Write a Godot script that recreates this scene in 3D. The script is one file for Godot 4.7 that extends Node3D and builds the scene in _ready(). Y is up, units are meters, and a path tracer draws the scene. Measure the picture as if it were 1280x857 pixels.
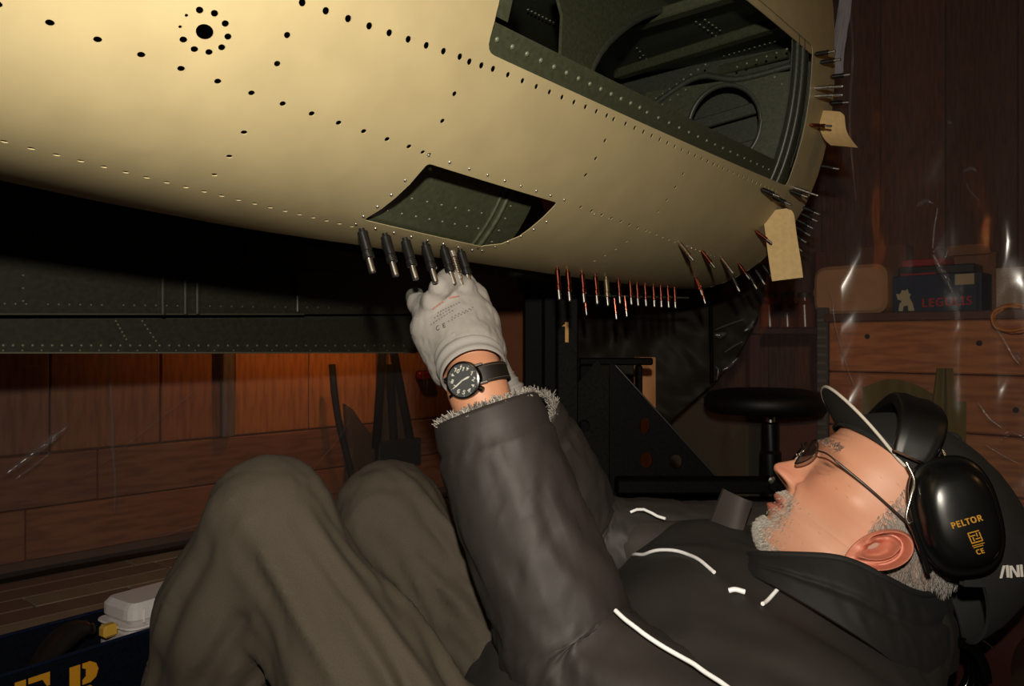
extends Node3D
# A man lies on his back under a half-finished aircraft fuselage and fits skin pins, lit by the flash above the lens.
# World: y up, floor at 0, the lens at EYE looking along -z. at(px, py, d) turns a place in the 1280 x 857 frame and a depth into a point.

const EYE := Vector3(0, 0.6, 0)
const FOCAL := 1000.0
const UP := Vector3.UP
var taken := {}
var M := {}

func _ready():
	# camera, air, flash and exposure
	var cam := Camera3D.new()
	cam.name = "camera"
	cam.position = EYE
	cam.fov = rad_to_deg(2.0 * atan(428.5 / FOCAL))
	cam.near = 0.02
	cam.far = 60.0
	add_child(cam)
	cam.make_current()
	var env := Environment.new()
	env.background_mode = Environment.BG_COLOR
	env.background_color = Color(0.004, 0.0035, 0.003)
	env.ambient_light_source = Environment.AMBIENT_SOURCE_DISABLED
	env.tonemap_mode = Environment.TONE_MAPPER_LINEAR
	env.tonemap_exposure = 1.0
	env.sdfgi_enabled = true
	env.ssao_enabled = true
	env.ssil_enabled = true
	var we := WorldEnvironment.new()
	we.name = "environment"
	we.environment = env
	add_child(we)
	materials()
	camera_flash(EYE + Vector3(0, 0.135, 0.05), 1.12)
	# hanging tungsten bulbs of the workshop: one behind the wing by the boarded wall, one over the bench
	work_lamp(lw(0.98, 1.12, 0.26), 0.30, "warm bulb in a tin reflector turned to the boarded wall behind the wing", -LW_N)
	work_lamp(Vector3(2.4, 2.2, 0.1), 0.26, "bare warm bulb hanging high on the right behind the camera")
	room()
	plastic_sheets()
	bench()
	jig()
	stool()
	stored_things()
	wing()
	fuselage()
	clecos()
	tags()
	tool_tray()
	person()
	worn_things()

func camera_flash(p: Vector3, energy: float):
	var o = thing("camera_flash", "small flash head raised above the camera lens that lights the whole scene", "flash", p)
	var s := Shape.new()
	s.box(Transform3D(Basis(), p + Vector3(0, 0, 0.03)), Vector3(0.07, 0.04, 0.05), 0.004)
	part(s, "housing", M.black_plastic, o)
	var g := Shape.new()
	g.box(Transform3D(Basis(), p + Vector3(0, 0, 0.003)), Vector3(0.056, 0.028, 0.004), 0.001)
	part(g, "lens_window", glow(Color(1, 0.98, 0.95), 2.0), o)
	var l := SpotLight3D.new()
	l.name = "flash_light"
	l.position = p + Vector3(0, 0, -0.004)
	l.rotation_degrees = Vector3(-2, 0, 0)
	l.light_color = Color(1.0, 0.955, 0.88)
	l.light_energy = energy
	l.light_size = 0.014
	l.spot_angle = 62.0
	l.spot_angle_attenuation = 0.88
	l.spot_range = 20.0
	l.spot_attenuation = 2.0
	l.shadow_enabled = true
	add_child(l)

func work_lamp(p: Vector3, energy: float, label: String, turned := Vector3.ZERO):
	var o = thing("hanging_bulb", label, "lamp", p + Vector3(0, 0.09, 0))
	var s := Shape.new()
	s.ball(Transform3D(Basis(), p), Vector3(0.03, 0.038, 0.03))
	part(s, "bulb", glow(Color(1.0, 0.62, 0.3), 3.0), o)
	s = Shape.new()
	s.lathe(Transform3D(Basis(), p), [V2(0.012, 0.036), V2(0.017, 0.04), V2(0.017, 0.085), V2(0.006, 0.092), V2(0.004, 0.095)], 16)
	part(s, "socket", M.black_plastic, o)
	if turned != Vector3.ZERO:
		s = Shape.new()
		s.lathe(upright(p, turned), [V2(0.03, -0.075), V2(0.05, -0.06), V2(0.085, -0.01), V2(0.105, 0.04), V2(0.108, 0.042), V2(0.088, -0.011), V2(0.052, -0.063), V2(0.03, -0.078)], 32, 0.5)
		part(s, "reflector", M.bare_metal, o)
	s = Shape.new()
	s.tube([p + Vector3(0, 0.09, 0), Vector3(p.x, 2.62, p.z)], 0.003, 6)
	part(s, "cord", M.black_plastic, o)
	var l := OmniLight3D.new()
	l.name = "bulb_light"
	l.position = p
	l.light_color = Color(1.0, 0.72, 0.42)
	l.light_energy = energy
	l.light_size = 0.025
	l.omni_range = 12.0
	l.omni_attenuation = 2.0
	l.shadow_enabled = true
	add_child(l)

# ---------------------------------------------------------------- helpers

func at(px: float, py: float, d: float) -> Vector3:
	return EYE + Vector3((px - 640.0) / FOCAL * d, (428.5 - py) / FOCAL * d, -d)

func V2(x: float, y: float) -> Vector2:
	return Vector2(x, y)

func numbered(called: String) -> String:
	var n: int = taken.get(called, -1) + 1
	taken[called] = n
	return called if n == 0 else "%s_%03d" % [called, n]

func tag(o, label: String, category: String, group := "", kind := ""):
	o.set_meta("label", label)
	o.set_meta("category", category)
	if group:
		o.set_meta("group", group)
	if kind:
		o.set_meta("kind", kind)

func thing(called: String, label: String, category: String, base := Vector3.ZERO, group := "") -> Node3D:
	var o := Node3D.new()
	o.name = numbered(called)
	o.position = base
	add_child(o)
	tag(o, label, category, group)
	return o

# commits a shape given in world space as one mesh under a thing or a part
func part(s: Shape, called: String, m: Material, under: Node3D, label := "") -> MeshInstance3D:
	var o := MeshInstance3D.new()
	var inv := under.global_transform.affine_inverse()
	o.mesh = s.commit(inv)
	o.name = called
	o.material_override = m
	under.add_child(o, true)
	if label:
		o.set_meta("label", label)
	return o

# a shape in its own axes, set down by a transform
func piece(mesh: Mesh, called: String, m: Material, under: Node3D, xf: Transform3D) -> MeshInstance3D:
	var o := MeshInstance3D.new()
	o.mesh = mesh
	o.name = called
	o.material_override = m
	o.transform = under.global_transform.affine_inverse() * xf
	under.add_child(o, true)
	return o

func struct(s: Shape, called: String, m: Material, label: String, category: String) -> MeshInstance3D:
	var o := MeshInstance3D.new()
	o.mesh = s.commit(Transform3D())
	o.name = numbered(called)
	o.material_override = m
	add_child(o)
	tag(o, label, category, "", "structure")
	return o

# z along w, x across, y up as far as it can
func frame(o: Vector3, w: Vector3, up := Vector3.UP) -> Transform3D:
	var z := w.normalized()
	var x := up.cross(z).normalized()
	return Transform3D(Basis(x, z.cross(x), z), o)

# y along w
func upright(o: Vector3, w: Vector3, side := Vector3(0.31, 0.2, 0.93)) -> Transform3D:
	var y := w.normalized()
	var x := y.cross(side).normalized()
	return Transform3D(Basis(x, y, x.cross(y)), o)

func smooth_path(p: Array, n: int) -> PackedVector3Array:
	var c := Curve3D.new()
	for i in p.size():
		var a: Vector3 = p[max(i - 1, 0)]
		var b: Vector3 = p[min(i + 1, p.size() - 1)]
		c.add_point(p[i], (a - b) / 6.0, (b - a) / 6.0)
	var out := PackedVector3Array()
	for i in n + 1:
		out.append(c.sample_baked(c.get_baked_length() * i / n, true))
	return out

class Shape:
	var v := PackedVector3Array()
	var idx := PackedInt32Array()
	var col := PackedColorArray()
	var nrm := PackedVector3Array()
	var tint := Color(1, 1, 1)
	var coloured := false

	func vert(p: Vector3) -> int:
		v.append(p)
		if coloured:
			col.append(tint)
		return v.size() - 1

	func tri(a: int, b: int, c: int):
		idx.append(a)
		idx.append(b)
		idx.append(c)

	func quad(a: int, b: int, c: int, d: int):
		tri(a, b, c)
		tri(a, c, d)

	# a flat face turned away from the point inside
	func face(p: Array, inside: Vector3):
		var n: Vector3 = (p[1] - p[0]).cross(p[2] - p[0])
		var c := Vector3.ZERO
		for q in p:
			c += q
		c /= p.size()
		var i := v.size()
		for q in p:
			vert(q)
		for k in range(1, p.size() - 1):
			if n.dot(c - inside) >= 0:
				tri(i, i + k, i + k + 1)
			else:
				tri(i, i + k + 1, i + k)

	func grid(nu: int, nv: int, fn: Callable, close_u := false, close_v := false):
		var i0 := v.size()
		var cu := nu if close_u else nu + 1
		var cv := nv if close_v else nv + 1
		for j in cv:
			for i in cu:
				vert(fn.call(float(i) / nu, float(j) / nv))
		for j in nv:
			for i in nu:
				var i2 := (i + 1) % cu
				var j2 := (j + 1) % cv
				quad(i0 + j * cu + i, i0 + j * cu + i2, i0 + j2 * cu + i2, i0 + j2 * cu + i)

	func tube(path, rad, sides := 8, caps := true, flat := 1.0, up := Vector3.ZERO):
		var n: int = path.size()
		var x := Vector3.ZERO
		var i0 := v.size()
		var rings := []
		for k in n:
			var a: Vector3 = path[max(k - 1, 0)]
			var b: Vector3 = path[min(k + 1, n - 1)]
			var z := (b - a).normalized()
			if x == Vector3.ZERO:
				x = up if up != Vector3.ZERO else (Vector3.UP if absf(z.y) < 0.9 else Vector3.RIGHT)
			x = (x - z * x.dot(z)).normalized()
			var y := z.cross(x)
			var r: float = rad[k] if rad is Array or rad is PackedFloat32Array else rad
			var ring := []
			for s in sides:
				var t := TAU * s / sides
				ring.append(path[k] + x * cos(t) * r * flat + y * sin(t) * r)
			rings.append(ring)
			for q in ring:
				vert(q)
		for k in n - 1:
			for s in sides:
				var s2 := (s + 1) % sides
				quad(i0 + k * sides + s, i0 + k * sides + s2, i0 + (k + 1) * sides + s2, i0 + (k + 1) * sides + s)
		if caps:
			face(rings[0], path[1])
			face(rings[n - 1], path[n - 2])

	# profile of (radius, height) up the y axis of xf; corners sharper than the crease stay sharp
	func lathe(xf: Transform3D, prof: Array, sides := 24, crease := 0.6, caps := true):
		var n := prof.size()
		var row := -1
		for k in n - 1:
			var d: Vector2 = prof[k + 1] - prof[k]
			var again := k == 0
			if k > 0:
				again = absf(d.angle_to(prof[k] - prof[k - 1])) > crease
			if again:
				row = ring(xf, prof[k], sides)
			var next := ring(xf, prof[k + 1], sides)
			for s in sides:
				var s2 := (s + 1) % sides
				quad(row + s, next + s, next + s2, row + s2)
			row = next
		for e in [0, n - 1]:
			if caps and prof[e].x > 1e-5:
				var p := []
				for s in sides:
					p.append(xf * Vector3(cos(TAU * s / sides) * prof[e].x, prof[e].y, sin(TAU * s / sides) * prof[e].x))
				face(p, xf * Vector3(0, prof[0 if e else n - 1].y, 0))

	func ring(xf: Transform3D, p: Vector2, sides: int) -> int:
		var i := v.size()
		for s in sides:
			vert(xf * Vector3(cos(TAU * s / sides) * p.x, p.y, sin(TAU * s / sides) * p.x))
		return i

	func box(xf: Transform3D, size: Vector3, b := 0.0):
		var h := size / 2
		b = minf(b, minf(h.x, minf(h.y, h.z)) * 0.8)
		var c := xf.origin
		var q := func(sx, sy, sz, ax):
			var p := Vector3(h.x * sx, h.y * sy, h.z * sz)
			if b > 0:
				for k in 3:
					if k != ax:
						p[k] -= b * (sx if k == 0 else sy if k == 1 else sz)
			return xf * p
		for s in [-1, 1]:
			face([q.call(s, -1, -1, 0), q.call(s, 1, -1, 0), q.call(s, 1, 1, 0), q.call(s, -1, 1, 0)], c)
			face([q.call(-1, s, -1, 1), q.call(1, s, -1, 1), q.call(1, s, 1, 1), q.call(-1, s, 1, 1)], c)
			face([q.call(-1, -1, s, 2), q.call(1, -1, s, 2), q.call(1, 1, s, 2), q.call(-1, 1, s, 2)], c)
		if b > 0:
			for s in [-1, 1]:
				for t in [-1, 1]:
					face([q.call(s, t, -1, 0), q.call(s, t, 1, 0), q.call(s, t, 1, 1), q.call(s, t, -1, 1)], c)
					face([q.call(s, -1, t, 0), q.call(s, 1, t, 0), q.call(s, 1, t, 2), q.call(s, -1, t, 2)], c)
					face([q.call(-1, s, t, 1), q.call(1, s, t, 1), q.call(1, s, t, 2), q.call(-1, s, t, 2)], c)
					for u in [-1, 1]:
						face([q.call(s, t, u, 0), q.call(s, t, u, 1), q.call(s, t, u, 2)], c)

	# a flat outline in the x-y plane of xf, given depth along z (from 0), edges chamfered by b
	func prism(xf: Transform3D, poly, depth: float, b := 0.0):
		var p := PackedVector2Array(poly)
		if Geometry2D.is_polygon_clockwise(p):
			p.reverse()
		var top := p
		if b > 0:
			var o := Geometry2D.offset_polygon(p, -b, Geometry2D.JOIN_MITER)
			if o.size() == 1 and o[0].size() == p.size():
				top = o[0]
				# same start
				var best := 0
				for k in top.size():
					if top[k].distance_to(p[0]) < top[best].distance_to(p[0]):
						best = k
				var t2 := PackedVector2Array()
				for k in top.size():
					t2.append(top[(k + best) % top.size()])
				top = t2
			else:
				b = 0.0
		var ids := Geometry2D.triangulate_polygon(Transform2D(0, Vector2(1000, 1000), 0, Vector2.ZERO) * top)
		var flip := xf.basis.determinant() < 0
		for e in 2:
			var i0 := v.size()
			for q in top:
				vert(xf * Vector3(q.x, q.y, depth * e))
			for k in range(0, ids.size(), 3):
				var a := Vector2(top[ids[k + 1]] - top[ids[k]])
				var ccw := a.cross(top[ids[k + 2]] - top[ids[k]]) > 0
				if ccw == (e == 1) != flip:
					tri(i0 + ids[k], i0 + ids[k + 1], i0 + ids[k + 2])
				else:
					tri(i0 + ids[k], i0 + ids[k + 2], i0 + ids[k + 1])
		var n := p.size()
		var levels := [[top, 0.0], [p, b], [p, depth - b], [top, depth]] if b > 0 else [[p, 0.0], [p, depth]]
		for l in levels.size() - 1:
			for k in n:
				var k2 := (k + 1) % n
				var lo: PackedVector2Array = levels[l][0]
				var hi: PackedVector2Array = levels[l + 1][0]
				var a := vert(xf * Vector3(lo[k].x, lo[k].y, levels[l][1]))
				var c := vert(xf * Vector3(lo[k2].x, lo[k2].y, levels[l][1]))
				var d := vert(xf * Vector3(hi[k2].x, hi[k2].y, levels[l + 1][1]))
				var f := vert(xf * Vector3(hi[k].x, hi[k].y, levels[l + 1][1]))
				if flip:
					quad(a, f, d, c)
				else:
					quad(a, c, d, f)

	func ball(xf: Transform3D, r: Vector3, nu := 20, nv := 12):
		grid(nu, nv, func(a, b): return xf * (Vector3(sin(PI * b) * cos(-TAU * a), cos(PI * b), sin(PI * b) * sin(-TAU * a)) * r), true)

	func add(o: Shape, xf := Transform3D()):
		var i := v.size()
		for p in o.v:
			v.append(xf * p)
		if coloured:
			for k in o.v.size():
				col.append(o.col[k] if o.coloured else tint)
		for k in o.idx:
			idx.append(k + i)

	func normals() -> PackedVector3Array:
		if nrm.size() == v.size():
			return nrm
		var n := PackedVector3Array()
		n.resize(v.size())
		for k in range(0, idx.size(), 3):
			var a := idx[k]
			var b := idx[k + 1]
			var c := idx[k + 2]
			var f := (v[b] - v[a]).cross(v[c] - v[a])
			n[a] += f
			n[b] += f
			n[c] += f
		for k in n.size():
			n[k] = n[k].normalized() if n[k].length_squared() > 1e-30 else Vector3.UP
		return n

	func commit(inv: Transform3D) -> ArrayMesh:
		var n := normals()
		var p := PackedVector3Array()
		p.resize(v.size())
		for k in v.size():
			p[k] = inv * v[k]
			n[k] = (inv.basis * n[k]).normalized()
		var f := PackedInt32Array()
		f.resize(idx.size())
		for k in range(0, idx.size(), 3):
			f[k] = idx[k]
			f[k + 1] = idx[k + 2]
			f[k + 2] = idx[k + 1]
		var a := []
		a.resize(Mesh.ARRAY_MAX)
		a[Mesh.ARRAY_VERTEX] = p
		a[Mesh.ARRAY_NORMAL] = n
		if coloured:
			a[Mesh.ARRAY_COLOR] = col
		a[Mesh.ARRAY_INDEX] = f
		var m := ArrayMesh.new()
		m.add_surface_from_arrays(Mesh.PRIMITIVE_TRIANGLES, a)
		return m

# ---------------------------------------------------------------- materials

func noise_image(sd: int, freq: float, size: int, oct := 4, stretch := 1) -> Image:
	var n := FastNoiseLite.new()
	n.seed = sd
	n.noise_type = FastNoiseLite.TYPE_SIMPLEX_SMOOTH
	n.frequency = freq
	n.fractal_octaves = oct
	var im := n.get_seamless_image(size, size)
	if stretch > 1:
		im.resize(size, size / stretch, Image.INTERPOLATE_LANCZOS)
		var out := Image.create_empty(size, size, false, im.get_format())
		for k in stretch:
			out.blit_rect(im, Rect2i(0, 0, size, size / stretch), Vector2i(0, k * size / stretch))
		return out
	return im

func ramp_texture(im: Image, stops: Array) -> ImageTexture:
	var g := Gradient.new()
	g.offsets = PackedFloat32Array(stops.map(func(s): return s[0]))
	g.colors = PackedColorArray(stops.map(func(s): return s[1]))
	var out := Image.create_empty(im.get_width(), im.get_height(), false, Image.FORMAT_RGB8)
	for y in im.get_height():
		for x in im.get_width():
			out.set_pixel(x, y, g.sample(im.get_pixel(x, y).r))
	return ImageTexture.create_from_image(out)

func mat(c: Color, rough: float, metal := 0.0, tex: Texture2D = null, scale := 1.0) -> StandardMaterial3D:
	var m := StandardMaterial3D.new()
	m.albedo_color = c
	m.roughness = rough
	m.metallic = metal
	if tex:
		m.albedo_texture = tex
		m.uv1_triplanar = true
		m.uv1_scale = Vector3.ONE * scale
	return m

func relief(m: StandardMaterial3D, tex: Texture2D, height: float, scale := 0.0):
	m.heightmap_enabled = true
	m.heightmap_texture = tex
	m.heightmap_scale = height
	m.uv1_triplanar = true
	if scale > 0:
		m.uv1_scale = Vector3.ONE * scale
	return m

func glow(c: Color, e: float) -> StandardMaterial3D:
	var m := mat(c, 0.5)
	m.emission_enabled = true
	m.emission = c
	m.emission_energy_multiplier = e
	return m

func film(c: Color, a: float, rough: float) -> StandardMaterial3D:
	var m := mat(Color(c, a), rough)
	m.transparency = BaseMaterial3D.TRANSPARENCY_ALPHA
	m.cull_mode = BaseMaterial3D.CULL_DISABLED
	return m

func grey(a: float, b: float) -> Array:
	return [[0.25, Color(a, a, a)], [0.75, Color(b, b, b)]]

func materials():
	var soft := noise_image(3, 0.012, 256, 4)
	var fine := noise_image(5, 0.09, 256, 4)
	var grain := noise_image(9, 0.02, 256, 5, 8)
	var weave := noise_image(12, 0.35, 256, 2)
	var t_soft := ramp_texture(soft, grey(0.955, 1.0))
	var t_fine := ramp_texture(fine, grey(0.82, 1.0))
	var t_worn := ramp_texture(fine, [[0.2, Color(0.6, 0.6, 0.6)], [0.45, Color(0.95, 0.95, 0.95)], [0.8, Color(1, 1, 1)]])
	var t_weave := ramp_texture(weave, grey(0.8, 1.0))
	var t_wood := ramp_texture(grain, [[0.2, Color(0.82, 0.78, 0.75)], [0.5, Color(0.94, 0.92, 0.91)], [0.8, Color(1, 1, 1)]])
	grain.rotate_90(CLOCKWISE)
	M.t_wood_up = ramp_texture(grain, [[0.2, Color(0.82, 0.78, 0.75)], [0.5, Color(0.94, 0.92, 0.91)], [0.8, Color(1, 1, 1)]])
	M.t_fine = t_fine
	M.t_weave = t_weave
	M.t_wood = t_wood
	M.t_soft = t_soft
	M.skin_paint = mat(Color(0.71, 0.652, 0.495), 0.5, 0.0, t_soft, 5.0)
	M.green_primer = mat(Color(0.27, 0.285, 0.215), 0.42, 0.0, t_fine, 6.0)
	M.green_dark = mat(Color(0.25, 0.27, 0.23), 0.4, 0.0, t_fine, 6.0)
	M.wing_green = mat(Color(0.215, 0.218, 0.175), 0.45, 0.0, t_fine, 4.0)
	M.bare_metal = mat(Color(0.8, 0.79, 0.76), 0.28, 0.9)
	M.steel = mat(Color(0.80, 0.79, 0.77), 0.3, 1.0)
	M.rivet = mat(Color(0.42, 0.44, 0.37), 0.42, 0.2)
	M.hole = mat(Color(0.10, 0.075, 0.06), 0.8)
	M.black_steel = mat(Color(0.04, 0.041, 0.04), 0.45, 0.0, t_worn, 5.0)
	M.olive_steel = mat(Color(0.085, 0.085, 0.068), 0.5, 0.0, t_worn, 5.0)
	M.black_plastic = mat(Color(0.06, 0.06, 0.06), 0.35)
	M.black_rubber = mat(Color(0.05, 0.05, 0.05), 0.7)
	M.pin_black = mat(Color(0.26, 0.26, 0.26), 0.3, 0.85)
	M.pin_copper = mat(Color(0.66, 0.36, 0.29), 0.2, 1.0)
	M.pin_zinc = mat(Color(0.55, 0.48, 0.38), 0.32, 0.85)
	M.tag_paper = mat(Color(0.86, 0.74, 0.52), 0.8, 0.0, t_soft, 20.0)
	for q in [M.black_steel, M.olive_steel]:
		q.metallic_specular = 0.2
		q.roughness = 0.62
	M.yellow_paint = mat(Color(0.80, 0.56, 0.11), 0.5)
	M.navy = mat(Color(0.05, 0.065, 0.11), 0.35, 0.0, t_worn, 7.0)

# ---------------------------------------------------------------- the room
# The boarded wall on the left recedes at 43 degrees; the back wall stands square to it.

const LW_O := Vector3(-1.28, 0, -2.0)
const LW_D := Vector3(0.682, 0, -0.731)
const LW_N := Vector3(0.731, 0, 0.682)
const BW_O := Vector3(0.284, 0, -3.68)
const BW_D := Vector3(0.731, 0, 0.682)
const BW_N := Vector3(-0.682, 0, 0.731)

func lw(s: float, y: float, off := 0.0) -> Vector3:
	return LW_O + LW_D * s + Vector3(0, y, 0) + LW_N * off

func bw(s: float, y: float, off := 0.0) -> Vector3:
	return BW_O + BW_D * s + Vector3(0, y, 0) + BW_N * off

func lw_s(px: float, off := 0.0) -> float:
	var q := (px - 640.0) / FOCAL
	var o := LW_O + LW_N * off
	return (-q * o.z - o.x) / (LW_D.x + q * LW_D.z)

func bw_s(px: float, off := 0.0) -> float:
	var q := (px - 640.0) / FOCAL
	var o := BW_O + BW_N * off
	return (-q * o.z - o.x) / (BW_D.x + q * BW_D.z)

# height on either wall that shows at a pixel row
func lw_y(px: float, py: float, off := 0.0) -> float:
	return EYE.y + (428.5 - py) / FOCAL * -lw(lw_s(px, off), 0, off).z

func bw_y(px: float, py: float, off := 0.0) -> float:
	return EYE.y + (428.5 - py) / FOCAL * -bw(bw_s(px, off), 0, off).z

func lw_basis() -> Basis:
	return Basis(LW_D, UP, -LW_N if LW_D.cross(UP).dot(LW_N) < 0 else LW_N)

func bw_basis() -> Basis:
	return Basis(BW_D, UP, BW_N)

func wood(c: Color, vertical := true) -> StandardMaterial3D:
	var m := mat(c, 0.62, 0.0, M.t_wood_up if vertical else M.t_wood, 1.2)
	return m

func room():
	var s := Shape.new()
	s.box(Transform3D(Basis(), Vector3(0.8, -0.05, -1.4)), Vector3(8.0, 0.07, 9.6))
	var floor_o := struct(s, "floor", mat(Color(0.22, 0.17, 0.13), 0.6, 0.0, M.t_fine, 3.0), "worn wooden floor of the workshop", "floor")
	# strips of the floor along the boarded wall
	var tones := []
	for c in [Color(0.64, 0.59, 0.50), Color(0.58, 0.50, 0.44), Color(0.67, 0.62, 0.53), Color(0.55, 0.47, 0.42)]:
		var m := mat(c, 0.5, 0.0, M.t_wood, 3.0)
		m.uv1_scale = Vector3(2, 6, 6)
		tones.append(m)
	var rng := RandomNumberGenerator.new()
	rng.seed = 4
	var lb := Basis(LW_D, UP, LW_D.cross(UP))
	for row in 7:
		var a := -1.5 + rng.randf() * 0.3
		while a < 1.4:
			var l := rng.randf_range(0.32, 0.46)
			var b := Shape.new()
			b.box(Transform3D(), Vector3(l - 0.004, 0.016, 0.084), 0.0025)
			piece(b.commit(Transform3D()), "plank", tones[rng.randi() % 4], floor_o, Transform3D(lb, lw(a + l / 2, -0.006 + rng.randf() * 0.0015, 0.05 + row * 0.088)))
			a += l
	# ceiling and the walls; the ones behind the camera close the room
	s = Shape.new()
	s.box(Transform3D(Basis(), Vector3(0.8, 2.66, -1.4)), Vector3(8.2, 0.08, 9.8))
	struct(s, "ceiling", mat(Color(0.16, 0.13, 0.11), 0.9), "dark ceiling of the workshop", "ceiling")
	s = Shape.new()
	s.box(Transform3D(lb, lw(0.95, 1.3, -0.19)), Vector3(5.9, 2.7, 0.08))
	var left := struct(s, "wall_left", mat(Color(0.4, 0.27, 0.18), 0.8), "boarded wall behind clear plastic sheeting", "wall")
	# boards: from, to (frame columns at the wall), colour, upright
	for b in [[-420, -130, Color(0.58, 0.37, 0.22)], [-128, 60, Color(0.54, 0.35, 0.22)], [62, 198, Color(0.57, 0.36, 0.21)], [200, 274, Color(0.60, 0.36, 0.20)], [292, 384, Color(0.70, 0.43, 0.21)], [385, 471, Color(0.72, 0.45, 0.22)], [484, 560, Color(0.58, 0.37, 0.23)], [561, 662, Color(0.60, 0.38, 0.23)], [664, 760, Color(0.56, 0.36, 0.22)]]:
		var a := lw_s(b[0], -0.14)
		var c := lw_s(b[1], -0.14)
		var q := Shape.new()
		var low := 0.30
		q.box(Transform3D(), Vector3(c - a, 2.3 - low, 0.02), 0.003)
		piece(q.commit(Transform3D()), "board", wood(b[2]), left, Transform3D(lb, lw((a + c) / 2, (2.3 + low) / 2, -0.14)))
	for b in [[-420, 30, 0.012, 0.15], [31, 330, 0.012, 0.15], [331, 760, 0.012, 0.15], [-420, 120, 0.153, 0.295], [121, 440, 0.153, 0.295], [441, 760, 0.153, 0.295]]:
		var a := lw_s(b[0], -0.14)
		var c := lw_s(b[1], -0.14)
		var q := Shape.new()
		q.box(Transform3D(), Vector3(c - a, b[3] - b[2], 0.024), 0.003)
		piece(q.commit(Transform3D()), "board", wood(Color(0.60, 0.36, 0.20) if b[2] < 0.1 else Color(0.55, 0.34, 0.20), false), left, Transform3D(lb, lw((a + c) / 2, (b[2] + b[3]) / 2, -0.14)))
	for b in [[276, 291, Color(0.46, 0.38, 0.34)], [471.5, 483, Color(0.40, 0.27, 0.18)]]:
		var a := lw_s(b[0], -0.115)
		var c := lw_s(b[1], -0.115)
		var q := Shape.new()
		q.box(Transform3D(), Vector3(c - a, 2.0, 0.025), 0.003)
		piece(q.commit(Transform3D()), "batten", wood(b[2]), left, Transform3D(lb, lw((a + c) / 2, 1.3, -0.115)))
	var bb := Basis(BW_D, UP, BW_D.cross(UP))
	s = Shape.new()
	s.box(Transform3D(bb, bw(1.4, 1.3, -1.42)), Vector3(4.2, 2.7, 0.08))
	var back := struct(s, "wall_back", mat(Color(0.4, 0.27, 0.18), 0.8), "dark boarded back wall of the workshop", "wall")
	for k in 11:
		var q := Shape.new()
		q.box(Transform3D(), Vector3(0.296, 2.4, 0.02), 0.003)
		piece(q.commit(Transform3D()), "board", wood([Color(0.52, 0.34, 0.22), Color(0.56, 0.37, 0.23), Color(0.50, 0.33, 0.21)][k % 3]), back, Transform3D(bb, bw(-0.15 + 0.3 * k, 1.2, -1.37)))
	for w in [["right", Vector3(3.9, 1.3, 0.0), Vector3(0.08, 2.7, 6.4)], ["front", Vector3(0.6, 1.3, 3.1), Vector3(6.8, 2.7, 0.08)], ["west", Vector3(-2.75, 1.3, 1.2), Vector3(0.08, 2.7, 4.4)]]:
		s = Shape.new()
		s.box(Transform3D(Basis(), w[1]), w[2])
		struct(s, "wall_" + w[0], mat(Color(0.22, 0.18, 0.15), 0.9), "plain dim workshop wall, the one on the %s side" % w[0], "wall")

# ---------------------------------------------------------------- plastic sheeting

# a hanging clear film between two depths of a wall, gently creased
func film_grid(pos: Callable, nrm: Vector3, s0: float, s1: float, y0: float, y1: float, nu: int, nv: int, amp: float, sd: int, across := 3.0) -> Shape:
	var n := FastNoiseLite.new()
	n.seed = sd
	n.frequency = 1.0
	n.fractal_octaves = 3
	var s := Shape.new()
	s.grid(nu, nv, func(a, b):
		var u := lerpf(s0, s1, a)
		var y := lerpf(y0, y1, b)
		var p: Vector3 = pos.call(u, y)
		var f := n.get_noise_2d(u * across + y * 0.4, y * 0.7) + 0.35 * n.get_noise_2d(u * 9.0 - y * 5.0, y * 4.0 + u * 3.0)
		return p + nrm * (f * amp))
	return s

func crease(p: Array, r: float, m: Material, under: Node3D, n := 20):
	var s := Shape.new()
	var path := smooth_path(p, n)
	var rad := []
	for k in path.size():
		rad.append(r * (0.35 + 0.65 * sin(PI * (k + 0.5) / path.size())) * (1.0 + 0.15 * sin(k * 2.3)))
	s.tube(path, rad, 8)
	part(s, "crease", m, under)

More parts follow.
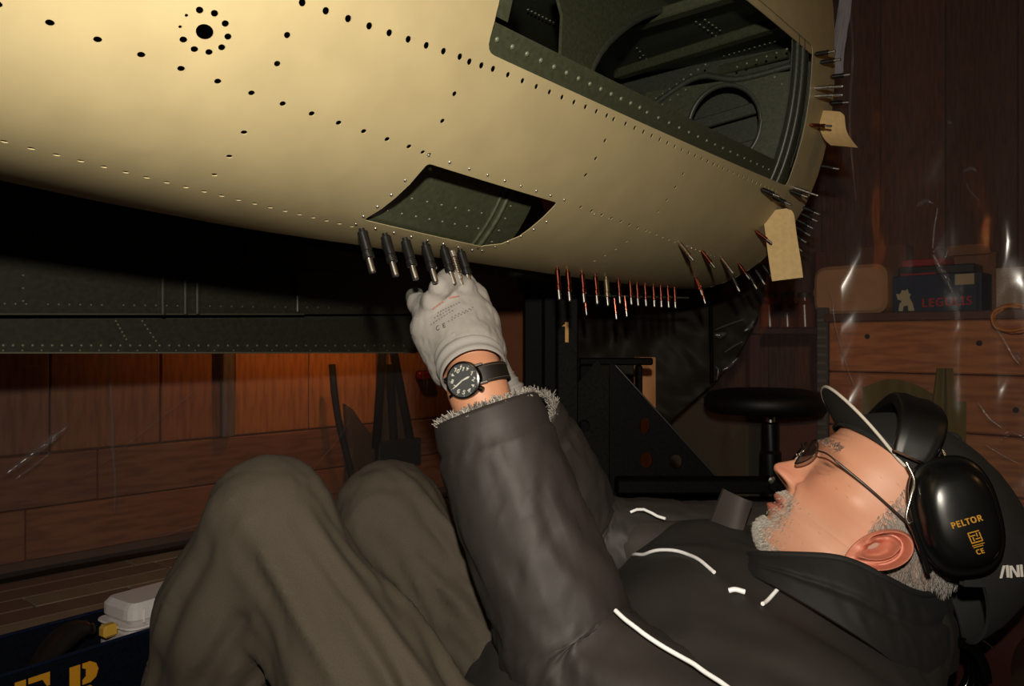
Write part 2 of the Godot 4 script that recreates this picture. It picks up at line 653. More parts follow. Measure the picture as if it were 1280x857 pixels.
func plastic_sheets():
	var clear := film(Color(0.8, 0.8, 0.84), 0.06, 0.16)
	var fold2 := clear
	var fold := clear
	var o = thing("plastic_sheet", "clear creased plastic sheet hung over the left boarded wall under the wing", "plastic sheet", lw(0.5, 0, 0))
	part(film_grid(func(u, y): return lw(u, y, 0.0), LW_N, -1.0, 2.05, 0.01, 2.4, 90, 40, 0.022, 21), "film", clear, o)
	var P := func(px, py) -> Vector3: return lw(lw_s(px, 0.012), lw_y(px, py, 0.012), 0.012)
	crease([P.call(137, 440), P.call(138, 480), P.call(140, 520), P.call(141, 560), P.call(144, 600), P.call(143, 640)], 0.0055, fold2, o)
	crease([P.call(272, 448), P.call(240, 490), P.call(190, 530), P.call(140, 570), P.call(100, 598)], 0.0016, fold, o)
	crease([P.call(58, 552), P.call(66, 545), P.call(74, 541)], 0.006, fold, o, 10)
	crease([P.call(54, 561), P.call(62, 553), P.call(72, 547)], 0.005, fold, o, 10)
	crease([P.call(8, 592), P.call(30, 575), P.call(60, 552), P.call(85, 532)], 0.011, fold, o)
	crease([P.call(20, 598), P.call(45, 580), P.call(62, 566)], 0.004, fold, o)
	crease([P.call(2, 458), P.call(50, 457), P.call(90, 455)], 0.002, fold, o, 10)
	crease([P.call(380, 600), P.call(405, 570), P.call(425, 545), P.call(450, 500)], 0.0018, fold, o)
	crease([P.call(430, 512), P.call(440, 504), P.call(452, 500)], 0.0024, fold, o, 10)
	crease([P.call(200, 672), P.call(225, 662), P.call(262, 652)], 0.0022, fold, o, 10)
	crease([P.call(527, 445), P.call(529, 465), P.call(531, 485)], 0.0024, fold, o, 10)
	crease([P.call(533, 470), P.call(534, 480), P.call(534, 488)], 0.003, fold, o, 8)
	# tape along the foot of the sheet
	var s := Shape.new()
	s.tube([lw(-1.0, 0.006, 0.02), lw(0.5, 0.006, 0.02), lw(2.05, 0.006, 0.02)], 0.004, 6)
	part(s, "hem", M.black_plastic, o)

	# right: a second sheet in front of the bench
	var d = thing("plastic_sheet", "clear plastic sheet with bright creases hanging in front of the bench on the right", "plastic sheet", bw(1.2, 0, 0.38))
	part(film_grid(func(u, y): return bw(u, y, 0.42), BW_N, 0.55, 2.5, 0.03, 2.5, 80, 50, 0.03, 33, 5.0), "film", clear, d)
	var Q := func(px, py) -> Vector3: return bw(bw_s(px, 0.435), bw_y(px, py, 0.435), 0.435)
	crease([Q.call(1031, 348), Q.call(1040, 372), Q.call(1043, 400), Q.call(1050, 430), Q.call(1060, 462), Q.call(1069, 485)], 0.0032, fold, d)
	crease([Q.call(1166, 315), Q.call(1176, 308), Q.call(1184, 316), Q.call(1178, 326)], 0.005, fold, d, 14)
	crease([Q.call(1167, 318), Q.call(1174, 332), Q.call(1182, 346), Q.call(1191, 366)], 0.010, fold, d)
	crease([Q.call(1172, 260), Q.call(1168, 285), Q.call(1166, 310)], 0.004, fold, d)
	crease([Q.call(1146, 258), Q.call(1156, 251), Q.call(1166, 254)], 0.008, fold, d, 12)
	crease([Q.call(1204, 214), Q.call(1214, 210), Q.call(1220, 214)], 0.006, fold, d, 12)
	crease([Q.call(1208, 228), Q.call(1212, 238), Q.call(1224, 250)], 0.003, fold, d, 12)
	crease([Q.call(1184, 152), Q.call(1190, 154)], 0.006, fold, d, 8)
	crease([Q.call(1240, 402), Q.call(1255, 425), Q.call(1268, 448), Q.call(1276, 456)], 0.004, fold, d)
	crease([Q.call(1268, 438), Q.call(1274, 448), Q.call(1278, 452)], 0.009, fold, d, 8)
	crease([Q.call(1222, 502), Q.call(1236, 522), Q.call(1252, 534)], 0.0045, fold, d)
	crease([Q.call(1252, 550), Q.call(1264, 540), Q.call(1282, 548)], 0.0045, fold, d, 12)
	crease([Q.call(1232, 556), Q.call(1252, 568), Q.call(1274, 580)], 0.004, fold, d)
	for k in 1:
		crease([Q.call(1060 + 46 * k, -20), Q.call(1066 + 47 * k, 60), Q.call(1062 + 47 * k, 150), Q.call(1070 + 46 * k, 250)], 0.004 if k == 0 else 0.0015, clear, d, 26)

	# pale torn film that hangs against the nose edge
	var g = thing("film_strip", "narrow pale crinkled film strip hanging beside the top of the nose strip", "plastic film", at(1056, 130, 1.9))
	part(film_grid(func(u, y): return at(lerpf(1044, 1060, u) + 6 * sin(y * 5.0), lerpf(-60, 96, y), 1.9), Vector3(0, 0, 1), 0, 1, 0, 1, 10, 40, 0.012, 5, 4.0), "film", film(Color(0.75, 0.75, 0.8), 0.5, 0.3), g)

	# black sheet that closes the space under the hull
	var b = thing("black_sheet", "black plastic drape hanging under the fuselage behind the steel jig", "plastic sheet", at(760, 560, 2.5))
	var edge := [[712, 330], [960, 330], [958, 350], [948, 395], [925, 440], [890, 480], [850, 515], [818, 545], [800, 572], [712, 580]]
	var poly := PackedVector2Array()
	for q in edge:
		poly.append(V2(q[0], q[1]))
	var s2 := Shape.new()
	var nz := FastNoiseLite.new()
	nz.seed = 8
	nz.frequency = 0.012
	var seen := {}
	var step := 8.0
	for i in 32:
		for j in 34:
			var x := 712 + i * step
			var y := 325 + j * step
			for c in Geometry2D.intersect_polygons(PackedVector2Array([V2(x, y), V2(x + step, y), V2(x + step, y + step), V2(x, y + step)]), poly):
				var id := []
				for w in c:
					var key := Vector2i(w * 50.0)
					if not seen.has(key):
						seen[key] = s2.vert(at(w.x, w.y, 2.5 + 0.05 * nz.get_noise_2d(w.x, w.y) + 0.004 * sin(w.x * 0.09 + w.y * 0.05)))
					id.append(seen[key])
				var cw := Geometry2D.is_polygon_clockwise(c)
				for k in range(1, id.size() - 1):
					if cw:
						s2.tri(id[0], id[k], id[k + 1])
					else:
						s2.tri(id[0], id[k + 1], id[k])
	var dm := mat(Color(0.17, 0.15, 0.13), 0.55)
	dm.metallic_specular = 0.3
	part(s2, "drape", dm, b)
	var R := func(px, py) -> Vector3: return at(px, py, 2.42)
	crease([R.call(893, 418), R.call(900, 419), R.call(907, 416)], 0.009, fold2, b, 8)
	crease([R.call(894, 412), R.call(914, 404), R.call(930, 399)], 0.003, fold2, b, 10)
	crease([R.call(906, 440), R.call(918, 432), R.call(928, 427)], 0.0035, fold2, b, 10)
	crease([R.call(903, 463), R.call(912, 457), R.call(922, 447)], 0.007, fold2, b, 10)
	crease([R.call(930, 414), R.call(938, 408), R.call(942, 400)], 0.007, fold2, b, 10)
	crease([R.call(896, 475), R.call(898, 462), R.call(894, 458)], 0.003, fold2, b, 8)
	s2 = Shape.new()
	s2.tube([at(888, 372, 2.43), at(890, 478, 2.43)], 0.006, 8)
	part(s2, "hanging_rod", M.black_steel, b)

# ---------------------------------------------------------------- bench and what stands on it

func text_mesh(t: String, size: float, depth: float, font := "Droid Sans", bold := true) -> TextMesh:
	var m := TextMesh.new()
	var f := SystemFont.new()
	f.font_names = PackedStringArray([font])
	f.font_weight = 700 if bold else 400
	m.font = f
	m.text = t
	m.font_size = 64
	m.pixel_size = size / 46.0
	m.depth = depth
	m.curve_step = 1.0
	return m

func bench():
	var o = thing("wooden_bench", "long wooden bench with an orange brown plank front behind the right plastic sheet", "bench", bw(1.9, 0, 0.2))
	var bb := Basis(BW_D, UP, BW_N)
	var s0 := bw_s(1036, 0.3)
	var s1 := 2.55
	var top := bw_y(1150, 400, 0.3)
	var tones := [Color(0.82, 0.50, 0.25), Color(0.76, 0.46, 0.23), Color(0.79, 0.50, 0.27), Color(0.72, 0.44, 0.24)]
	var y := top
	for k in 4:
		var h: float = [0.16, 0.17, 0.17, 0.15][k]
		var q := Shape.new()
		q.box(Transform3D(), Vector3(s1 - s0, h - 0.004, 0.03), 0.004)
		var pl := piece(q.commit(Transform3D()), "front_plank", wood(tones[k], false), o, Transform3D(bb, bw((s0 + s1) / 2, y - h / 2, 0.285)))
		for i in 4:
			var kn := Shape.new()
			kn.lathe(upright(bw(s0 + 0.12 + 0.31 * i + 0.09 * k, y - h * (0.3 + 0.13 * ((i + k) % 4)), 0.2995), BW_N), [V2(0.009, 0), V2(0.008, 0.0008), V2(0.0001, 0.001)], 10, 0.5)
			part(kn, "knot", M.hole, pl)
		y -= h
	var t := Shape.new()
	t.box(Transform3D(bb, bw((s0 + s1) / 2, top + 0.012, 0.15)), Vector3(s1 - s0 + 0.02, 0.026, 0.33), 0.003)
	part(t, "bench_top", wood(Color(0.40, 0.22, 0.11), false), o)
	var leg := Shape.new()
	leg.box(Transform3D(bb, bw(s1 - 0.06, y / 2, 0.2)), Vector3(0.09, y, 0.09), 0.004)
	part(leg, "leg", wood(Color(0.4, 0.22, 0.12)), o)
	leg = Shape.new()
	leg.box(Transform3D(bb, bw(s0 + 0.06, y / 2, 0.2)), Vector3(0.09, y, 0.09), 0.004)
	part(leg, "leg", wood(Color(0.4, 0.22, 0.12)), o)
	# grey ribbed strip on its left end
	var g = thing("grey_strip", "narrow grey ribbed strip standing upright at the left end of the bench", "strip", bw(s0 - 0.03, 0, 0.3))
	var gs := Shape.new()
	gs.box(Transform3D(bb, bw(s0 - 0.022, 0.36, 0.29)), Vector3(0.036, 0.71, 0.02), 0.003)
	part(gs, "rail", mat(Color(0.36, 0.34, 0.32), 0.5, 0.0, M.t_weave, 14.0), g)
	for k in 24:
		var r := Shape.new()
		r.box(Transform3D(bb, bw(s0 - 0.022, 0.03 + k * 0.028, 0.301)), Vector3(0.03, 0.012, 0.008), 0.002)
		part(r, "rib", mat(Color(0.42, 0.40, 0.38), 0.45), g)
	# olive cloth over the lower planks
	var c = thing("olive_cloth", "dull olive cloth hung over the front of the wooden bench", "cloth", bw(1.5, 0.4, 0.3))
	var cs := Shape.new()
	var a0 := bw_s(1078, 0.32)
	var a1 := bw_s(1206, 0.32)
	cs.grid(24, 24, func(a, b): return bw(lerpf(a0, a1, a), lerpf(0.03, bw_y(1120, 486, 0.32) + 0.03 * sin(a * 5.0), b), 0.312 + 0.008 * sin(a * 15.0 + b * 2.0) + 0.004 * sin(a * 31.0)))
	part(cs, "sheet", mat(Color(0.5, 0.42, 0.16), 0.85, 0.0, M.t_weave, 12.0), c)
	cs = Shape.new()
	var b1 := bw_s(1214, 0.34)
	cs.grid(14, 24, func(a, b): return bw(lerpf(a1 - 0.13 + 0.06 * b, b1 - 0.05 * b, a), lerpf(0.03, bw_y(1190, 460, 0.34), b), 0.335 + 0.01 * sin(a * 11.0)))
	part(cs, "fold", mat(Color(0.5, 0.42, 0.16), 0.85, 0.0, M.t_weave, 12.0), c)

func bench_place(px: float, py_bottom: float, off: float) -> Vector3:
	return bw(bw_s(px, off), bw_y(px, py_bottom, off), off)

func stored_things():
	var bb := Basis(BW_D, UP, BW_N)
	var top := bw_y(1150, 400, 0.3) + 0.025
	# plastic canister
	var sc := -bench_place(1072, 400, 0.16).z / FOCAL
	var p := bw(bw_s(1072, 0.16), top, 0.16)
	var o = thing("plastic_canister", "pale beige plastic canister lying on the left end of the bench", "canister", p)
	var s := Shape.new()
	s.prism(Transform3D(bb, p + BW_N * -0.08), rounded([V2(-44 * sc, 0), V2(44 * sc, 0), V2(44 * sc, 60 * sc), V2(-44 * sc, 60 * sc)], 0.045, 6), 0.16, 0.012)
	part(s, "body", mat(Color(0.78, 0.58, 0.40), 0.5, 0.0, M.t_soft, 6.0), o)
	s = Shape.new()
	s.lathe(upright(p + BW_D * (-46 * sc) + UP * (30 * sc), -BW_D), [V2(0.02, -0.005), V2(0.02, 0.016), V2(0.017, 0.02)], 16, 0.5)
	part(s, "cap", mat(Color(0.7, 0.5, 0.34), 0.5), o)
	# blue carton
	sc = -bench_place(1170, 398, 0.2).z / FOCAL
	p = bw(bw_s(1170, 0.2), top, 0.2)
	o = thing("blue_carton", "dark blue carton with red lettering and a white animal shape on the bench", "carton", p)
	s = Shape.new()
	s.box(Transform3D(bb, p + UP * (24 * sc) - BW_N * 0.06), Vector3(102 * sc, 48 * sc, 0.12), 0.002)
	part(s, "box", mat(Color(0.09, 0.17, 0.29), 0.5, 0.0, M.t_fine, 8.0), o)
	var tm := text_mesh("LEGULIS", 10.5 * sc, 0.0015)
	piece(tm, "red_lettering", mat(Color(0.72, 0.12, 0.06), 0.5), o, Transform3D(bb.rotated(BW_N, 0.03), p + BW_D * (12 * sc) + UP * (13 * sc) + BW_N * 0.0012))
	s = Shape.new()
	s.box(Transform3D(bb, p + BW_D * (32 * sc) + UP * (40 * sc) + BW_N * 0.0008), Vector3(21 * sc, 13 * sc, 0.002))
	part(s, "white_label", mat(Color(0.75, 0.66, 0.50), 0.6), o)
	s = Shape.new()
	s.prism(Transform3D(bb, p + BW_D * (-36 * sc) + UP * (3 * sc)), [V2(-8, 0), V2(-3, 0), V2(-2, 6), V2(3, 7), V2(4, 0), V2(11, 0), V2(9, 9), V2(5, 17), V2(7, 21), V2(4, 23), V2(3, 28), V2(0, 26), V2(-4, 27), V2(-6, 22), V2(-11, 22), V2(-9, 15), V2(-4, 13), V2(-7, 9)].map(func(q): return q * sc), 0.0015)
	part(s, "animal_shape", mat(Color(0.80, 0.74, 0.58), 0.6), o)
	s = Shape.new()
	s.box(Transform3D(bb, p + BW_D * (46 * sc) + UP * (24 * sc) + BW_N * 0.0006), Vector3(3 * sc, 44 * sc, 0.002))
	part(s, "edge_stripe", mat(Color(0.02, 0.03, 0.05), 0.6), o)
	# red flat cases on it
	var q := p + UP * (48 * sc)
	o = thing("red_case", "flat dark case with a red lid lying on top of the blue carton", "case", q)
	s = Shape.new()
	s.box(Transform3D(bb, q + BW_D * (-2 * sc) + UP * (6 * sc) - BW_N * 0.06), Vector3(88 * sc, 11 * sc, 0.1), 0.003)
	part(s, "base", mat(Color(0.10, 0.07, 0.06), 0.5), o)
	s = Shape.new()
	s.box(Transform3D(bb, q + BW_D * (-16 * sc) + UP * (16 * sc) - BW_N * 0.06), Vector3(52 * sc, 9 * sc, 0.1), 0.003)
	part(s, "lid", mat(Color(0.62, 0.07, 0.05), 0.5), o)
	s = Shape.new()
	s.box(Transform3D(bb, q + BW_D * (-22 * sc) + UP * (1.5 * sc) - BW_N * 0.0595), Vector3(42 * sc, 3 * sc, 0.101), 0.001)
	part(s, "red_band", mat(Color(0.62, 0.10, 0.06), 0.5), o)
	# cardboard boxes behind
	o = cardboard("open cardboard box with folded flaps behind the blue carton's right end", bw(bw_s(1220, 0.06), top, 0.06), V2(48 * sc, 76 * sc), Color(0.55, 0.36, 0.22), bb)
	s = Shape.new()
	var f := bw(bw_s(1220, 0.06), top, 0.06)
	s.box(Transform3D(bb.rotated(BW_D, 0.7), f + UP * (78 * sc) + BW_N * 0.09), Vector3(47 * sc, 0.035, 0.003))
	part(s, "flap", mat(Color(0.60, 0.40, 0.25), 0.8), o)
	cardboard("plain cardboard box in the shade behind the pale canister", bw(bw_s(1105, 0.04), top, 0.04), V2(62 * sc, 96 * sc), Color(0.46, 0.28, 0.16), bb)
	o = cardboard("white carton at the right end of the bench beside the cable coil", bw(bw_s(1276, 0.22), top, 0.22), V2(48 * sc, 50 * sc), Color(0.74, 0.62, 0.52), bb)
	# orange cord coil
	o = thing("cable_coil", "small coil of orange yellow cord hanging on the bench front at the right", "cord", bw(bw_s(1268, 0.36), top, 0.36))
	s = Shape.new()
	var path := []
	for k in 60:
		var a := TAU * k / 14.0
		path.append(bw(bw_s(1270, 0.34), top - 0.03, 0.33) + BW_D * (cos(a) * 0.05) + UP * (sin(a) * 0.035 + 0.002 * (k % 5)) + BW_N * (0.02 + 0.0006 * k))
	s.tube(smooth_path(path, 180), 0.004, 6)
	part(s, "coil", mat(Color(0.85, 0.50, 0.12), 0.5), o)
	# brown and glassy jars in the middle, above the stool
	for k in 3:
		var j := at(962 + 22 * k, 410, 2.95)
		o = thing("storage_jar", "dim amber storage jar behind the plastic, %s of three from the left" % ORDINAL[k], "jar", j, "amber jars above the stool")
		s = Shape.new()
		s.lathe(Transform3D(Basis(), j), [V2(0.03, 0), V2(0.034, 0.005), V2(0.034, 0.085), V2(0.022, 0.1), V2(0.022, 0.112)], 20, 0.6)
		part(s, "body", mat(Color(0.46, 0.20, 0.07), 0.25), o)
		s = Shape.new()
		s.lathe(Transform3D(Basis(), j), [V2(0.025, 0.112), V2(0.025, 0.13), V2(0.023, 0.132)], 20, 0.5)
		part(s, "lid", mat(Color(0.14, 0.06, 0.04), 0.5), o)
	o = thing("wall_shelf", "narrow reddish shelf with two uprights behind the stool", "shelf", at(985, 414, 3.0))
	s = Shape.new()
	s.box(Transform3D(Basis(), at(985, 414, 2.97)), Vector3(0.30, 0.02, 0.16), 0.002)
	part(s, "board", wood(Color(0.34, 0.15, 0.09), false), o)
	for px in [942, 1024]:
		s = Shape.new()
		var a := at(px, 414, 3.02)
		s.box(Transform3D(Basis(), Vector3(a.x, a.y / 2 + 0.15, a.z)), Vector3(0.04, a.y + 0.3, 0.05), 0.003)
		part(s, "upright", wood(Color(0.40, 0.16, 0.09)), o)
	o = thing("olive_crate", "olive green crate on the floor behind the jig's gusset", "crate", at(900, 600, 3.05))
	s = Shape.new()
	var oc := at(898, 560, 3.05)
	s.box(Transform3D(bb, Vector3(oc.x, 0.19, oc.z)), Vector3(0.36, 0.38, 0.24), 0.006)
	part(s, "body", mat(Color(0.32, 0.27, 0.10), 0.7, 0.0, M.t_fine, 6.0), o)
	s = Shape.new()
	s.box(Transform3D(bb, Vector3(oc.x, 0.385, oc.z)), Vector3(0.38, 0.02, 0.26), 0.004)
	part(s, "lid", mat(Color(0.28, 0.24, 0.09), 0.7), o)
	o = thing("brown_crate", "rust brown crate on the floor under the stool seat", "crate", at(995, 600, 2.9))
	s = Shape.new()
	oc = at(1006, 560, 2.82)
	s.box(Transform3D(bb, Vector3(oc.x, 0.17, oc.z)), Vector3(0.22, 0.34, 0.2), 0.006)
	part(s, "body", mat(Color(0.45, 0.20, 0.08), 0.7, 0.0, M.t_fine, 6.0), o)
	s = Shape.new()
	s.box(Transform3D(bb, Vector3(oc.x, 0.35, oc.z)), Vector3(0.235, 0.02, 0.215), 0.004)
	part(s, "lid", mat(Color(0.42, 0.19, 0.08), 0.7), o)
	# things in front of the boards on the left
	o = thing("black_hose", "thin black hose hanging down in front of the orange boards", "hose", lw(lw_s(425, -0.07), 0.0, -0.07))
	s = Shape.new()
	var H := func(px, py, off) -> Vector3: return lw(lw_s(px, off), lw_y(px, py, off), off)
	s.tube(smooth_path([H.call(415, 455, -0.055), H.call(418, 490, -0.055), H.call(424, 530, -0.06), H.call(434, 570, -0.06), H.call(440, 600, -0.06), H.call(442, 640, -0.06)], 30), 0.0125, 10)
	part(s, "hose", M.black_rubber, o)
	o = thing("canvas_bag", "slumped grey brown canvas bag with a pointed corner behind the raised knees", "bag", lw(lw_s(465, -0.02), 0.0, -0.02))
	s = Shape.new()
	var bagp := [[436, 505], [446, 512], [458, 530], [470, 545], [480, 520], [492, 470], [500, 462], [508, 500], [520, 560], [530, 640], [520, 700], [440, 700], [436, 620], [440, 560]]
	var bp := bagp.map(func(z): return V2(lw_s(z[0], -0.06), lw_y(z[0], z[1], -0.06)))
	s.prism(Transform3D(Basis(LW_D, UP, LW_D.cross(UP)), LW_O - LW_N * 0.110), bp, 0.04, 0.012)
	part(s, "body", mat(Color(0.34, 0.25, 0.17), 0.85, 0.0, M.t_weave, 8.0), o)
	o = thing("folding_stand", "dark folding stand with two spread legs behind the second knee", "stand", lw(lw_s(500, 0.0), 0.0, -0.05))
	for q2 in [[[478, 440], [470, 560]], [[492, 440], [515, 560]], [[487, 455], [497, 640]]]:
		s = Shape.new()
		s.tube([H.call(q2[0][0], q2[0][1], -0.045), H.call(q2[1][0], q2[1][1], -0.03)], 0.016, 8)
		part(s, "leg", M.black_steel, o)
	s = Shape.new()
	s.box(Transform3D(Basis(LW_D, UP, LW_D.cross(UP)), H.call(498, 566, -0.03)), Vector3(0.20, 0.1, 0.03), 0.004)
	part(s, "cross_plate", mat(Color(0.10, 0.085, 0.05), 0.7), o)
	o = thing("red_reflector", "small red reflector behind the plastic beside the gloved hand", "reflector", H.call(530, 468, -0.08))
	s = Shape.new()
	s.prism(Transform3D(Basis(LW_D, UP, LW_D.cross(UP)), H.call(529, 469, -0.11)), rounded([V2(-0.036, -0.016), V2(0.036, -0.016), V2(0.036, 0.016), V2(-0.036, 0.016)], 0.013), 0.02, 0.004)
	part(s, "lens", mat(Color(0.5, 0.02, 0.015), 0.4), o)
	s = Shape.new()
	s.prism(Transform3D(Basis(LW_D, UP, LW_D.cross(UP)), H.call(529, 469, -0.125)), rounded([V2(-0.04, -0.02), V2(0.04, -0.02), V2(0.04, 0.02), V2(-0.04, 0.02)], 0.015), 0.016)
	part(s, "base", M.black_plastic, o)
	o = thing("pale_post", "pale wooden post seen through the cut-out of the steel jig", "post", at(806, 600, 2.2))
	s = Shape.new()
	var pp := at(806, 500, 2.2)
	s.box(Transform3D(Basis(UP, 0.3), Vector3(pp.x, 0.5 * at(806, 446, 2.2).y, pp.z)), Vector3(0.05, at(806, 446, 2.2).y, 0.04), 0.003)
	part(s, "post", wood(Color(0.85, 0.62, 0.42)), o)
	# brown board standing left of the jig post
	o = thing("varnished_board", "glossy reddish brown panel standing between the glove and the steel jig", "panel", at(620, 600, 2.12))
	s = Shape.new()
	var b0 := at(655, 385, 2.12)
	s.box(Transform3D(Basis(UP, -0.3), Vector3(b0.x - 0.05, b0.y / 2, -2.13)), Vector3(0.10, b0.y, 0.018), 0.003)
	part(s, "board", mat(Color(0.46, 0.29, 0.21), 0.16, 0.0, M.t_soft, 4.0), o)
	s = Shape.new()
	s.box(Transform3D(Basis(), Vector3(b0.x + 0.002, b0.y / 2, -2.12)), Vector3(0.004, b0.y, 0.02), 0.001)
	part(s, "metal_edge", mat(Color(0.5, 0.5, 0.48), 0.3, 0.8), o)

func cardboard(label: String, p: Vector3, size: Vector2, c: Color, bb: Basis) -> Node3D:
	var o = thing("cardboard_box", label, "box", p)
	var s := Shape.new()
	s.box(Transform3D(bb, p + UP * (size.y / 2) - bb.z * 0.02), Vector3(size.x, size.y, 0.08), 0.002)
	part(s, "carton", mat(c, 0.8, 0.0, M.t_fine, 8.0), o)
	s = Shape.new()
	s.box(Transform3D(bb, p + UP * (size.y * 0.5) + bb.z * 0.0203), Vector3(size.x * 0.16, size.y, 0.001))
	part(s, "tape", mat(c * 0.85, 0.4), o)
	return o

# ---------------------------------------------------------------- steel jig that carries the hull

func jig():
	var o = thing("steel_jig", "black painted steel jig post with a drilled triangular gusset under the fuselage", "jig", Vector3(0.08, 0, -1.7))
	var d := 1.66
	var col := func(x0: float, x1: float, depth: float, y_top: float, thick: float, m: Material, called: String):
		var a := at(x0, 430, depth)
		var b := at(x1, 430, depth)
		var s := Shape.new()
		var yt := at(x0, y_top, depth).y
		s.box(Transform3D(Basis(), Vector3((a.x + b.x) / 2, yt / 2, a.z - thick / 2)), Vector3(b.x - a.x, yt, thick), 0.003)
		part(s, called, m, o)
	col.call(655, 679, d, 336, 0.04, M.black_steel, "post")
	col.call(679.5, 696, d - 0.015, 330, 0.05, M.black_steel, "post")
	col.call(696.5, 723, d, 338, 0.06, M.olive_steel, "post")
	var s := Shape.new()
	s.box(Transform3D(Basis(), at(708.5, 415, d - 0.0005)), Vector3(0.0075, 0.042, 0.0012), 0.0003)
	part(s, "yellow_mark", M.yellow_paint, o)
	s = Shape.new()
	s.prism(Transform3D(Basis(), at(707, 404, d)), [V2(-0.001, -0.006), V2(0.002, 0.001), V2(-0.008, -0.006)], 0.0012)
	part(s, "yellow_mark", M.yellow_paint, o)
	# window frame beside the post
	var fd := 1.78
	for q in [[724, 447, 815, 456], [724, 456, 742, 640], [795, 456, 802, 520]]:
		s = Shape.new()
		var a := at(q[0], q[1], fd)
		var b := at(q[2], q[3], fd)
		s.box(Transform3D(Basis(), (a + b) / 2), Vector3(b.x - a.x, a.y - b.y, 0.03), 0.003)
		part(s, "frame_bar", M.black_steel, o)
	# gusset with holes
	var g := at(0, 0, 1.6)
	var to := func(px, py) -> Vector2:
		var p := at(px, py, 1.6)
		return V2(p.x, p.y)
	var plate := PackedVector2Array([to.call(762, 455), to.call(769, 455), to.call(906, 606), to.call(906, 700), to.call(762, 700)])
	var holes := []
	for q in [[806, 532, 6.5, 10], [808, 575, 8, 10], [845, 577, 8, 9]]:
		var h := PackedVector2Array()
		var c: Vector2 = to.call(q[0], q[1])
		for k in 20:
			h.append(c + Vector2.from_angle(TAU * k / 20) * Vector2(q[2], q[3]) * 0.0016)
		holes.append(h)
	s = Shape.new()
	var slabs := [plate]
	for x in [806.0, 808.0, 845.0]:
		var cut: float = to.call(x, 0).x
		var next := []
		for c in slabs:
			next.append_array(Geometry2D.intersect_polygons(c, PackedVector2Array([V2(-9, -9), V2(cut, -9), V2(cut, 9), V2(-9, 9)])))
			next.append_array(Geometry2D.intersect_polygons(c, PackedVector2Array([V2(cut, -9), V2(9, -9), V2(9, 9), V2(cut, 9)])))
		slabs = next
	for c in slabs:
		var left := [c]
		for h in holes:
			var next := []
			for z in left:
				next.append_array(Geometry2D.clip_polygons(z, h))
			left = next
		for z in left:
			if not Geometry2D.is_polygon_clockwise(z):
				s.prism(Transform3D(Basis(), Vector3(0, 0, g.z - 0.006)), z, 0.006)
	part(s, "gusset", M.black_steel, o, "triangular gusset plate with round holes")
	s = Shape.new()
	s.box(frame((at(768, 455, 1.59) + at(905, 606, 1.59)) / 2, at(905, 606, 1.59) - at(768, 455, 1.59)), Vector3(0.0035, 0.0035, 0.32), 0.001)
	part(s, "gusset_edge", mat(Color(0.16, 0.16, 0.15), 0.35), o)
	# second plate behind with two holes showing
	s = Shape.new()
	var pl2 := PackedVector2Array([V2(-0.06, -0.2), V2(0.06, -0.2), V2(0.06, 0.13), V2(0.0, 0.2), V2(-0.06, 0.13)])
	var rest := [pl2]
	for c in [V2(-0.028, 0.058), V2(-0.026, -0.02)]:
		var h := PackedVector2Array()
		for k in 16:
			h.append(c + Vector2.from_angle(TAU * k / 16) * 0.013)
		var next := []
		for z in rest:
			for half in [PackedVector2Array([V2(-1, -1), V2(c.x, -1), V2(c.x, 1), V2(-1, 1)]), PackedVector2Array([V2(c.x, -1), V2(1, -1), V2(1, 1), V2(c.x, 1)])]:
				for w in Geometry2D.intersect_polygons(z, half):
					next.append_array(Geometry2D.clip_polygons(w, h))
		rest = next
	for z in rest:
		if not Geometry2D.is_polygon_clockwise(z):
			s.prism(Transform3D(Basis(), at(746, 565, 1.74)), z, 0.006)
	part(s, "rear_gusset", M.olive_steel, o)
	# low rails
	s = Shape.new()
	var r0 := at(770, 603, 1.5)
	var r1 := at(972, 603, 1.5)
	s.box(Transform3D(Basis(), (r0 + r1) / 2 - Vector3(0, 0.004, 0)), Vector3(r1.x - r0.x, 0.026, 0.05), 0.003)
	part(s, "rail", M.black_steel, o)
	s = Shape.new()
	s.box(frame((at(963, 604, 1.49) + at(1000, 630, 1.49)) / 2, at(1000, 630, 1.49) - at(963, 604, 1.49)), Vector3(0.05, 0.024, 0.08), 0.003)
	part(s, "rail_end", M.black_steel, o)
	s = Shape.new()
	s.lathe(upright(at(965, 600, 1.472), Vector3(0, 0, 1)), [V2(0.0075, 0), V2(0.0075, 0.003), V2(0.004, 0.005), V2(0.0001, 0.0052)], 6, 0.3)
	part(s, "bolt", mat(Color(0.5, 0.5, 0.48), 0.35, 0.8), o)
	s = Shape.new()
	var f0 := at(740, 640, 1.52)
	s.box(Transform3D(Basis(), Vector3(f0.x + 0.12, (f0.y + 0.02) / 2, -1.58)), Vector3(0.62, f0.y, 0.1), 0.004)
	part(s, "base_beam", M.black_steel, o)
	# saddle under the skin that takes the weight
	s = Shape.new()
	s.box(Transform3D(Basis(), at(690, 350, 1.62) + Vector3(0, 0.0, 0)), Vector3(0.14, 0.05, 0.12), 0.004)
	part(s, "saddle", M.black_rubber, o)

